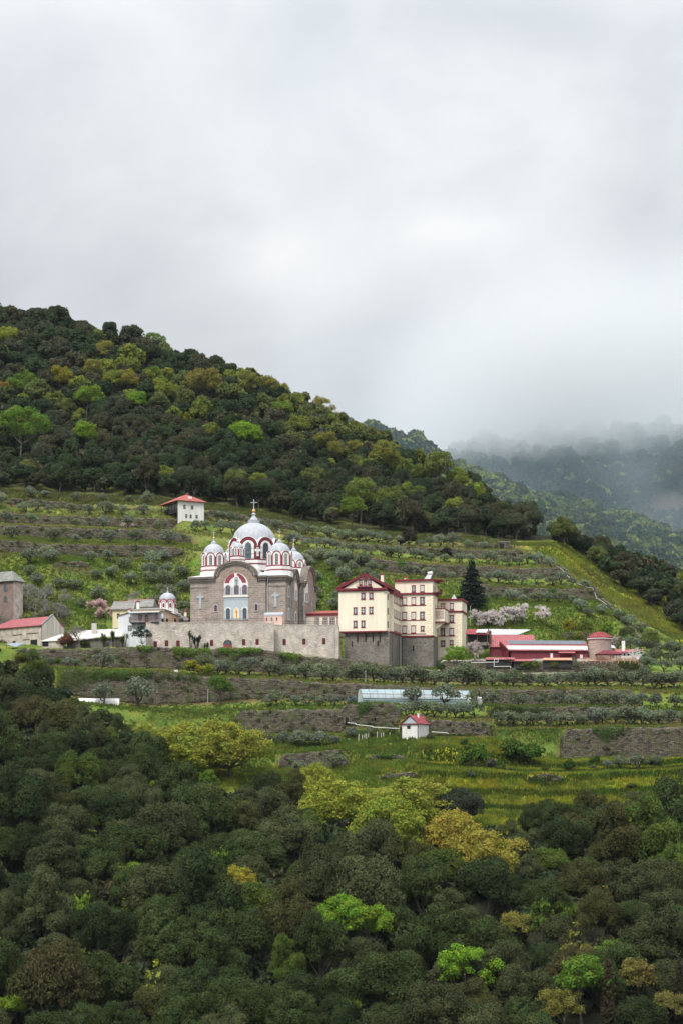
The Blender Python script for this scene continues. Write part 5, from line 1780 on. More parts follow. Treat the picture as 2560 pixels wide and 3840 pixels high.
def chimney(parent, x, y, z0, z1, w=.7, body='white', cap='crimson', d=None):
    mb = MB().box(x - w / 2, x + w / 2, y - (d or w) / 2, y + (d or w) / 2, z0, z1 - .25)
    mb.box(x - w / 2 - .1, x + w / 2 + .1, y - (d or w) / 2 - .1, y + (d or w) / 2 + .1, z1 - .25, z1, 1)
    mb.box(x - w / 3, x + w / 3, y - (d or w) / 3, y + (d or w) / 3, z1, z1 + .2, 1)
    return mb.build('chimney', [body, cap], parent)


def railing(root, fc, a0, a1, z, h, step=1.2, mat='iron', name='railing', t=.04, mid=1):
    mb = MB()
    n = max(1, int(round((a1 - a0) / step)))
    for i in range(n + 1):
        a = a0 + (a1 - a0) * i / n
        mb.rect(fc, a - t, a + t, z, z + h, -t, t)
    for k in range(mid + 1):
        zz = z + h * (1 - k / (mid + 1))
        mb.rect(fc, a0, a1, zz - t, zz + t, -t * .7, t * .7)
    return mb.build(name, mat, root)


# ---- the church -------------------------------------------------------------
CF = Frame(1071, 2345, 597, -11.6)
church = thing('church', 'large stone church with grey lead domes and crimson arched drums', 'church', CF.o, CF.t)
A = lambda u, y=0.0: CF.lx(680 + u / 2.8, y)
ZV = lambda v, x=0.0, y=0.0: CF.lz(1840 + v / 2.8, x, y)
YS = lambda u, x=0.0: CF.ly(680 + u / 2.8, x)
xL = A(97)
DEPTH = YS(1415, 1.6)
Zc = ZV(888)                # top of the cornice
Zb = Zc - 1.75
S1a, S1b = YS(1160, .45), YS(1229, .45)
S2a, S2b = YS(1287, 1.6), DEPTH
xa, xb = A(285, -.6), A(885, -.6)
fF, fC, fR = front(0), front(-.6), right(0)
fS1, fS2 = right(.45), right(1.6)

wall = MB()
wall.box(xL, 0, 0, DEPTH, -4, Zb)                       # main block
wall.box(xa, xb, -.6, .002, -4, Zb)                     # projecting middle bay
wall.box(-.002, .45, S1a, S1b, -4, Zb)
wall.box(-.002, 1.6, S2a, S2b, -4, Zb)
wall.build('wall', 'church_stone', church)

# cornices, three stepped courses, butted bay by bay
corns = [MB() for _ in range(9)]
for k, (z0, z1, o) in enumerate(((Zb + .0, Zb + .55, .12), (Zb + .55, Zb + 1.15, .36), (Zb + 1.15, Zb + 1.75, .62))):
    arcL, arcR = (xa + xb) / 2 - 5.9, (xa + xb) / 2 + 5.9
    corns[0].box(xL - o, xa, -o, 6, z0, z1)
    corns[1].box(xa - o * .6, arcL, -.6 - o, 2, z0 + .003, z1 + .003)
    corns[2].box(arcR, xb + o * .6, -.6 - o, 2, z0 + .003, z1 + .003)
    corns[3].box(xb, 0 + o, -o, S1a, z0, z1)
    corns[4].box(xL - o, xL + 4, 6, DEPTH, z0, z1)
    sc = (S1a + S1b) / 2
    corns[5].box(-3, .45 + o, S1a - o * .5, sc - 3.3, z0 + .002, z1 + .002)
    corns[6].box(-3, .45 + o, sc + 3.3, S1b, z0 + .002, z1 + .002)
    c2 = (S2a + S2b) / 2
    corns[7].box(-3, 1.6 + o, S2a - o, c2 - 6.0, z0 + .004, z1 + .004)
    corns[8].box(-3, 1.6 + o, c2 + 6.0, S2b + o, z0 + .004, z1 + .004)
for c_ in corns:
    c_.build('cornice', 'church_dark', church)
MB().box(xL - .06, xa - .003, -.06, .0, Zb - 1.2, Zb - .98).build('string_course', 'church_dark', church)
MB().box(xb + .003, .06, -.06, .0, Zb - 1.2, Zb - .98).build('string_course', 'church_dark', church)


def gable(fc, c, rx, rz, zs, name='arched_gable'):
    """Round gable: three stepped archivolts over a filled head."""
    mb = MB()
    e = lambda w, n=22: arcpts(c, zs, rx - w, rz - w, n)
    mb.ring(fc, e(0), e(.5), -1.6, .62, 0, closed=False)
    mb.ring(fc, e(.503), e(.95), -1.3, .36, 1, closed=False)
    mb.ring(fc, e(.953), e(1.35), -1.3, .14, 0, closed=False)
    mb.plate(fc, e(1.352), -1.2, 0.0, 1)
    mb.rect(fc, c - rx + .02, c + rx - .02, zs - 1.74, zs - .001, -1.2, -.003, 1)
    return mb.build(name, ['church_dark', 'church_stone'], church)


xc = (A(340, -.6) + A(805, -.6)) / 2
ztop = ZV(736, xc, -.6)
gable(fC, xc, 5.92, ztop - Zc, Zc)
s1c, s2c = (S1a + S1b) / 2, (S2a + S2b) / 2
gable(fS1, s1c, 3.32, 2.7, Zc)
gable(fS2, s2c, 6.02, 5.0, Zc)

# voussoirs round the great front arch and the side arch
vs = MB()


def voussoirs(fc, c, z, r0, r1, n, k=1.0):
    for i in range(n):
        a, b = PI * (i + .06) / n, PI * (i + .94) / n
        q = [(c + r0 * math.cos(a), z + r0 * k * math.sin(a)), (c + r1 * math.cos(a), z + r1 * k * math.sin(a)), (c + r1 * math.cos(b), z + r1 * k * math.sin(b)), (c + r0 * math.cos(b), z + r0 * k * math.sin(b))]
        vs.plate(fc, q, -.03, .05 + .02 * (i % 2))


zsp = ZV(985, xc, -.6)
voussoirs(fC, xc, zsp, 3.5, 4.62, 23)
voussoirs(fS2, s2c, ZV(1010, 1.6, s2c), 3.6, 4.5, 19)
vs.build('voussoir_band', 'voussoir', church)

# painted middle panel of the front
aC = lambda u: A(u, -.6)
zC = lambda v: ZV(v, xc, -.6)
pan = MB()
r_out = (aC(705) - aC(450)) / 2
pan.plate(fC, arch(aC(450), aC(705), zC(1104), zC(866), 20), -.03, .10, 0)
for a0, a1 in ((98, 172), (8, 82)):
    t0, t1 = math.radians(a0), math.radians(a1)
    n = 10
    ro, ri = r_out - .34, r_out - 1.55
    zc0 = zC(985)
    oc = [(xc + ro * math.cos(t0 + (t1 - t0) * i / n), zc0 + ro * math.sin(t0 + (t1 - t0) * i / n)) for i in range(n + 1)]
    ic = [(xc + ri * math.cos(t1 - (t1 - t0) * i / n), zc0 + .15 + ri * math.sin(t1 - (t1 - t0) * i / n)) for i in range(n + 1)]
    pan.plate(fC, oc + ic, .10, .135, 1)
pan.rect(fC, aC(446), aC(708), zC(1118), zC(1104) - .003, -.03, .30, 0)
pan.rect(fC, aC(448), aC(706), zC(1358), zC(1118) - .003, -.03, .07, 2)
pan.rect(fC, aC(448), aC(706), zC(1143), zC(1136), .07, .13, 2)
for u in (457, 536, 625, 698):
    pan.rect(fC, aC(u) - .17, aC(u) + .17, zC(1356), zC(1250), .07, .16, 3)
    pan.rect(fC, aC(u) - .17, aC(u) + .17, zC(1100), zC(1015), .10, .17, 3)
pan.build('painted_panel', ['white', 'crimson', 'pale_blue', 'blue_grey'], church)
nic = MB()
nic.plate(fC, arch(aC(562), aC(602), zC(998), zC(905), 10), .10, .145, 0)
nic.ring(fC, arch(aC(553), aC(611), zC(998), zC(893), 12), arch(aC(562), aC(602), zC(998), zC(905), 12), .10, .2, 1)
nic.build('niche', ['pale_blue', 'white'], church)
MB().plate(fC, cross_poly(aC(582), zC(996), zC(926), .42, .1, zC(943)), .146, .2).build('niche_cross', 'iron', church)
for u0, u1 in ((471, 517), (558, 605), (645, 692)):
    window(church, fC, aC(u0), aC(u1), zC(1090), zC(994), 'crimson', 'glass_teal', .09, True, 'blue_grey', .16, 2, 4, o=.11)
for u0, u1 in ((471, 516), (646, 691)):
    window(church, fC, aC(u0), aC(u1), zC(1350), zC(1234), 'iron', 'glass_teal', .07, True, 'white', .15, 4, 8, o=.08, hood=.2, barmat='iron', bar=.06)
ic = MB()
ic.ring(fC, arch(aC(552), aC(609), zC(1346), zC(1226), 12), arch(aC(560), aC(602), zC(1346), zC(1234), 12), .05, .17, 1)
ic.plate(fC, arch(aC(560), aC(602), zC(1346), zC(1234), 12), .05, .10, 0)
icon = ic.build('gold_icon_panel', ['gold_icon', 'white'], church)
MB().plate(fC, cross_poly(aC(581), zC(1336), zC(1252), .36, .14, zC(1276)), .101, .135).build('icon_cross', 'dark_red', icon)
for u0, u1 in ((349, 378), (774, 803)):
    window(church, fC, aC(u0), aC(u1), zC(1264), zC(1198), 'crimson', 'glass', .07, True, 'blue_grey', .14, 2, 3, sill=True, hood=.2)
for uc, v0, v1 in ((202, 1230, 1082), (990, 1208, 1063)):
    c = A(uc)
    pl = cross_poly(c, ZV(v0, c), ZV(v1, c), .98, .64, ZV(v1 + 36, c))
    mb = MB().plate(fF, pl, -.03, .2)
    mb.rect(fF, c - .42, c + .42, ZV(v0, c) - .25, ZV(v0, c), -.03, .22)
    mb.build('wall_cross', 'blue_grey', church)

# side windows
def side(fc, x, u0, u1, v0, v1, **kw):
    a, b = YS(u0, x), YS(u1, x)
    m = (a + b) / 2
    return window(church, fc, a, b, ZV(v0, x, m), ZV(v1, x, m), 'blue_grey', 'glass', .1, True, 'white', .25, 2, 4, sill=True, **kw)


side(fR, 0, 1121, 1133, 1112, 1010)
side(fR, 0, 1122, 1132, 1350, 1240)
MB().plate(fS1, arch(YS(1190, .45), YS(1214, .45), ZV(1150, .45, s1c), ZV(962, .45, s1c), 14), -.03, .08).build('side_panel', 'white', church)
MB().plate(fS2, arch(YS(1292, 1.6), YS(1330, 1.6), ZV(1190, 1.6, s2c), ZV(950, 1.6, s2c), 14), -.03, .08).build('side_panel', 'white', church)
for u0, u1 in ((1193, 1200), (1204, 1211)):
    side(fS1, .45, u0, u1, 1130, 1040, o=.085)
for u0, u1 in ((1296, 1305), (1308, 1316), (1319, 1327)):
    side(fS2, 1.6, u0, u1, 1165, 1070, o=.085)
side(fS1, .45, 1195, 1209, 1385, 1275)
side(fS2, 1.6, 1298, 1306, 1395, 1310)
side(fS2, 1.6, 1314, 1322, 1395, 1310)
for u, x in ((1277, 1.6), (1357, 1.6)):
    mb = MB()
    m = YS(u + 8, x)
    mb.plate(fS2, cross_poly(m, ZV(1360, x, m), ZV(1150, x, m), 1.2, .7, ZV(1195, x, m)), -.03, .16)
    mb.build('wall_cross', 'blue_grey', church)
for x, y in ((.16, S1a - .25), (.62, S2a - .35)):
    MB().tube([(x, y, -1), (x, y, Zb - .8), (x + .4, y, Zb + .4)], .14, 6).build('downpipe', 'grey_metal', church)
pm = MB()
pm.tube([(xb + .5, -.2, 0), (xb + .5, -.2, Zb - .5), (xb + .7, -.75, Zb + 1.1)], .12, 6)
pm.build('downpipe', 'grey_metal', church)

# roofs behind the cornice
rf = MB()
z0 = Zc + .01
rf.add([(xL - .6, -.55, z0), (.6, -.55, z0), (.6, DEPTH, z0), (xL - .6, DEPTH, z0), (xL + 6, 6.5, z0 + 1.7), (-6, 6.5, z0 + 1.7), (-6, DEPTH - 5, z0 + 1.7), (xL + 6, DEPTH - 5, z0 + 1.7)],
       [(0, 1, 5, 4), (1, 2, 6, 5), (2, 3, 7, 6), (3, 0, 4, 7), (4, 5, 6, 7), (3, 2, 1, 0)])


def vault(fc, c, rx, rz, zs, o0, o1, n=18):
    p = arcpts(c, zs, rx, rz, n)
    v = [fc(a, o1, z) for a, z in p] + [fc(a, o0, z) for a, z in p]
    rf.add(v, [(i, i + 1, n + 2 + i, n + 1 + i) for i in range(n)] + [tuple(range(n + 1)), tuple(range(2 * n + 1, n, -1))])


vault(fC, xc, 5.75, ztop - Zc - .12, Zc, -11, -1.2)
vault(fS1, s1c, 3.2, 2.58, Zc, -8, -1.0)
vault(fS2, s2c, 5.9, 4.88, Zc, -9, -1.0)
rf.build('roof', 'lead_pale', church)


def tower(u, ly, R_, v_base, v_drum, v_arch, v_top, v_ball, v_cross, main=False, small=False, col='crimson'):
    """Octagonal drum with arched windows under a ribbed lead dome with gilt ball and cross."""
    x = A(u, ly)
    q = lambda v: ZV(v, x, ly)
    zb, zd, za, zt, zball, zx = q(v_base), q(v_drum), q(v_arch), q(v_top), q(v_ball), q(v_cross)
    R = R_
    ap = R * 1.055
    w = 2 * ap * math.tan(PI / 8)
    rad = ap / math.cos(PI / 8)
    drum = MB()
    a0 = PI / 8
    drum.lathe([(rad * 1.10, zb - 1.2), (rad * 1.10, zb), (rad * 1.06, zb), (rad * 1.06, zb + (zd - zb) * .25)], 8, (x, ly, 0), 1, a0=a0)
    drum.lathe([(rad * 1.085, zb + (zd - zb) * .25), (rad * 1.085, zb + (zd - zb) * .42)], 8, (x, ly, 0), 0, a0=a0)
    drum.lathe([(rad * 1.05, zb + (zd - zb) * .42), (rad * 1.05, zd - .12)], 8, (x, ly, 0), 1, a0=a0)
    drum.lathe([(rad * 1.04, zd - .12), (rad * 1.04, zd + .22)], 8, (x, ly, 0), 0, a0=a0)
    drum.lathe([(rad * .985, zd + .2), (rad * .985, za - w * .5)], 8, (x, ly, 0), 0, a0=a0)
    wins = []
    for k in range(8):
        t = k * PI / 4 - PI / 2
        fc = Face((x + ap * math.cos(t), ly + ap * math.sin(t), 0), (-math.sin(t), math.cos(t), 0), (math.cos(t), math.sin(t), 0))
        h = w / 2
        th = h * (.36 if main else .24)
        drum.ring(fc, arch(-h, h, zd + .2, za, 12), arch(-h + th, h - th, zd + .2, za - th, 12), -.35, .10, 0)
        drum.plate(fc, arch(-h + th, h - th, zd + .2, za - th, 12), -.3, .02, 1)
        ww = h * (.36 if main else .33)
        drum.ring(fc, arch(-h + th, h - th, zd + .22, za - th, 12), arch(-ww * 1.35, ww * 1.35, zd + .22, za - th - (h - th - ww * 1.35), 12), .02, .075, 1)
        for sg in (-1, 1):
            cw = ww * .32
            cx_ = sg * (h - th - cw * 1.2)
            drum.rect(fc, cx_ - cw * .8, cx_ + cw * .8, zd + .22, za - h - .05, .075, .17, 1)
            drum.rect(fc, cx_ - cw * 1.15, cx_ + cw * 1.15, za - h - .05, za - h + .22 * h, .075, .2, 1)
        # cap of each arch, leaning back into the dome
        drum.ring(fc, arcpts(0, za - h, h * 1.05, h * 1.05, 12), arcpts(0, za - h, h * 1.0, h * 1.0, 12), -ap * .42, .16, 1, closed=False)
        if k in (0, 1, 2, 7, 6):
            wins.append((fc, ww, zd + .3, za - th - (h - th - ww * 1.2)))
    if main:
        t = -PI / 2 + PI / 8
        fc = Face((x + rad * 1.0 * math.cos(t), ly + rad * 1.0 * math.sin(t), 0), (-math.sin(t), math.cos(t), 0), (math.cos(t), math.sin(t), 0))
        drum.plate(fc, cross_poly(0, q(718), q(624), .72, .62, q(655)), -.4, .16, 1)
    d = drum.build('drum', [col, 'white'], church)
    for i, (fc, ww, a, b) in enumerate(wins):
        window(d, fc, -ww, ww, a, b, 'white', 'glass' if (i + int(u)) % 3 else 'glass_teal', .06, True, None, 0, 2, 4, o=.022, barmat='iron' if main else 'white')
    zs = za - w * .52
    zq = za - w * .16
    Rd = R * 1.0
    prof = [(Rd * .965, zs), (Rd, zq)]
    n = 14
    for i in range(1, n):
        t = i / n * PI / 2
        prof.append((Rd * math.cos(t), zq + (zt - zq) * math.sin(t)))
    prof.append((.05, zt + .02))
    dome = MB().lathe(prof, 96 if main else 72, (x, ly, 0), 0, rib=3, ribk=1.010).build('dome', 'lead', church, smooth=False)
    k = R
    hgt = zball - zt
    fin = MB().lathe([(k * .28, zt - k * .12), (k * .28, zt + hgt * .22), (k * .20, zt + hgt * .26), (k * .17, zt + hgt * .33), (k * .09, zt + hgt * .52), (k * .075, zt + hgt * .66), (k * .12, zt + hgt * .7), (k * .05, zt + hgt * .82), (k * .04, zball)], 16, (x, ly, 0))
    fin.build('finial', 'lead', dome)
    rb = k * (.085 if main else .105)
    MB().lathe([(rb * math.sin(PI * i / 8) + .01, zball - rb * math.cos(PI * i / 8)) for i in range(9)], 12, (x, ly, 0)).build('gilt_ball', 'gold', dome, smooth=True)
    fcx = front(ly)
    z1 = zball + rb
    H = zx - z1
    t = .2 if main else .14
    MB().plate(fcx, cross_poly(x, z1 - .05, zx, H * .32, t, z1 + H * .66), -t / 2, t / 2).build('cross', 'grey_metal', dome)
    return d


tower(762, 13.8, 5.85, 815, 752, 512, 338, 213, 90, main=True, col='dark_red')
tower(343, 4.6, 2.95, 868, 806, 660, 558, 497, 420)
tower(1031, 4.6, 3.0, 862, 800, 642, 548, 482, 407)
tower(593, 2.2, 1.68, 748, 697, 596, 545, 490, 437)
tower(1180, 22.0, 2.95, 880, 822, 732, 634, 566, 492)
tower(497, 22.0, 2.95, 900, 850, 742, 642, 583, 505)

# scaffold poles left against the great drum
sc_ = MB()
for dx in (-1.0, .9, 2.3, 3.4):
    xx = A(762, 7.2) + dx
    sc_.tube([(xx, 7.4, ZV(815, xx, 7.4)), (xx, 7.4, ZV(590, xx, 7.4))], .035, 4)
for v in (605, 660, 705):
    xx = A(762, 7.2)
    sc_.tube([(xx - 2.2, 7.4, ZV(v, xx, 7.4)), (xx + 4.2, 7.4, ZV(v - 6, xx, 7.4))], .035, 4)
sco = sc_.build('scaffold', 'iron')
sco.location, sco.rotation_euler = CF.o, (0, 0, CF.t)
tag(sco, 'thin scaffold poles standing before the great crimson drum', 'scaffold')

# ---- the pink shrine on the rampart -----------------------------------------
SF = Frame(680 + 1060 / 2.8, 2347, 592.6, -11.6)
shrine = thing('shrine', 'small pink shrine with arched red niches against the church corner', 'shrine', SF.o, SF.t)
ax = lambda u: SF.lx(680 + u / 2.8)
az = lambda v: SF.lz(1840 + v / 2.8)
MB().box(ax(872), 0, 0, 2.2, -2, az(1312)).build('wall', 'pink_render', shrine)
hip_roof(ax(872), 0, 0, 2.2, az(1300), az(1272) - az(1300), .15, i0=.0, i1=0).build('roof', 'lead', shrine)
MB().box(ax(868), .1, -.1, 2.3, az(1312) + .002, az(1300) - .15).build('cornice', 'white', shrine)
MB().rect(front(0), ax(995), .06, -1.2, az(1385), 0, .25).build('buttress', 'pink_render', shrine)
for u, m in ((897, 'crimson'), (950, 'glass_teal'), (1003, 'crimson')):
    window(shrine, front(0), ax(u) - .26, ax(u) + .26, az(1370), az(1325), 'white', m, .05, True, None, 0, 1, 1)
MB().lathe([(.14, az(1272) - .1), (.05, az(1262)), (.09, az(1252)), (.02, az(1222))], 8, (ax(1045), 1.1, 0)).build('finial', 'gold', shrine)

# ---- the pale stone rampart ---------------------------------------------------
def rampart(px0, px1, D, ytop, ybot, label, deep=1.4):
    fr = Frame(px1, ytop, D, -1.5)
    root = thing('rampart_wall', label, 'wall', fr.o, fr.t)
    x0 = fr.lx(px0)
    mb = MB()
    zb = fr.lz(ybot) - 2.2
    n = 24
    xs = np.linspace(x0, 0, n + 1)
    rr_ = random.Random(int(px0))
    for a, b in zip(xs[:-1], xs[1:]):
        pass
    mb.box(x0, 0, 0, deep, zb, 0)
    mb.box(x0 - .02, .03, -.05, deep + .03, .001, .16)
    mb.build('wall', 'light_stone', root)
    return fr, root, x0


frA, rampA, xA0 = rampart(548, 1027, 588.0, 2335, 2440, 'pale stone rampart with the arched crimson door under the church')
frB, rampB, xB0 = rampart(1027, 1270, 590.5, 2346, 2470, 'pale stone rampart stepping back towards the cream building', 8.0)
zw = lambda fr, v: fr.lz(1840 + v / 2.8)
for uc, vc in ((320, 1598), (657, 1590), (798, 1587)):
    x = frA.lx(680 + uc / 2.8)
    window(rampA, front(0), x - .42, x + .42, zw(frA, vc + 31), zw(frA, vc - 31), 'dark_red', 'dark_interior', .06, False, None, 0, 4, 6, bar=.09)
for u, v in ((1203, 690), (1290, 683), (1379, 685)):
    x, z = frA.lx(u / 2.063), frA.lz(2080 + v / 2.063)
    window(rampA, front(0), x - .45, x + .45, z - .8, z + .75, 'dark_red', 'dark_interior', .06, False, None, 0, 4, 6, bar=.09)
for uc, vc in ((1082, 1588), (1288, 1583), (1497, 1580)):
    x = frB.lx(680 + uc / 2.8)
    window(rampB, front(0), x - .42, x + .42, zw(frB, vc + 31), zw(frB, vc - 31), 'dark_red', 'dark_interior', .06, False, None, 0, 4, 6, bar=.09)
x0, x1 = frA.lx(680 + 444 / 2.8), frA.lx(680 + 534 / 2.8)
zd0, zd1 = zw(frA, 1662), zw(frA, 1565)
dr = MB()
dr.ring(front(0), arch(x0 - .22, x1 + .22, zd0, zd1 + .22, 12), arch(x0, x1, zd0, zd1, 12), -.03, .08, 0)
dr.plate(front(0), arch(x0, x1, zd0, zd1, 12), -.03, .02, 1)
door = dr.build('doorway', ['light_stone', 'dark_interior'], rampA)
MB().rect(front(0), x0 + .03, x1 - .03, zd0 - .1, zw(frA, 1618), .02, .07).build('door', 'crimson', door)
gr = MB()
for i in range(9):
    a = PI * i / 8
    c_, z_ = (x0 + x1) / 2, zw(frA, 1617)
    gr.rect(front(0), x0 + (x1 - x0) * i / 8 - .025, x0 + (x1 - x0) * i / 8 + .025, z_, z_ + max(.1, math.sin(PI * i / 8) * (zd1 - z_)), .022, .06)
gr.build('grille', 'grey_metal', door)
MB().tube([(-1.2, -.12, -9), (-1.2, -.12, -1.0), (-1.0, .0, -.6)], .11, 6).build('downpipe', 'grey_metal', rampB)
# pier where the rampart steps back
MB().box(frA.lx(680 + 838 / 2.8), .02, -.45, -.002, -9.5, -.02).build('buttress', 'light_stone', rampA)

rl = thing('railing', 'long thin iron railing along the top of the pale rampart', 'railing', frA.o + Vector((0, .6, .17)), frA.t)
railing(rl, front(0), xA0 + .3, -.2, 0, 1.0, 2.2, name='rail', t=.03)
rl2 = thing('railing', 'short iron railing on the rampart before the red-roofed link building', 'railing', frB.o + Vector((0, .6, .17)), frB.t)
railing(rl2, front(0), frB.lx(680 + 1060 / 2.8), -.1, 0, 1.0, 2.0, name='rail', t=.03)
for i, u in enumerate((915, 988, 1120, 1240, 1350)):
    px = 400 + u / 4.356
    x = frA.lx(px)
    v = frA.o + Vector((x * frA.c - .45 * frA.s, x * frA.s + .45 * frA.c, .17))
    k = thing('covered_pot', f'dark covered plant pot on the rampart edge, {["nearest the balcony house", "second from the balcony house", "under the cream wing", "by the low wing door", "closest to the church corner"][i]}', 'pot', v)
    MB().lathe([(.18, 0), (.26, .35), (.28, .4)], 10).build('pot', 'iron', k)
    MB().lathe([(.3, .4), (.33, .65), (.2, .95), (.05, 1.12)], 10).build('cover', 'dark_interior', k)

# ---- the cream building -----------------------------------------------------
YF = Frame(1160 + 268 / 2.45, 2368, 600, -11.6)
inn = thing('cream_building', 'tall cream building with crimson window frames on a grey stone base', 'building', YF.o, YF.t)
U = lambda u: 1160 + u / 2.45
V_ = lambda v: 2100 + v / 2.45
gx = lambda u, y=0.0: YF.lx(U(u), y)
gy = lambda u, x: YF.ly(U(u), x)
gz = lambda v, x=0.0, y=0.0: YF.lz(V_(v), x, y)
X1 = gx(705)
L1 = gy(735, X1)
X2 = gx(765, L1)
L2 = gy(836, X2)
X3 = gx(1130, L2)
L3 = gy(1171, X3)
zE = gz(291)                                   # eaves of the gabled block
z2t = gz(190, X3, L2)
z2b = gz(692, X3, L2)
w_ = MB()
w_.box(0, X1, 0, L2 + 6, 0, zE)
w_.plate(front(0), [(-.05, zE), (X1 + .05, zE), (gx(511), gz(146))], -L2 - 4, 0)
w_.box(X1 + .002, X2, L1, L2 + 5, gz(652, X2, L1), zE - .002)
w_.box(gx(783, L2), X3, L2, L3, z2b, z2t)
w_.build('wall', 'cream', inn)
q_ = MB()
q_.rect(front(L1), X1 + .35, X2 + .02, gz(655, X2, L1), zE - .4, -.02, .04)
q_.rect(right(X2), L1 - .03, L1 + 1.4, gz(655, X2, L1), zE - .4, -.02, .04)
q_.build('quoin_strip', 'cream_quoin', inn)
q_ = MB()
q_.rect(front(L2), gx(1072, L2), X3 + .04, z2b, gz(318, X3, L2), -.02, .04)
q_.rect(right(X3), L2 - .035, L2 + 3.3, z2b, gz(318, X3, L2), -.02, .04)
q_.build('quoin_strip', 'cream_quoin', inn)
tr = MB()
tr.rect(front(0), -.3, X1 + .3, gz(284), gz(264), -.03, .55)
tr.rect(front(0), -.15, X1 + .15, gz(291), gz(284) - .003, -.03, .3)
for s, e in (((-.55, gz(262)), (gx(511), gz(133))), ((gx(511), gz(133)), (X1 + .75, gz(250)))):
    (a0, b0), (a1, b1) = s, e
    tr.plate(front(0), [(a0, b0 - .5), (a1, b1 - .5), (a1, b1), (a0, b0)], -L2 - 4, .55)
tr.rect(front(0), .0, X1 + .1, -.34, .0, -1.2, .14)
tr.rect(right(X1), .0, L1, -.34, -.0, -.4, .14)
tr.rect(front(L1), X1 + .15, X2 + .14, gz(668, X2, L1), gz(655, X2, L1), -.4, .14)
tr.rect(right(X2), L1 - .0, L2, gz(668, X2, L1), gz(655, X2, L1), -.4, .14)
tr.rect(right(X2), L1 - .3, L2 - .02, zE - .45, zE + .25, -1.0, .5)
xw = gx(835, L2)
tr.rect(front(L2), xw, X3 + .15, gz(705, X3, L2), z2b - .003, -.4, .14)
tr.rect(right(X3), L2 - .14, L3, gz(705, X3, L2), z2b - .003, -.4, .142)
tr.rect(front(L2), gx(838, L2), X3 + .45, gz(314, X3, L2), gz(299, X3, L2), -.2, .42)
tr.rect(right(X3), L2 - .42, L3 + .2, gz(314, X3, L2), gz(299, X3, L2), -.2, .45)
tr.box(gx(778, L2), X3 + .55, L2 - .55, L3 + .5, z2t + .002, z2t + .38)
tr.box(X3 - 1.2, X3 + 2.0, L2 + 2.5, L3 + .55, z2t + .39, z2t + .62)
for v in (414, 550, 676):
    tr.rect(front(L2), xw + .15, gx(1070, L2), gz(v + 4, X3, L2), gz(v - 2, X3, L2), -.02, .1)
for v in (388, 523, 647):
    tr.rect(right(X2), L1 + 1.45, L2 - .1, gz(v + 3, X2, L1), gz(v - 3, X2, L1), -.02, .1)
tr.build('red_moulding', 'trim_red', inn)
rr2 = MB()
ap_ = gx(511)
for (a0, b0), (a1, b1) in (((-.6, gz(261)), (ap_, gz(131))), ((ap_, gz(131)), (X1 + .8, gz(248)))):
    rr2.plate(front(0), [(a0, b0 + .01), (a1, b1 + .01), (a1, b1 + .16), (a0, b0 + .16)], -L2 - 4.2, .6)
roof1 = rr2.build('roof', 'tile_crimson', inn)
chimney(roof1, gx(667, 7), 7, gz(215), gz(138, 0, 7), .75, 'cream', 'tile_crimson')
chimney(roof1, gx(315, 6), 6, gz(245), gz(212, 0, 6), .8, 'tile_crimson', 'tile_crimson')
rr3 = MB().box(X1 - 1, gx(780, L2), L1 + 1.5, L2 + 4, zE, gz(222, X1, L1 + 3)).build('roof_lantern', 'tile_crimson', inn)
fr2 = MB().box(gx(778, L2) - .1, X3 + .6, L2 - .6, L3 + .6, z2t + .381, z2t + .46).build('flat_roof', 'tile_crimson', inn)
chimney(fr2, gx(876, L2 + 3), L2 + 3, z2t + .4, z2t + 1.5, .5, 'pink_render', 'tile_crimson')
# upper-storey side porch of the tall block
pb = MB().box(X3 + .003, X3 + 1.5, L2 + 2.9, L3 - .2, gz(292, X3, L2), gz(286, X3, L2))
pb.build('side_balcony', 'trim_red', inn)
railing(inn, right(X3 + 1.4), L2 + 2.9, L3 - .2, gz(286, X3, L2), 1.0, .35, 'trim_red', 'balcony_railing')


def yw(fc, f, rows, kind):
    for u0, u1, v0, v1 in rows:
        f(fc, u0, u1, v0, v1, kind)


def yfront(y):
    fc = front(y)

    def go(u0, u1, v0, v1, kind):
        x = gx((u0 + u1) / 2, y)
        blind = kind == 'blind'
        window(inn, fc, gx(u0, y), gx(u1, y), gz(v1, x, y), gz(v0, x, y), 'trim_red', 'blind' if blind else 'glass_teal', .15, False, None, 0, 2, 3 if not blind else 4, barmat='white' if not blind else 'blind', bar=.09 if not blind else .03)
        mb = MB().rect(fc, gx(u0, y) - .1, gx(u1, y) + .1, gz(v1, x, y) - .14, gz(v1, x, y) - .003, -.02, .16)
        mb.rect(fc, gx(u0, y) - .08, gx(u1, y) + .08, gz(v0, x, y) + .003, gz(v0, x, y) + .1, -.02, .12)
        mb.build('window_sill', 'trim_red', inn)
    return go


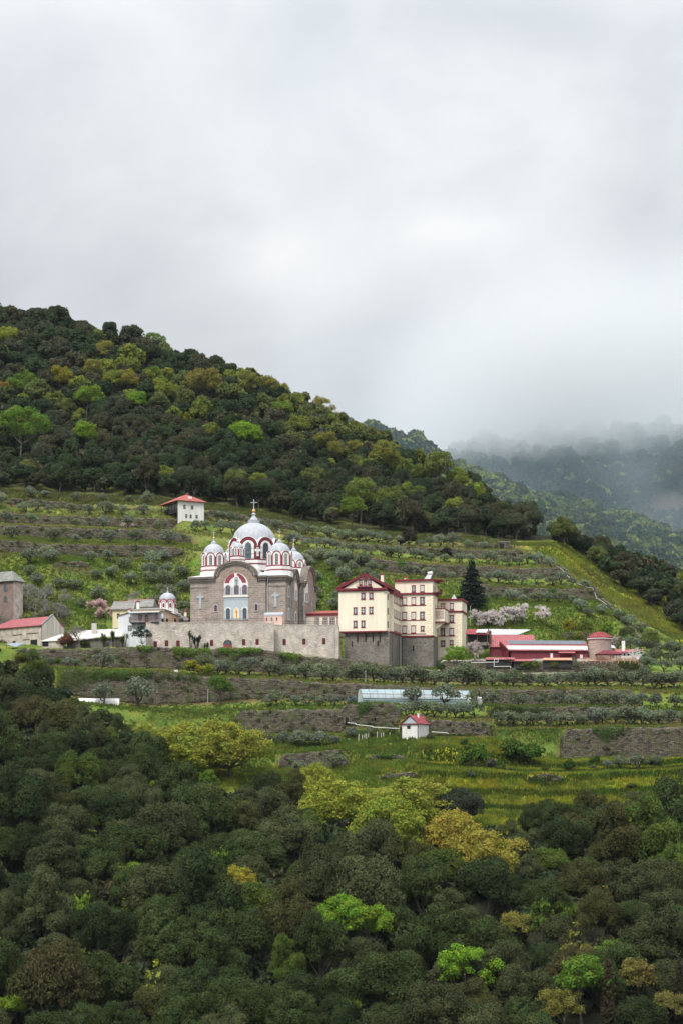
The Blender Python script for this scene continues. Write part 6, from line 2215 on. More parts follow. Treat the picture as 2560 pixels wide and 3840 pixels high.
g0 = yfront(0)
for a in ((473, 513, 303, 360), (547, 585, 302, 357), (402, 438, 438, 497), (474, 511, 436, 494), (547, 584, 434, 492), (402, 438, 560, 619), (474, 511, 559, 617), (455, 484, 183, 231), (537, 566, 182, 228)):
    g0(*a, 'glass')
g0(498, 526, 190, 248, 'glass')
pd = MB().plate(front(0), [(gx(488), gz(182)), (gx(535), gz(180)), (gx(511), gz(158))], -.3, .5).build('dormer_pediment', 'trim_red', inn)
bal = MB().rect(front(0), gx(440), gx(576), gz(258), gz(250), -.02, 1.1).build('balcony_floor', 'trim_red', inn)
railing(bal, front(-1.05), gx(440), gx(576), gz(250), gz(212) - gz(250), .45, 'trim_red', 'balcony_railing', .03)
g2 = yfront(L2)
for a, k in (((937, 973, 235, 295), 'glass'), ((1015, 1053, 231, 292), 'blind'), ((850, 893, 347, 414), 'blind'), ((934, 976, 345, 411), 'blind'), ((1013, 1056, 342, 409), 'glass'), ((850, 893, 480, 549), 'blind'), ((934, 976, 479, 547), 'blind'),
             ((1013, 1056, 477, 546), 'glass'), ((850, 893, 606, 674), 'blind'), ((932, 975, 604, 671), 'blind'), ((1019, 1053, 609, 651), 'glass')):
    g2(*a, k)
for u0, u1, v0, v1 in ((714, 722, 305, 362), (714, 722, 438, 497), (714, 722, 561, 618)):
    ya, yb = gy(u0, X1), gy(u1, X1)
    window(inn, right(X1), ya, yb, gz(v1, X1, 1), gz(v0, X1, 1), 'trim_red', 'glass', .12, nx=2, nz=3, barmat='white')
for v0, v1 in ((312, 384), (448, 520), (574, 644)):
    for u0, u1 in ((771, 778), (787, 794), (803, 810), (821, 831)):
        ya, yb = gy(u0, X2), gy(u1, X2)
        window(inn, right(X2), ya, yb, gz(v1, X2, L1 + 1), gz(v0, X2, L1 + 1), 'trim_red', 'blind', .12, nx=2, nz=3, barmat='blind')
for u0, u1 in ((1133, 1138), (1145, 1149)):
    window(inn, right(X3), gy(u0, X3), gy(u1, X3), gz(292, X3, L2), gz(236, X3, L2), 'trim_red', 'blind', .12, nx=1, nz=1)
# stone base
bs = MB()
bs.box(gx(318), X1 + .6, .9, L2 + 6, gz(985) - 3, -.345)
bs.box(X1 + .602, X2 - .1, L1 + .1, L2 + 5, gz(985) - 3, gz(669, X2, L1) - .004)
bs.box(gx(848, L2), X3 + .12, L2 + .12, L3 + .3, gz(1030, X3, L2) - 3, gz(706, X3, L2))
bs.build('stone_base', 'grey_stone', inn)
br_ = MB()
for u in (435, 510, 575, 640):
    x = gx(u)
    br_.plate(Face((x, 0, 0), (0, 1, 0), (1, 0, 0)), [(.0, -.36), (.9, -.36), (.9, -3.0)], -.14, .14)
br_.build('bracket', 'dark_wood', inn)
for u0, u1, v0, v1 in ((380, 400, 742, 800), (618, 640, 740, 795)):
    window(inn, front(.9), gx(u0, .9), gx(u1, .9), gz(v1), gz(v0), 'grey_stone', 'dark_interior', .1, nx=2, nz=4, barmat='iron')
window(inn, front(L2 + .12), gx(940, L2), gx(962, L2), gz(838, X3, L2), gz(780, X3, L2), 'grey_stone', 'dark_interior', .1, nx=2, nz=4, barmat='iron')
MB().tube([(xw + .05, L2 - .12, gz(1005, X3, L2)), (xw + .05, L2 - .12, gz(706, X3, L2)), (xw - .1, L2 - .3, gz(695, X3, L2))], .12, 6).build('downpipe', 'white_metal', inn)
MB().tube([(X1 + .1, -.2, zE - .1), (X1 - .6, -.25, zE - .55)], .12, 6).build('gutter', 'grey_metal', inn)
# solar water heater on the flat roof
sh = thing('solar_water_heater', 'white solar water heater tank on the flat roof of the cream building', 'water heater', YF.o + Vector((0, 0, 0)), YF.t)
hx, hy = gx(1098, L2 + 3), L2 + 3
MB().tube([(hx - .4, hy, z2t + 2.35), (hx + .9, hy, z2t + 2.45)], .42, 12).build('tank', 'white', sh)
MB().add([(hx - 1.3, hy - 1.0, z2t + .66), (hx + .4, hy - 1.0, z2t + .66), (hx + .9, hy - .1, z2t + 2.2), (hx - .4, hy - .1, z2t + 2.2), (hx - 1.3, hy - .9, z2t + .6), (hx + .4, hy - .9, z2t + .6), (hx + .9, hy, z2t + 2.1), (hx - .4, hy, z2t + 2.1)],
         [(0, 1, 2, 3), (4, 7, 6, 5), (0, 4, 5, 1), (1, 5, 6, 2), (2, 6, 7, 3), (3, 7, 4, 0)]).build('collector_panel', 'grey_metal', sh)
MB().tube([(hx - .3, hy + .1, z2t + .5), (hx - .3, hy + .1, z2t + 2.2)], .05, 5).tube([(hx + .8, hy + .1, z2t + .5), (hx + .8, hy + .1, z2t + 2.2)], .05, 5).build('stand', 'iron', sh)

# ---- rear cream wing -----------------------------------------------------------
L4 = L3 + 3.5
wing = thing('cream_building', 'narrower cream rear building with quoined corner beside the blossom trees', 'building', YF.o, YF.t)
X4, X5 = gx(1178, L4), gx(1398, L4)
L5 = gy(1437, X5)
z3t, z3b = gz(372, X5, L4), gz(850, X5, L4)
MB().box(X4, X5, L4, L5 + 1, z3b - 2, z3t).build('wall', 'cream', wing)
q_ = MB()
q_.rect(front(L4), gx(1340, L4), X5 + .04, z3b, gz(480, X5, L4), -.02, .04)
q_.rect(right(X5), L4 - .035, L4 + 2.6, z3b, gz(480, X5, L4), -.02, .04)
q_.build('quoin_strip', 'cream_quoin', wing)
tr = MB()
tr.box(X4 - .3, X5 + .4, L4 - .4, L5 + 1.4, z3t + .002, z3t + .4)
tr.rect(front(L4), X4, X5 + .35, gz(480, X5, L4), gz(465, X5, L4), -.1, .32)
tr.rect(right(X5), L4 - .32, L5 + 1, gz(480, X5, L4), gz(465, X5, L4), -.1, .35)
for v in (577, 697):
    tr.rect(front(L4), X4, gx(1336, L4), gz(v + 3, X5, L4), gz(v - 3, X5, L4), -.02, .1)
tr.build('red_moulding', 'trim_red', wing)
rfw = MB().box(X4 - .35, X5 + .45, L4 - .45, L5 + 1.45, z3t + .402, z3t + .5).build('flat_roof', 'tile_crimson', wing)
MB().lathe([(.9, z3t + .5), (.05, z3t + 1.9)], 4, (gx(1325, L4 + 2), L4 + 2, 0)).build('skylight', 'zinc', rfw)
_inn = inn
inn = wing
g4 = yfront(L4)
for a, k in (((1205, 1242, 401, 457), 'blind'), ((1287, 1323, 399, 455), 'blind'), ((1283, 1325, 507, 571), 'glass'), ((1205, 1243, 509, 573), 'blind'), ((1203, 1243, 629, 694), 'dark'), ((1282, 1325, 627, 692), 'blind'), ((1203, 1245, 741, 794), 'glass'), ((1286, 1320, 740, 779), 'glass')):
    g4(*a, k)
for u0, u1 in ((1403, 1409), (1414, 1420)):
    window(wing, right(X5), gy(u0, X5), gy(u1, X5), gz(460, X5, L4), gz(402, X5, L4), 'white', 'blind', .1, nx=1, nz=1)
inn = _inn
gal = thing('covered_bridge', 'cream covered gallery bridging the gap between the two cream buildings', 'bridge', YF.o, YF.t)
bx0, bx1 = X3 + .02, X3 + 2.6
za, zb_ = gz(575, X3, L3), gz(462, X3, L3)
MB().box(bx0, bx1, L3 - 3.5, L4 - .05, za, zb_).build('wall', 'cream', gal)
MB().box(bx0, bx1 + .15, L3 - 3.65, L4 - .03, zb_ + .002, zb_ + .25).box(bx0, bx1 + .12, L3 - 3.6, L4 - .03, za - .3, za - .003).build('red_moulding', 'trim_red', gal)
for i in range(4):
    window(gal, front(L3 - 3.5), bx0 + .15 + i * .6, bx0 + .6 + i * .6, za + .8, zb_ - .5, 'trim_red', 'blind', .08, nx=1, nz=2)
railing(gal, front(L3 - 3.4), bx0, bx1, zb_ + .25, .8, .5, 'trim_red', 'railing', .03)
MB().plate(front(L3 - 3.0), [(bx0, za - .31), (bx1, za - .31), (bx0, za - 2.2)], -.3, .0).build('bracket', 'cream', gal)

# ---- the link building between church and cream building --------------------------
LF = Frame(1160 + 268 / 2.45, 2345, 612, -11.6)
link = thing('link_building', 'low cream building with red tiled hip roof between church and cream block', 'building', LF.o, LF.t)
kx = lambda u: LF.lx(1160 + u / 2.45)
kz = lambda v: LF.lz(2100 + v / 2.45)
MB().box(kx(-40), kx(275), 0, 7, -3, kz(510)).build('wall', 'cream', link)
MB().box(kx(-48), kx(275), -.3, 7.3, kz(510) + .002, kz(493)).build('fascia', 'dark_red', link)
hip_roof(kx(-40), kx(275), 0, 7, kz(491) + .14, kz(424) - kz(491) - 1.0, .4, i1=0).build('roof', 'tile', link)
for u0, u1 in ((57, 86), (128, 165), (190, 230), (257, 272)):
    window(link, front(0), kx(u0), kx(u1), kz(600), kz(531), 'white', 'glass', .1, False, 'trim_red', .16, 2, 3, bar=.09, barmat='white')

# ---- the white house on the hillside -----------------------------------------------
HF = Frame(560 + 657 / 6.03, 1820 + 765 / 6.03, 701.2, 28)
hh = thing('hillside_house', 'white house with red tiled hip roof and dark timber gallery above the terraces', 'house', HF.o, HF.t)
hx_ = lambda u, y=0.0: HF.lx(560 + u / 6.03, y)
hz_ = lambda v, x=0.0, y=0.0: HF.lz(1820 + v / 6.03, x, y)
W = hx_(1240)
ze = hz_(352)
LL = 13.0
MB().box(1.9, W, .3, LL, -4, ze).box(0, W, 0, .298, -4, ze).build('wall', 'white_house', hh)
rfh = hip_roof(0, W, 0, LL, ze + .2, 2.55, .75, axis='y', i0=4.2, i1=4.5).build('roof', 'tile', hh)
chimney(rfh, W * .56, 4.2, ze + 1.4, ze + 3.2, .75, 'wood', 'wood')
mb = MB().box(W * .5 - .55, W * .5 + .55, .6, 1.7, ze + 1.05, ze + 1.75).build('skylight', 'white', rfh)
for u0, u1, v0, v1 in ((775, 820, 443, 530), (947, 997, 457, 545), (820, 860, 652, 733), (918, 960, 660, 740), (1052, 1097, 670, 748)):
    x = hx_((u0 + u1) / 2)
    window(hh, front(0), hx_(u0), hx_(u1), hz_(v1, x), hz_(v0, x), 'dark_wood', 'glass', .07, nx=2, nz=3, barmat='grey_metal', bar=.04)
zf = hz_(580)
gl = MB().box(-.25, 1.898, .3, LL, zf - .3, zf).build('gallery_floor', 'dark_wood', hh)
ps = MB()
for y in (.45, 2.6, 4.8, 7.0, 9.2, 11.2, 12.85):
    ps.box(-.2, -.06, y - .08, y + .08, zf, ze + .1)
    ps.box(-.18, -.06, y - .06, y + .06, -1.5, zf - .3)
ps.build('gallery_post', 'dark_wood', gl)
railing(gl, left(-.14), .3, LL, zf, 1.0, .22, 'dark_wood', 'gallery_railing', .03)
MB().box(-.28, 1.9, 5.5, LL, zf + .02, zf + .9).build('gallery_boarding', 'dark_wood', gl)
for y in (1.2, 3.4, 6.5, 9.0):
    window(hh, left(1.9), y, y + .8, zf + .2, zf + 2.2, 'dark_wood', 'dark_interior', .1, nx=2, nz=3)
for y in (1.2, 3.6):
    window(hh, left(1.9), y, y + .8, zf - 2.4, zf - .9, 'dark_wood', 'dark_interior', .1, nx=2, nz=3)

# ---- the white balcony house -----------------------------------------------------------
BF = Frame(400 + 930 / 4.356, 2220 + 890 / 4.356, 589.5, -11)
bh = thing('balcony_house', 'white slate-roofed house with red-railed balcony left of the rampart', 'house', BF.o, BF.t)
bx = lambda u, y=0.0: BF.lx(400 + u / 4.356, y)
bz = lambda v, x=0.0, y=0.0: BF.lz(2220 + v / 4.356, x, y)
bx0, bxm = bx(190), bx(415)
be = bz(292)
bd = BF.ly(400 + 1036 / 4.356, 0)
wb = MB().box(bxm, 0, 0, bd, -1.5, be)
wb.plate(front(0), [(bx0, -1.5), (bxm - .002, -1.5), (bxm - .002, bz(318)), (bx0, bz(378))], -6, 0)
wb.build('wall', 'blue_white', bh)
MB().rect(right(0), .02, bd, bz(560), be - .01, -.02, .03).build('side_wall', 'ochre', bh)
MB().rect(front(0), bxm + .2, .45, be - .32, be - .02, -.02, .5).build('eave_board', 'ochre', bh)
rb = hip_roof(bxm, 0, 0, bd, be + .15, bz(165) - be - 1.3, .65, i0=3.5, i1=3.6).build('roof', 'slate', bh)
slab([(bx0 - .2, -.3, bz(378) + .1), (bxm, -.3, bz(312) + .1), (bxm, 6, bz(312) + .1), (bx0 - .2, 6, bz(378) + .1)], .15).build('lean_to_roof', 'slate', bh)
chimney(rb, bx(518, 3.5), 3.5, be + .4, bz(142, 0, 3.5), .75, 'white', 'crimson')
chimney(rb, bx(382, 2.0), 2.0, be - 1.2, bz(268, 0, 2), .8, 'white', 'crimson')
fl = MB().rect(front(0), bxm - .05, bx(873), bz(512), bz(492), -.02, 1.3).build('balcony_floor', 'dark_wood', bh)
po = MB()
for u in (421, 567, 705, 848):
    po.box(bx(u) - .08, bx(u) + .08, -1.28, -1.12, bz(492), bz(335))
po.build('balcony_post', 'red_wood', fl)
railing(fl, front(-1.2), bxm, bx(873), bz(492), bz(428) - bz(492), .35, 'red_wood', 'balcony_railing', .03, mid=2)
slab([(bxm - .4, -1.7, bz(338)), (bx(890), -1.7, bz(332)), (bx(885), -.02, bz(305)), (bxm - .2, -.02, bz(308))], .1).build('awning', 'zinc', bh)
for u in (440, 472, 590):
    MB().tube([(bx(u), -.05, bz(590)), (bx(u) - .1, -1.15, bz(515))], .07, 5).build('brace', 'red_wood', fl)
for u0, u1, v0, v1 in ((370, 408, 398, 487), (352, 416, 537, 627), (525, 577, 365, 450), (805, 842, 358, 440), (520, 575, 557, 635)):
    window(bh, front(0), bx(u0), bx(u1), bz(v1), bz(v0), 'red_wood', 'glass_teal', .09, nx=2, nz=3, barmat='white', bar=.05)
window(bh, front(0), bx(630), bx(685), bz(488), bz(370), 'red_wood', 'glass_teal', .14, nx=2, nz=3, name='door', barmat='white')
for u0, u1 in ((956, 968), (994, 1008)):
    window(bh, right(.03), BF.ly(400 + u0 / 4.356, 0), BF.ly(400 + u1 / 4.356, 0), bz(462, 0, 2.5), bz(380, 0, 2.5), 'white', 'blind', .08, nx=1, nz=1)
# lower wing running back towards the church
wg = thing('wing_house', 'low ochre wing with stone slate roof between balcony house and church', 'building', BF.o, BF.t)
ya, yb = bd + .02, BF.ly(400 + 1185 / 4.356, 0)
MB().box(-7, -.05, ya, yb, -1, bz(350, 0, bd)).build('wall', 'ochre', wg)
rw = hip_roof(-7, -.05, ya, yb, bz(350, 0, bd) + .15, 1.5, .5, axis='y', i0=0, i1=3).build('roof', 'slate', wg)
yc = BF.ly(400 + 1345 / 4.356, 3.0)
MB().box(-6, 3.0, yb + 1, yb + 9, -1, bz(450, 0, yb) - .3).build('annex_wall', 'ochre', wg)
rw2 = hip_roof(-6, 3.0, yb + 1, yb + 9, bz(450, 0, yb) - .1, 1.9, .5).build('annex_roof', 'slate', wg)
cx_ = bx(1292, yb + 3)
mb = MB().box(cx_ - .33, cx_ + .33, yb + 2.7, yb + 3.4, bz(440, 0, yb + 3), bz(330, 0, yb + 3), 0)
mb.box(cx_ - .42, cx_ + .42, yb + 2.6, yb + 3.5, bz(330, 0, yb + 3), bz(318, 0, yb + 3), 1)
mb.box(cx_ - .42, cx_ + .42, yb + 2.6, yb + 3.5, bz(440, 0, yb + 3) - .4, bz(405, 0, yb + 3), 1)
mb.lathe([(.45, bz(318, 0, yb + 3)), (.22, bz(298, 0, yb + 3)), (.1, bz(290, 0, yb + 3))], 8, (cx_, yb + 3.05, 0), 1)
mb.build('chimney', ['cream', 'crimson'], rw2)
window(wg, right(3.0), yb + 2.2, yb + 3.2, bz(520, 0, yb) - .4, bz(465, 0, yb) - .4, 'dark_wood', 'dark_interior', .08, True, nx=1, nz=1, name='door')

# ---- the little domed chapel ---------------------------------------------------------------
KF = Frame(400 + 998 / 4.356, 2220 + 375 / 4.356, 604, 0)
ch = thing('chapel', 'small white chapel drum with crimson arches under a grey-blue dome', 'chapel', KF.o, KF.t)
R = 2.32
ap = R
w = 2 * ap * math.tan(PI / 8)
rad = ap / math.cos(PI / 8)
zz = lambda v: KF.lz(2220 + v / 4.356)
d = MB()
d.lathe([(rad * 1.12, -4), (rad * 1.12, zz(285))], 8, (0, 0, 0), 1, a0=0)
d.lathe([(rad * .98, zz(285)), (rad * .98, zz(130) - w * .5)], 8, (0, 0, 0), 1, a0=0)
for k in range(8):
    t = k * PI / 4 - PI / 2 + PI / 8
    fc = Face((ap * math.cos(t), ap * math.sin(t), 0), (-math.sin(t), math.cos(t), 0), (math.cos(t), math.sin(t), 0))
    h = w / 2
    za, zd = zz(124), zz(282)
    d.ring(fc, arcpts(0, za - h, h, h, 12), arcpts(0, za - h, h * .8, h * .8, 12), -.4, .1, 0, closed=False)
    d.plate(fc, arch(-h * .8, h * .8, zd, za - h * .2, 12), -.3, .02, 1)
    d.ring(fc, arch(-h * .62, h * .62, zd, za - h * .5, 12), arch(-h * .45, h * .45, zd, za - h * .66, 12), .02, .07, 0)
    if k in (0, 7, 1, 6):
        pass
dd = d.build('drum', ['crimson', 'white'], ch)
for k in (0, 7, 1, 6):
    t = k * PI / 4 - PI / 2 + PI / 8
    fc = Face((ap * math.cos(t), ap * math.sin(t), 0), (-math.sin(t), math.cos(t), 0), (math.cos(t), math.sin(t), 0))
    h = w / 2
    window(dd, fc, -h * .26, h * .26, zz(262), zz(195), 'crimson', 'glass', .06, True, None, 0, 1, 1, o=.022)
zq, zt = zz(125) - .15, zz(12)
prof = [(rad * .84, zz(150)), (rad * .88, zq)] + [(rad * .88 * math.cos(i / 12 * PI / 2), zq + (zt - zq) * math.sin(i / 12 * PI / 2)) for i in range(1, 12)] + [(.3, zt), (.12, zt + .5), (.05, zt + 1.0)]
dm = MB().lathe(prof, 48, (0, 0, 0), 0, rib=6, ribk=1.03).build('dome', 'lead', ch)
MB().lathe([(.2 * math.sin(PI * i / 8) + .01, zt + 1.15 - .2 * math.cos(PI * i / 8)) for i in range(9)], 10).build('ball', 'gold', dm)
MB().plate(front(0), cross_poly(0, zt + 1.3, zt + 2.3, .33, .08, zt + 1.95), -.04, .04).build('cross', 'iron', dm)
slab([(.5, -1.6, zz(290)), (3.6, -.6, zz(360)), (3.6, 3, zz(360)), (.5, 3, zz(290))], .2).build('lean_to_roof', 'white', ch)

# ---- slate-roofed houses behind ---------------------------------------------------------------
for (px, py, D, ang, u0, u1, ve, vr, dep, lab) in ((400 + 430 / 4.356, 2220 + 480 / 4.356, 606, -8, 100, 425, 288, 148, 7, 'pale yellow house with grey slate roof right of the pink blossom'), (400 + 740 / 4.356, 2220 + 420 / 4.356, 613, -8, 345, 735, 250, 118, 7, 'upper slate-roofed house with red ridge behind the balcony house')):
    fr = Frame(px, py, D, ang)
    t = thing('slate_house', lab, 'house', fr.o, fr.t)
    x0, x1 = fr.lx(400 + u0 / 4.356), fr.lx(400 + u1 / 4.356)
    e = fr.lz(2220 + ve / 4.356)
    MB().box(x0, x1, 0, dep, -4, e).build('wall', 'pale_yellow', t)
    rr_ = hip_roof(x0, x1, 0, dep, e + .15, fr.lz(2220 + vr / 4.356, 0, dep / 2) - e - .1, .5, i0=.0, i1=.4).build('roof', 'slate', t)
    MB().box(x0 - .2, x1 - .2, dep / 2 - .15, dep / 2 + .15, fr.lz(2220 + vr / 4.356, 0, dep / 2) - .03, fr.lz(2220 + vr / 4.356, 0, dep / 2) + .12).build('ridge', 'tile', rr_)
    window(t, front(0), x0 + 1.2, x0 + 2.0, e - 2.4, e - 1.0, 'red_wood', 'glass', .08)

# ---- brick house at the margin ---------------------------------------------------------------------
SB = Frame(52.4, 2080 + 372 / 2.063, 612, -32)
sbh = thing('brick_house', 'reddish stone house with slate roof and one plastered side at the left margin', 'house', SB.o, SB.t)
sx = lambda u: SB.lx(u / 2.063)
sz = lambda v: SB.lz(2080 + v / 2.063)
sd = SB.ly(178 / 2.063, 0)
MB().box(sx(-160), 0, 0, sd, -9, sz(206)).build('wall', 'house_brick', sbh)
MB().rect(right(0), 0.0, sd, -9, sz(206) - .01, -.02, .04).build('plastered_side', 'old_plaster', sbh)
hip_roof(sx(-160), 0, 0, sd, sz(203) + .1, 2.9, .6).build('roof', 'slate', sbh)
for v0, v1 in ((222, 274), (315, 362)):
    window(sbh, front(0), sx(36), sx(59), sz(v1), sz(v0), 'dark_wood', 'glass_teal', .07, True, 'house_brick', .15, 2, 3)

# ---- the red-roofed barn -----------------------------------------------------------------------------
RF = Frame(567 / 3.5636, 2200 + 705 / 3.5636, 594, -40)
barn = thing('barn', 'old barn with bright red roof and stained white gable', 'barn', RF.o, RF.t)
rx_ = lambda u: RF.lx(u / 3.5636)
rz_ = lambda v, x=0., y=0.: RF.lz(2200 + v / 3.5636, x, y)
rd = RF.ly(860 / 3.5636, 0)
ze = rz_(520)
xl = rx_(-140)
MB().box(xl, 0, 0, rd, -3.0, ze).build('wall', 'old_plaster', barn)
za = rz_(378, 0, rd * .5)
MB().plate(right(0), [(0.0, -3), (rd, -3), (rd, ze - .6), (rd * .5, za), (0, ze - .02)], -.5, .05).build('gable_wall', 'stained_plaster', barn)
hip_roof(xl, -.55, 0, rd, ze + .15, za - ze - .45, .45, i0=5.5, i1=0).build('roof', 'tile_pink', barn)
mb = MB()
mb.plate(right(-.03), [(-.15, ze + .05), (rd * .5, za + .06), (rd * .5, za + .3), (-.15, ze + .3)], -.55, .12)
mb.build('gable_coping', 'slate', barn)
pl = MB()
for u0, u1, v0, v1, m in ((412, 500, 800, 712, 0), (172, 212, 752, 728, 0)):
    pl.rect(front(0), rx_(u0), rx_(u1), rz_(v0, rx_(u0)), rz_(v1, rx_(u0)), -.02, .04, m)
pl.build('opening', 'dark_interior', barn)
bm_ = MB()
for u0, u1, v in ((360, 520, 632), (175, 300, 650), (310, 400, 712)):
    bm_.rect(front(0), rx_(u0), rx_(u1), rz_(v + 5, rx_(u0)), rz_(v - 5, rx_(u0)), -.02, .05)
bm_.build('timber', 'dark_wood', barn)
lo = thing('shed_roof', 'small blue-grey sheet roof leaning before the barn', 'shed', P(250 / 3.5636, 2200 + 800 / 3.5636, 589))
s_ = lambda u, v, D: P(u / 3.5636, 2200 + v / 3.5636, D) - lo.location
slab([s_(80, 765, 588), s_(215, 803, 586), s_(350, 748, 588.5), s_(220, 748, 591)], .1).build('roof', 'zinc_blue', lo)
MB().tube([s_(215, 803, 586), s_(215, 870, 586)], .08, 5).tube([s_(90, 768, 588), s_(90, 850, 588)], .08, 5).tube([s_(340, 752, 588.5), s_(340, 830, 588.5)], .08, 5).build('post', 'wood', lo)

# ---- lean-to and the long whitewashed roof ----------------------------------------------------------------
lt = thing('lean_to', 'low lean-to with pale roof against the barn gable', 'shed', P(690 / 3.5636, 2200 + 800 / 3.5636, 589))
s_ = lambda u, v, D: P(u / 3.5636, 2200 + v / 3.5636, D) - lt.location
slab([s_(545, 727, 587), s_(850, 716, 587), s_(860, 636, 592), s_(800, 640, 592)], .14).build('roof', 'old_white_roof', lt)
f0 = front(s_(0, 0, 587.3).y)
MB().rect(f0, s_(565, 0, 587.3).x, s_(850, 0, 587.3).x, s_(0, 840, 587.3).z, s_(0, 728, 587.3).z, -3, 0).build('wall', 'old_plaster', lt)
MB().rect(f0, s_(570, 0, 587.3).x, s_(650, 0, 587.3).x, s_(0, 800, 587.3).z, s_(0, 735, 587.3).z, 0, .03).build('opening', 'dark_interior', lt)
lw = thing('long_house', 'low house with a long whitewashed stone roof and stout chimney', 'house', P(1200 / 3.5636, 2200 + 760 / 3.5636, 589))
s_ = lambda u, v, D: P(u / 3.5636, 2200 + v / 3.5636, D) - lw.location
mb = slab([s_(860, 716, 588.2), s_(1065, 706, 588), s_(1350, 665, 588), s_(1568, 668, 588), s_(1660, 660, 588), s_(1640, 566, 594), s_(1568, 556, 594), s_(1470, 566, 594), s_(1380, 564, 594), s_(1240, 578, 594), s_(1090, 590, 594), s_(985, 598, 594)], .25)
lwr = mb.build('roof', 'old_white_roof', lw)
f0 = front(s_(0, 0, 588.6).y)
MB().rect(f0, s_(900, 0, 588.6).x, s_(1640, 0, 588.6).x, s_(0, 860, 588.6).z, s_(0, 690, 588.6).z, -4, 0).build('wall', 'grey_stone', lw)
c0 = s_(1262, 620, 591)
MB().box(c0.x - .62, c0.x + .62, c0.y - .5, c0.y + .5, c0.z - .8, s_(0, 490, 591).z).box(c0.x - .5, c0.x + .5, c0.y - .4, c0.y + .4, s_(0, 490, 591).z, s_(0, 470, 591).z, 1).build('chimney', ['stained_plaster', 'iron'], lwr)

# ---- the farm sheds on the right ---------------------------------------------------------------------------
z4 = lambda u, v, D: P(1700 + u / 1.823, 2260 + v / 1.823, D)


def at4(o):
    return lambda u, v, D: z4(u, v, D) - o


o_ = z4(640, 378, 598)
shed = thing('solar_shed', 'long crimson shed with a row of solar panels on its red roof', 'shed', o_)
q = at4(o_)
fx = front(q(0, 0, 598).y)
MB().rect(fx, q(390, 0, 598).x, q(915, 0, 598).x, -2, q(0, 326, 598).z, -7, 0).build('wall', 'shed_red', shed)
e0, e1, r0, r1 = q(375, 324, 597.4), q(918, 326, 597.4), q(312, 260, 602), q(905, 264, 602)
roof = slab([e0, e1, r1, r0], .14).build('roof', 'tile_pink', shed)


def on_roof(s, t, up=.06):
    p = e0.lerp(e1, s).lerp(r0.lerp(r1, s), t)
    return p + Vector((0, -.02, up))


slab([on_roof(.0, .06), on_roof(.998, .06), on_roof(.998, .46), on_roof(.02, .46)], .04).build('roof_sheet', 'zinc', roof)
n = 13
for i in range(n):
    s0, s1 = .08 + .9 * i / n + .002, .08 + .9 * (i + 1) / n - .002
    slab([on_roof(s0, .62, .16), on_roof(s1, .62, .16), on_roof(s1, .97, .16), on_roof(s0, .97, .16)], .06).build('solar_panel', 'solar', roof)
    mb = MB()
    for a, b in ((on_roof(s0, .62, .17), on_roof(s0, .97, .17)), (on_roof(s0, .62, .17), on_roof(s1, .62, .17)), (on_roof(s1, .97, .17), on_roof(s0, .97, .17))):
        mb.tube([a, b], .035, 4)
    mb.build('panel_frame', 'grey_metal', roof)
MB().add([e0, r0, (r0.x, r0.y + 4, e0.z), (e0.x, e0.y, -2)], [(0, 1, 2), (0, 2, 3)]).build('gable_wall', 'dark_red', shed)
window(shed, fx, q(862, 0, 598).x, q(880, 0, 598).x, q(0, 378, 598).z, q(0, 356, 598).z, 'white', 'blind', .1, nx=2, nz=2)
MB().rect(fx, q(722, 0, 598).x, q(800, 0, 598).x, -.5, q(0, 340, 598).z, -.02, .03).build('opening', 'dark_red', shed)
MB().rect(fx, q(660, 0, 598).x, q(676, 0, 598).x, q(0, 376, 598).z, q(0, 345, 598).z, -.02, .05).build('door', 'white', shed)
slab([q(714, 342, 596.2), q(830, 343, 596.2), q(826, 331, 597.98), q(716, 331, 597.98)], .1).build('awning', 'tile_pink', shed)

o_ = z4(400, 300, 606)
s2 = thing('red_roofed_shed', 'shed with plain red sheet roof behind the solar-panel shed', 'shed', o_)
q = at4(o_)
r2 = slab([q(247, 300, 603), q(560, 302, 603), q(548, 221, 609), q(234, 219, 609)], .14).build('roof', 'tile_pink', s2)
MB().rect(front(q(0, 0, 603.5).y), q(252, 0, 603.5).x, q(555, 0, 603.5).x, -4, q(0, 303, 603.5).z, -5, 0).build('wall', 'shed_red', s2)
c0 = q(247, 248, 604.5)
MB().lathe([(.42, c0.z - 1), (.42, c0.z + .6), (.5, c0.z + .8), (.35, c0.z + 1.5), (.45, c0.z + 1.9), (.25, c0.z + 2.3)], 10, (c0.x, c0.y, 0)).build('chimney', 'wood', r2)
o_ = z4(380, 215, 613)
s3 = thing('tin_shed', 'shed under a white corrugated sheet roof below the blossom trees', 'shed', o_)
q = at4(o_)
slab([q(238, 217, 611), q(440, 217, 611), q(523, 184, 616), q(240, 180, 616)], .1).build('roof', 'zinc', s3)
MB().rect(front(q(0, 0, 611.5).y), q(245, 0, 611.5).x, q(500, 0, 611.5).x, -4, q(0, 219, 611.5).z, -4, 0).build('wall', 'wood', s3)
o_ = z4(165, 240, 604)
s4 = thing('open_shed', 'dark open shed with patched red and white roof by the cream building', 'shed', o_)
q = at4(o_)
slab([q(80, 213, 600), q(238, 216, 600), q(236, 181, 605), q(84, 181, 605)], .1).build('roof', 'tile_crimson', s4)
slab([q(150, 208, 600.2) + Vector((0, 0, .22)), q(225, 210, 600.2) + Vector((0, 0, .22)), q(232, 186, 604) + Vector((0, 0, .22)), q(160, 188, 604) + Vector((0, 0, .22))], .05).build('roof_sheet', 'zinc', s4)
MB().rect(front(q(0, 0, 604.5).y), q(85, 0, 604).x, q(238, 0, 604).x, -3, q(0, 200, 604).z, -.4, 0).build('back_wall', 'dark_wood', s4)
mb = MB()
for u in (90, 160, 228):
    mb.tube([q(u, 216, 600.5), q(u, 290, 600.5)], .1, 6)
mb.build('post', 'wood', s4)
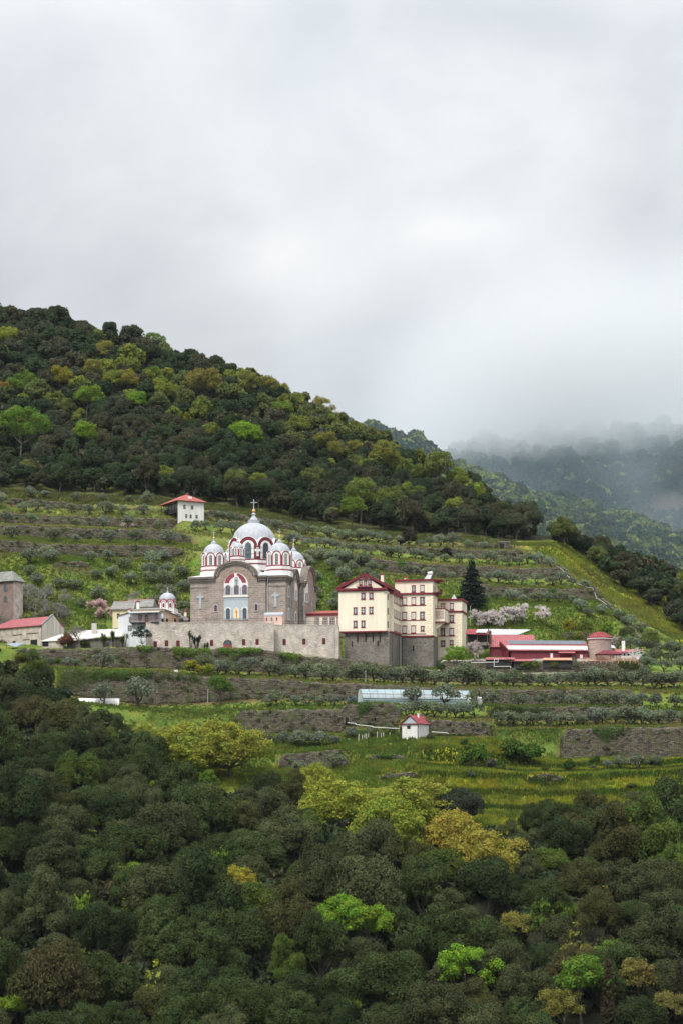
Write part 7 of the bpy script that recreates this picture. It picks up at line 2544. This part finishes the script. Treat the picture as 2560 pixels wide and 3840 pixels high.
MB().rect(front(q(0, 0, 600.6).y), q(90, 0, 600).x, q(238, 0, 600).x, q(0, 290, 600).z, q(0, 268, 600).z, -.3, 0).build('parapet', 'grey_stone', s4)

# low awnings over the retaining wall
for u0, u1, v0, v1, mat, lab in ((215, 415, 387, 374, 'tile_pink', 'low pinkish roof strip at the wall edge left of the leafless tree'), (388, 530, 398, 385, 'tile_pink', 'low pink roof strip at the wall edge under the bushes'), (605, 806, 391, 377, 'fence_wood', 'low salmon-coloured roof strip at the wall edge beside the stone pier')):
    o_ = z4((u0 + u1) / 2, v0, 590.6)
    q = at4(o_)
    t = thing('low_roof', lab, 'roof', o_)
    slab([q(u0, v0, 590.6), q(u1, v0, 590.6), q(u1, v1, 593), q(u0 + 8, v1, 593)], .1).build('roof', mat, t)
    MB().rect(front(q(0, 0, 591.2).y), q(u0 + 6, 0, 591.2).x, q(u1 - 6, 0, 591.2).x, -2.0, q(0, v0 + 1, 591.2).z, -1.5, 0).build('wall', 'dark_wood', t)

# round tower
o_ = z4(996, 376, 600)
tw = thing('round_tower', 'round pinkish stone tower with stepped crimson cone roof', 'tower', o_)
zt_ = lambda v: z4(996, v, 600).z - o_.z
MB().lathe([(3.25, -3), (3.2, 0), (3.08, zt_(250)), (3.08, zt_(247))], 40).build('wall', 'pink_stone', tw)
prof = [(3.3, zt_(247)), (3.36, zt_(241)), (3.25, zt_(236)), (2.55, zt_(222)), (2.5, zt_(218)), (1.9, zt_(212)), (1.8, zt_(208)), (1.15, zt_(205)), (1.05, zt_(201)), (.1, zt_(200))]
MB().lathe(prof, 40, rib=2, ribk=1.02).build('roof', 'tile_crimson', tw)
MB().lathe([(3.4, zt_(247) - .18), (3.4, zt_(247) - .003)], 40).build('eave_ring', 'white', tw)

# gazebo on the deck
o_ = z4(1057, 378, 594)
gz_ = thing('gazebo', 'open wooden gazebo with low dark red hip roof before the tower', 'gazebo', o_)
q = at4(o_)
x0, x1 = q(975, 0, 594).x, q(1140, 0, 594).x
hip_roof(x0, x1, -1.2, 2.2, q(0, 352, 594).z, q(0, 322, 594).z - q(0, 352, 594).z - .1, .3, i0=2.2, i1=2.2).build('roof', 'dark_red', gz_)
mb = MB()
for x in (x0 + .2, x0 + 1.0, (x0 + x1) / 2 + .3, x1 - 1.2, x1 - .2):
    mb.tube([(x, -1.1, -1), (x, -1.1, q(0, 352, 594).z)], .1, 6)
for x in (x0 + .2, x1 - .2):
    mb.tube([(x, 2.0, -1), (x, 2.0, q(0, 352, 594).z)], .1, 6)
mb.box(x0, x1, -1.2, -1.02, q(0, 352, 594).z - .4, q(0, 352, 594).z - .16)
mb.build('post', 'red_wood', gz_)

# small white house by the tower
o_ = z4(1170, 366, 603)
sw_ = thing('chimney_house', 'little white house with red roof and tall white chimney right of the tower', 'house', o_)
q = at4(o_)
x0, x1 = q(1085, 0, 603).x, q(1215, 0, 603).x
MB().box(x0, x1, 0, 4.5, -2, q(0, 338, 603).z).build('wall', 'white', sw_)
r5 = slab([q(1080, 338, 602.3), q(1222, 337, 602.3), q(1262, 319, 605.5), q(1090, 318, 605.5)], .14).build('roof', 'tile_pink', sw_)
c0 = q(1158, 320, 604)
MB().box(c0.x - .42, c0.x + .42, c0.y - .4, c0.y + .4, c0.z - .5, q(0, 262, 604).z).box(c0.x - .3, c0.x + .3, c0.y - .28, c0.y + .28, q(0, 262, 604).z, q(0, 250, 604).z, 1).build('chimney', ['white', 'wood'], r5)
for u in (1165, 1192):
    window(sw_, front(0), q(u, 0, 603).x - .3, q(u, 0, 603).x + .3, q(0, 364, 603).z, q(0, 347, 603).z, 'white', 'dark_interior', .06, nx=1, nz=1)
o_ = z4(1090, 300, 606)
q = at4(o_)
t = thing('shed_roof', 'scrap of white sheet roof poking out right of the round tower', 'shed', o_)
slab([q(1072, 307, 604), q(1106, 308, 604), q(1092, 292, 607), q(1072, 290, 607)], .1).build('roof', 'zinc', t)
MB().box(q(1076, 0, 605).x, q(1100, 0, 605).x, -.5, 2, -3, q(0, 310, 605).z).build('wall', 'pale_blue', t)

# deck fence with crossed braces
o_ = z4(1060, 403, 589.6)
fe = thing('deck_fence', 'orange-brown wooden fence with crossed braces along the deck', 'fence', o_)
q = at4(o_)
fp = [(884, 403, 378), (924, 403, 378), (964, 403, 378), (1004, 403, 378), (1044, 403, 378), (1084, 402, 377), (1124, 402, 377), (1164, 402, 376), (1204, 402, 376), (1240, 402, 376), (1262, 412, 388), (1280, 427, 402)]
pt = [(q(u, a, 589.6), q(u, b, 589.6)) for u, a, b in fp]
mb = MB()
for a, b in pt:
    mb.tube([a - Vector((0, 0, .5)), b + Vector((0, 0, .06))], .09, 6)
mb.build('post', 'fence_wood', fe)
mb = MB()
for (a, b), (c, d) in zip(pt[:-1], pt[1:]):
    mb.tube([b, d], .07, 5)
    mb.tube([a + Vector((0, 0, .18)), c + Vector((0, 0, .18))], .06, 5)
mb.build('rail', 'fence_wood', fe)
mb = MB()
for (a, b), (c, d) in zip(pt[:-1], pt[1:]):
    m0, m1 = a + Vector((0, 0, .2)), c + Vector((0, 0, .2))
    mb.tube([m0, d - Vector((0, 0, .06))], .045, 4)
    mb.tube([b - Vector((0, 0, .06)), m1], .045, 4)
mb.build('brace', 'fence_wood', fe)
o_ = z4(826, 400, 590)
q = at4(o_)
t = thing('stone_pier', 'squat grey stone pier at the end of the salmon roof strip', 'pier', o_)
MB().box(-.55, .55, -.5, .5, -1.2, 1.1).box(-.62, .62, -.57, .57, 1.102, 1.3).build('pier', 'dry_stone', t)

# slanted metal frames beside the deck
o_ = z4(1245, 375, 596)
q = at4(o_)
t = thing('metal_frame', 'slanted grey metal solar frames standing right of the deck', 'metal frame')
t.location = o_
mb = MB()
for a, b in (((1185, 338, 596), (1262, 309, 598)), ((1195, 350, 595), (1268, 322, 597)), ((1220, 320, 597), (1225, 372, 596)), ((1258, 310, 598), (1240, 372, 596)), ((1225, 352, 596), (1292, 333, 597)), ((1290, 325, 597), (1295, 345, 597)), ((1248, 340, 596), (1275, 380, 595)),
             ((1262, 330, 597), (1290, 385, 595)), ((1230, 362, 595), (1300, 350, 597)), ((1195, 338, 596), (1230, 372, 595))):
    mb.tube([q(*a), q(*b)], .09, 5)
mb.build('frame', 'grey_metal', t)
slab([q(1262, 332, 597), q(1296, 322, 597), q(1296, 319, 599), q(1266, 320, 599)], .1).build('red_sheet', 'tile_pink', t)
slab([q(1238, 372, 595), q(1262, 374, 595), q(1300, 420, 592), q(1284, 424, 592)], .2).build('ramp', 'grey_metal', t)
o_ = z4(1234, 305, 612)
t = thing('lamp_post', 'dark lamp post with small panel behind the metal frames', 'lamp post', o_)
MB().tube([(0, 0, -4), (0, 0, .5)], .07, 5).build('pole', 'iron', t)
MB().box(-.6, .45, -.2, .2, .5, .75).build('panel', 'iron', t)

# white pipe hung on the wall
o_ = z4(300, 420, 588.2)
q = at4(o_)
pp = MB().tube([q(u, v, 588.2) for u, v in ((118, 410), (302, 406))], .09, 5)
pp.tube([q(u, v, 588.1) for u, v in ((302, 406), (302, 387))], .08, 5).tube([q(u, v, 588.1) for u, v in ((302, 387), (275, 387))], .08, 5).tube([q(u, v, 588.0) for u, v in ((275, 387), (275, 437))], .08, 5)
pp.tube([q(u, v, 587.9) for u, v in ((275, 437), (388, 436))], .08, 5).tube([q(u, v, 587.6) for u, v in ((388, 434), (388, 488))], .09, 5)
po_ = pp.build('water_pipe', 'white_metal')
po_.location = o_
tag(po_, 'angled white pipe hung on the wall below the leafless tree', 'pipe')

# ---- greenhouse, hut, white tunnel ----------------------------------------------------------------------------
M['film'] = mat_plain('bluish_plastic_film', (.29, .39, .41), .4, .85, 1.15, .35, spec=.3)
M['film_white'] = mat_plain('whitish_plastic_film', (.48, .545, .57), .4, .85, 1.1, .5, spec=.3)
GF = Frame(1280 + 208 / 2.7034, 2540 + 252 / 2.7034, 556.5, 14)
gh = thing('greenhouse', 'long bluish plastic greenhouse tunnel on the terrace', 'greenhouse', GF.o, GF.t)
gl_ = GF.lx(1280 + 1306 / 2.7034)
gzh = GF.lz(2540 + 112 / 2.7034)
gw = 4.6
fL = Face((0, gw / 2, 0), (0, 1, 0), (-1, 0, 0))
nseg = 14
prof = [(-gw / 2, -1.0), (-gw / 2, 1.0)] + [(-gw / 2 * math.cos(PI * i / nseg), 1.0 + (gzh - 1.0) * math.sin(PI * i / nseg)) for i in range(1, nseg)] + [(gw / 2, 1.0), (gw / 2, -1.0)]
mb = MB()
steps = 14
rr_ = random.Random(4)
for k in range(steps):
    xa_, xb_ = gl_ * k / steps, gl_ * (k + 1) / steps
    for i in range(len(prof) - 1):
        (a, z), (b, y) = prof[i], prof[i + 1]
        sag = .05
        xm = (xa_ + xb_) / 2
        v = [(xa_, a + gw / 2, z), (xm, a + gw / 2, z - sag), (xb_, a + gw / 2, z), (xb_, b + gw / 2, y), (xm, b + gw / 2, y - sag), (xa_, b + gw / 2, y)]
        mi = 0 if z > 2.2 and y > 2.2 else (1 if z >= .95 else 0)
        mb.add(v, [(0, 1, 4, 5), (1, 2, 3, 4)], mi)
mb.build('cover', ['film', 'film_white'], gh)
fl_ = MB()
for x in (0.0, gl_):
    fl_.add([(x, a + gw / 2, z) for a, z in prof], [tuple(range(len(prof)))])
fl_.build('end_wall', 'film_white', gh)
hp = MB()
for k in range(0, steps + 1, 1):
    x = gl_ * k / steps
    hp.tube([(x, a * 1.01 + gw / 2, z + .02) for a, z in prof[1:9]], .035, 4)
hp.tube([(0, -.06, 1.0), (gl_, -.06, 1.0)], .05, 4).tube([(0, -.06, .45), (gl_, -.06, .45)], .04, 4).tube([(0, .12, 2.2), (gl_, .12, 2.2)], .05, 4)
hp.build('hoop', 'iron', gh)
tk = thing('water_tank', 'low white tank beside the far end of the greenhouse', 'tank', P(1280 + 1345 / 2.7034, 2540 + 212 / 2.7034, 563))
MB().lathe([(1.9, -2), (1.9, -.1), (1.7, .25), (.1, .5)], 20).build('tank', 'white', tk)

QF = Frame(1280 + 773 / 2.7034, 2540 + 572 / 2.7034, 535.4, -30)
hut = thing('hut', 'small whitewashed hut with crimson gable roof and chimney', 'hut', QF.o, QF.t)
hxx = lambda u: QF.lx(1280 + u / 2.7034)
hzz = lambda v, x=0., y=0.: QF.lz(2540 + v / 2.7034, x, y)
hw = hxx(612)
hd = QF.ly(1280 + 910 / 2.7034, 0)
he = hzz(461)
MB().box(hw, 0, 0, hd, -2.5, he).build('wall', 'white_house', hut)
hr = hzz(385, hw / 2, 0)
MB().plate(front(0), [(hw + .02, he + .002), (-.02, he + .002), (hw / 2, hr - .2)], -.2, .04).build('gable', 'pale_blue', hut)
mb = MB()
for s, e in (((hw - .4, he - .25), (hw / 2, hr)), ((hw / 2, hr), (.4, he - .25))):
    mb.plate(front(0), [(s[0], s[1]), (e[0], e[1]), (e[0], e[1] + .13), (s[0], s[1] + .13)], -hd - .4, .4)
hrf = mb.build('roof', 'tile_crimson', hut)
MB().rect(front(0), hw - .4, .3, he - .28, he - .12, .002, .38).build('pent_roof', 'tile_crimson', hut)
c_ = (hw * .36, hd * .45)
MB().box(c_[0] - .2, c_[0] + .2, c_[1] - .2, c_[1] + .2, he + .6, hr + .5).box(c_[0] - .25, c_[0] + .25, c_[1] - .25, c_[1] + .25, hr + .502, hr + .62).build('chimney', 'white', hrf)
window(hut, front(0), hxx(662), hxx(697), hzz(520), hzz(487), 'wood', 'dark_interior', .07, nx=2, nz=1)
MB().rect(front(0), -.13, .04, -1.2, he - .29, .002, .06).build('corner_post', 'dark_wood', hut)

o_ = P(300, 2656, 559)
pt_ = thing('white_tunnel', 'white plastic-covered tunnel half hidden by old olive trees', 'tunnel', o_, math.radians(6))
prof = [(-2.2 * math.cos(PI * i / 12), 2.6 * math.sin(PI * i / 12) ** .8) for i in range(13)]
mb = MB()
L_ = (447 - 292) / F * 559
for i in range(12):
    (a, z), (b, y) = prof[i], prof[i + 1]
    mb.add([(-.5, a + 2.2, z), (L_ - .5, a + 2.2, z), (L_ - .5, b + 2.2, y), (-.5, b + 2.2, y)], [(0, 1, 2, 3)])
mb.build('cover', 'white', pt_)
MB().add([(L_ - .5, a + 2.2, z) for a, z in prof] + [(-.5, a + 2.2, z) for a, z in prof], [tuple(range(13)), tuple(range(25, 12, -1))]).build('end_wall', 'white', pt_)
MB().rect(front(0), 2.2, 4.6, .0, 1.3, -.2, .1).build('door_flap', 'grey_metal', pt_)

bb = thing('bee_box', 'white bee box with brown lid on the grassy lip', 'box', at_D(661, 571.5))
MB().box(-.5, .5, -.4, .4, -.2, .85).build('body', 'white', bb)
MB().box(-.58, .58, -.48, .48, .852, 1.1).build('lid', 'wood', bb)

for px, D, h, lab in ((1370, 570, 3.2, 'thin grey pole on the lip above the greenhouse'), (1417, 566.3, 3.0, 'thin grey pole standing against the wall behind the greenhouse'), (780, 566.3, 3.4, 'stone-grey post against the long terrace wall beside the green rounded tree'), (1738, 652, 6.5, 'slim pole rising before the dark conifer'), (1762, 640, 6.0, 'slim pole between the blossom trees and the dark conifer')):
    v = at_D(px, D)
    t = MB().tube([(0, 0, -.4), (0, 0, h)], [.09, .06], 6)
    t.box(-.16, .16, -.05, .05, h - .2, h - .1)
    o = t.build('utility_pole', 'grey_metal')
    o.location = v
    tag(o, lab, 'pole')
stake = None
for i, (u, v0, v1, lean) in enumerate(((172, 552, 490, .05), (210, 550, 505, 0), (230, 552, 505, .1), (252, 552, 500, -.03), (271, 550, 497, .02), (360, 552, 492, 0), (402, 553, 512, -.06), (422, 553, 508, .04), (62, 515, 488, .25), (487, 520, 485, 0))):
    b = P(1280 + u / 2.7034, 2540 + v0 / 2.7034, 537)
    b.z = min(b.z, at_D(1280 + u / 2.7034, 537).z + .3)
    t = MB().tube([(0, 0, -.5), (lean, 0, (v0 - v1) / 2.7034 / F * 537)], [.09, .07], 6)
    o = t.build('stake', 'white_metal')
    o.location = b
    tag(o, 'whitish garden stake in the row left of the small hut', 'stake', 'garden stakes beside the hut')
o_ = P(1400, 2720, 537.5)
mb = MB().tube([P(1280 + u / 2.7034, 2540 + v / 2.7034, D) - o_ for u, v, D in ((60, 460, 539.5), (140, 468, 539), (152, 480, 538.5), (300, 495, 537.5), (322, 506, 537), (585, 520, 536))], .09, 6)
o = mb.build('water_pipe', 'white_metal')
o.location = o_
tag(o, 'long white pipe stepping down to the small hut', 'pipe')
o_ = P(1650, 2748, 536)
o = MB().tube([P(1280 + u / 2.7034, 2540 + v / 2.7034, D) - o_ for u, v, D in ((912, 552, 537), (1060, 563, 536.5), (1082, 570, 536.3))], .09, 6).build('water_pipe', 'white_metal')
o.location = o_
tag(o, 'short white pipe running right from the small hut', 'pipe')

# stone shelter under the wood
o_ = at_D(1886, 711)
t = thing('stone_shelter', 'tiny dark-doored stone shelter under the wood by the flower strip', 'shelter', o_)
MB().box(-1.6, 1.9, 0, 2.5, -1, 2.5).build('wall', 'dry_stone', t)
MB().box(-1.75, 2.05, -.15, 2.65, 2.502, 2.75).build('roof', 'slate', t)
MB().rect(front(0), -1.2, .1, -.3, 2.1, -.02, .04).build('doorway', 'dark_interior', t)
# doorways in the terrace walls
for px, py0, py1, D, lab in ((1300, 2710, 2690, 552.6, 'dark arched doorway in the stepped wall below the greenhouse'), (1861, 2792, 2775, 538.6, 'small dark arched opening at the bend of the tall wall')):
    o_ = P(px, py0, D)
    t = thing('wall_doorway', lab, 'doorway', o_)
    h = (py0 - py1) / F * D
    MB().ring(front(0), arch(-.65, .65, -.2, h + .3, 8), arch(-.45, .45, -.2, h + .08, 8), -.5, .06).build('arch', 'grey_stone', t)
    MB().plate(front(0), arch(-.45, .45, -.2, h + .08, 8), -.5, 0).build('opening', 'dark_interior', t)

# ------------------------------------------------------------------ sky, light, air, camera
sc = bpy.context.scene
w = bpy.data.worlds.new('World')
sc.world = w
w.use_nodes = True
n, l = w.node_tree.nodes, w.node_tree.links
bg = n['Background']
SUN_EL, SUN_AZ = math.radians(52), math.radians(205)        # azimuth measured from +Y towards +X: behind the viewer's left shoulder
sky = n.new('ShaderNodeTexSky')
sky.sky_type = 'NISHITA'
sky.sun_disc = False
sky.sun_elevation = SUN_EL
sky.sun_rotation = SUN_AZ
tc = n.new('ShaderNodeTexCoord')
vec = tc.outputs['Generated']


def math_(op, a, b=None):
    m = n.new('ShaderNodeMath')
    m.operation = op
    for i, v in enumerate((a, b)):
        if v is None:
            continue
        if isinstance(v, (int, float)):
            m.inputs[i].default_value = v
        else:
            l.new(v, m.inputs[i])
    return m.outputs[0]


# overcast deck: brighter overhead (CIE overcast law), with soft cloud structure
sep = n.new('ShaderNodeSeparateXYZ')
l.new(vec, sep.inputs[0])
el = math_('MAXIMUM', sep.outputs['Z'], 0.0)
lum = math_('ADD', math_('MULTIPLY', el, 1.7), .40)
mp = n.new('ShaderNodeMapping')
mp.inputs['Scale'].default_value = (10, 10, 14)
mp.inputs['Location'].default_value = (3.1, 1.7, .6)
l.new(vec, mp.inputs['Vector'])
n1 = N(n, 'ShaderNodeTexNoise', Scale=1.0, Detail=7.0, Roughness=.52, Distortion=.35)
l.new(mp.outputs[0], n1.inputs['Vector'])
mp2 = n.new('ShaderNodeMapping')
mp2.inputs['Scale'].default_value = (4, 4, 5.5)
mp2.inputs['Location'].default_value = (7.4, 2.2, 4.1)
l.new(vec, mp2.inputs['Vector'])
n2 = N(n, 'ShaderNodeTexNoise', Scale=1.0, Detail=4.0, Roughness=.5)
l.new(mp2.outputs[0], n2.inputs['Vector'])
s = math_('ADD', math_('MULTIPLY', math_('SUBTRACT', n1.outputs['Fac'], .5), .55), math_('MULTIPLY', math_('SUBTRACT', n2.outputs['Fac'], .5), .22))


def patch(px, py, sx, sy, amp):
    """A thinner (+) or thicker (-) place in the cloud deck, in a fixed direction of the sky."""
    global s
    d = Vector(((px - CX) / F, 1, (YH - py) / F)).normalized()
    sub = N(n, 'ShaderNodeVectorMath', operation='SUBTRACT')
    l.new(vec, sub.inputs[0])
    sub.inputs[1].default_value = d
    wob_ = N(n, 'ShaderNodeVectorMath', operation='MULTIPLY')
    l.new(sub.outputs[0], wob_.inputs[0])
    wob_.inputs[1].default_value = (F / sx, 1.0, F / sy)
    nz = N(n, 'ShaderNodeVectorMath', operation='MULTIPLY_ADD')
    l.new(n1.outputs['Color'], nz.inputs[0])
    nz.inputs[1].default_value = (1.6, 0, 1.6)
    l.new(wob_.outputs[0], nz.inputs[2])
    off = N(n, 'ShaderNodeVectorMath', operation='SUBTRACT')
    l.new(nz.outputs[0], off.inputs[0])
    off.inputs[1].default_value = (.8, 0, .8)
    ln = N(n, 'ShaderNodeVectorMath', operation='LENGTH')
    l.new(off.outputs[0], ln.inputs[0])
    g = math_('POWER', 2.718, math_('MULTIPLY', math_('POWER', ln.outputs['Value'], 2.0), -1.0))
    s = math_('ADD', s, math_('MULTIPLY', g, amp))



patch(1150, 980, 420, 230, .20)
patch(1800, 900, 260, 120, .16)
patch(2050, 1200, 620, 240, -.08)
patch(1500, 1200, 220, 90, -.07)
patch(1300, 120, 1700, 260, -.06)
patch(400, 1050, 500, 160, -.05)

cl = math_('MULTIPLY', lum, math_('ADD', s, 1.0))
tint = n.new('ShaderNodeMix')
tint.data_type = 'RGBA'
tint.inputs['A'].default_value = (.90, .95, 1.0, 1)
tint.inputs['B'].default_value = (1.0, 1.0, .995, 1)
mr = n.new('ShaderNodeMapRange')
mr.inputs['From Min'].default_value = -.12
mr.inputs['From Max'].default_value = .22
l.new(s, mr.inputs['Value'])
l.new(mr.outputs[0], tint.inputs['Factor'])
vs_ = N(n, 'ShaderNodeVectorMath', operation='SCALE')
l.new(tint.outputs['Result'], vs_.inputs[0])
l.new(math_('MULTIPLY', cl, 10.0), vs_.inputs['Scale'])
mixs = n.new('ShaderNodeMix')
mixs.data_type = 'RGBA'
mixs.inputs['Factor'].default_value = .95
l.new(sky.outputs[0], mixs.inputs['A'])
l.new(vs_.outputs[0], mixs.inputs['B'])
l.new(mixs.outputs['Result'], bg.inputs['Color'])
bg.inputs['Strength'].default_value = .1

sd = bpy.data.lights.new('sun', 'SUN')
sd.energy = 3.0
sd.angle = math.radians(18)
sd.color = (1, .96, .9)
so = bpy.data.objects.new('sun', sd)
C.objects.link(so)
dirv = Vector((math.sin(SUN_AZ) * math.cos(SUN_EL), math.cos(SUN_AZ) * math.cos(SUN_EL), math.sin(SUN_EL)))
so.rotation_euler = dirv.to_track_quat('Z', 'Y').to_euler()
so.location = (0, 0, 300)

# the air
def vol_box(name, x0, x1, y0, y1, z0, z1, label):
    o = MB().box(x0, x1, y0, y1, z0, z1).build(name, [])
    o['kind'] = 'stuff'
    o['label'] = label
    m = bpy.data.materials.new(name)
    m.use_nodes = True
    m.node_tree.nodes.remove(m.node_tree.nodes['Principled BSDF'])
    o.data.materials.append(m)
    return m.node_tree.nodes, m.node_tree.links


hn, hl = vol_box('haze', -1400, 1400, -95, 3300, -75, 720, 'thin pale haze between the hills')
pv = hn.new('ShaderNodeVolumePrincipled')
pv.inputs['Density'].default_value = .000018
pv.inputs['Color'].default_value = (.80, .91, 1.0, 1)
hl.new(pv.outputs[0], hn['Material Output'].inputs['Volume'])

mn, ml = vol_box('mist', -60, 900, 1010, 3050, -40, 690, 'low cloud lying on the mountainside')
pv = mn.new('ShaderNodeVolumePrincipled')
pv.inputs['Color'].default_value = (.985, .99, 1.0, 1)
pv.inputs['Anisotropy'].default_value = .0
geo = mn.new('ShaderNodeNewGeometry')
sp = mn.new('ShaderNodeSeparateXYZ')
ml.new(geo.outputs['Position'], sp.inputs[0])


def mm(op, a, b=None, c=None):
    m = mn.new('ShaderNodeMath')
    m.operation = op
    for i, v in enumerate((a, b, c)):
        if v is None:
            continue
        if isinstance(v, (int, float)):
            m.inputs[i].default_value = v
        else:
            ml.new(v, m.inputs[i])
    return m.outputs[0]


mpp = mn.new('ShaderNodeMapping')
mpp.inputs['Scale'].default_value = (1 / 210, 1 / 420, 1 / 130)
ml.new(geo.outputs['Position'], mpp.inputs['Vector'])
nz = N(mn, 'ShaderNodeTexNoise', Scale=1.0, Detail=4.0, Roughness=.55)
ml.new(mpp.outputs[0], nz.inputs['Vector'])
# the cloud base lies a little higher over the mountain than over the saddle
base = mm('ADD', mm('MULTIPLY', sp.outputs['X'], .17), 397.0)
zz_ = mm('ADD', mm('SUBTRACT', sp.outputs['Z'], base), mm('MULTIPLY', mm('SUBTRACT', nz.outputs['Fac'], .5), 110.0))


def fade(val, a, b, inv=False):
    r_ = mn.new('ShaderNodeMapRange')
    r_.interpolation_type = 'SMOOTHSTEP'
    r_.inputs['From Min'].default_value = a
    r_.inputs['From Max'].default_value = b
    if inv:
        r_.inputs['To Min'].default_value = 1
        r_.inputs['To Max'].default_value = 0
    ml.new(val, r_.inputs['Value'])
    return r_.outputs[0]


ss_ = mm('MULTIPLY', mm('MULTIPLY', fade(zz_, -30, 90), fade(sp.outputs['Z'], 475, 650, True)), mm('MULTIPLY', fade(sp.outputs['X'], 10, 260), fade(sp.outputs['Y'], 2150, 2500)))
veil = mm('MULTIPLY', mm('MULTIPLY', fade(sp.outputs['Y'], 1015, 1120), fade(sp.outputs['Y'], 1300, 1550, True)), mm('MULTIPLY', fade(sp.outputs['X'], -55, 10), fade(sp.outputs['Z'], 170, 330, True)))
wis = mn.new('ShaderNodeMapRange')
wis.interpolation_type = 'SMOOTHSTEP'
wis.inputs['From Min'].default_value = .52
wis.inputs['From Max'].default_value = .75
wis.inputs['To Max'].default_value = .0008
ml.new(nz.outputs['Fac'], wis.inputs['Value'])
dens = mm('ADD', mm('ADD', mm('MULTIPLY', ss_, .013), mm('MULTIPLY', wis.outputs[0], fade(sp.outputs['Y'], 1560, 1800))), mm('MULTIPLY', veil, .00042))
cmx = mn.new('ShaderNodeMix')
cmx.data_type = 'RGBA'
cmx.inputs['A'].default_value = (.55, .80, .92, 1)
cmx.inputs['B'].default_value = (.915, .93, .945, 1)
ml.new(fade(sp.outputs['Y'], 1500, 2150), cmx.inputs['Factor'])
ml.new(cmx.outputs['Result'], pv.inputs['Color'])
ml.new(dens, pv.inputs['Density'])
ml.new(pv.outputs[0], mn['Material Output'].inputs['Volume'])

cam = bpy.data.cameras.new('camera')
co = bpy.data.objects.new('camera', cam)
C.objects.link(co)
co.location = (0, 0, 0)
co.rotation_euler = (PI / 2, 0, 0)
cam.sensor_fit = 'VERTICAL'
cam.sensor_height = 36
cam.lens = F / 3840 * 36
cam.shift_y = (YH - 1920) / 3840
cam.clip_start = .5
cam.clip_end = 9000
sc.camera = co

sc.render.engine = 'CYCLES'
sc.view_settings.view_transform = 'Standard'
sc.view_settings.look = 'None'
sc.view_settings.exposure = 0.0
sc.view_settings.gamma = 1
cy = sc.cycles
cy.max_bounces = 6
cy.diffuse_bounces = 3
cy.glossy_bounces = 2
cy.transmission_bounces = 2
cy.volume_bounces = 3
cy.transparent_max_bounces = 4
cy.volume_step_rate = 2.0
cy.volume_max_steps = 96
cy.use_adaptive_sampling = True
cy.adaptive_threshold = .015
cy.use_denoising = True
cy.sample_clamp_indirect = 4
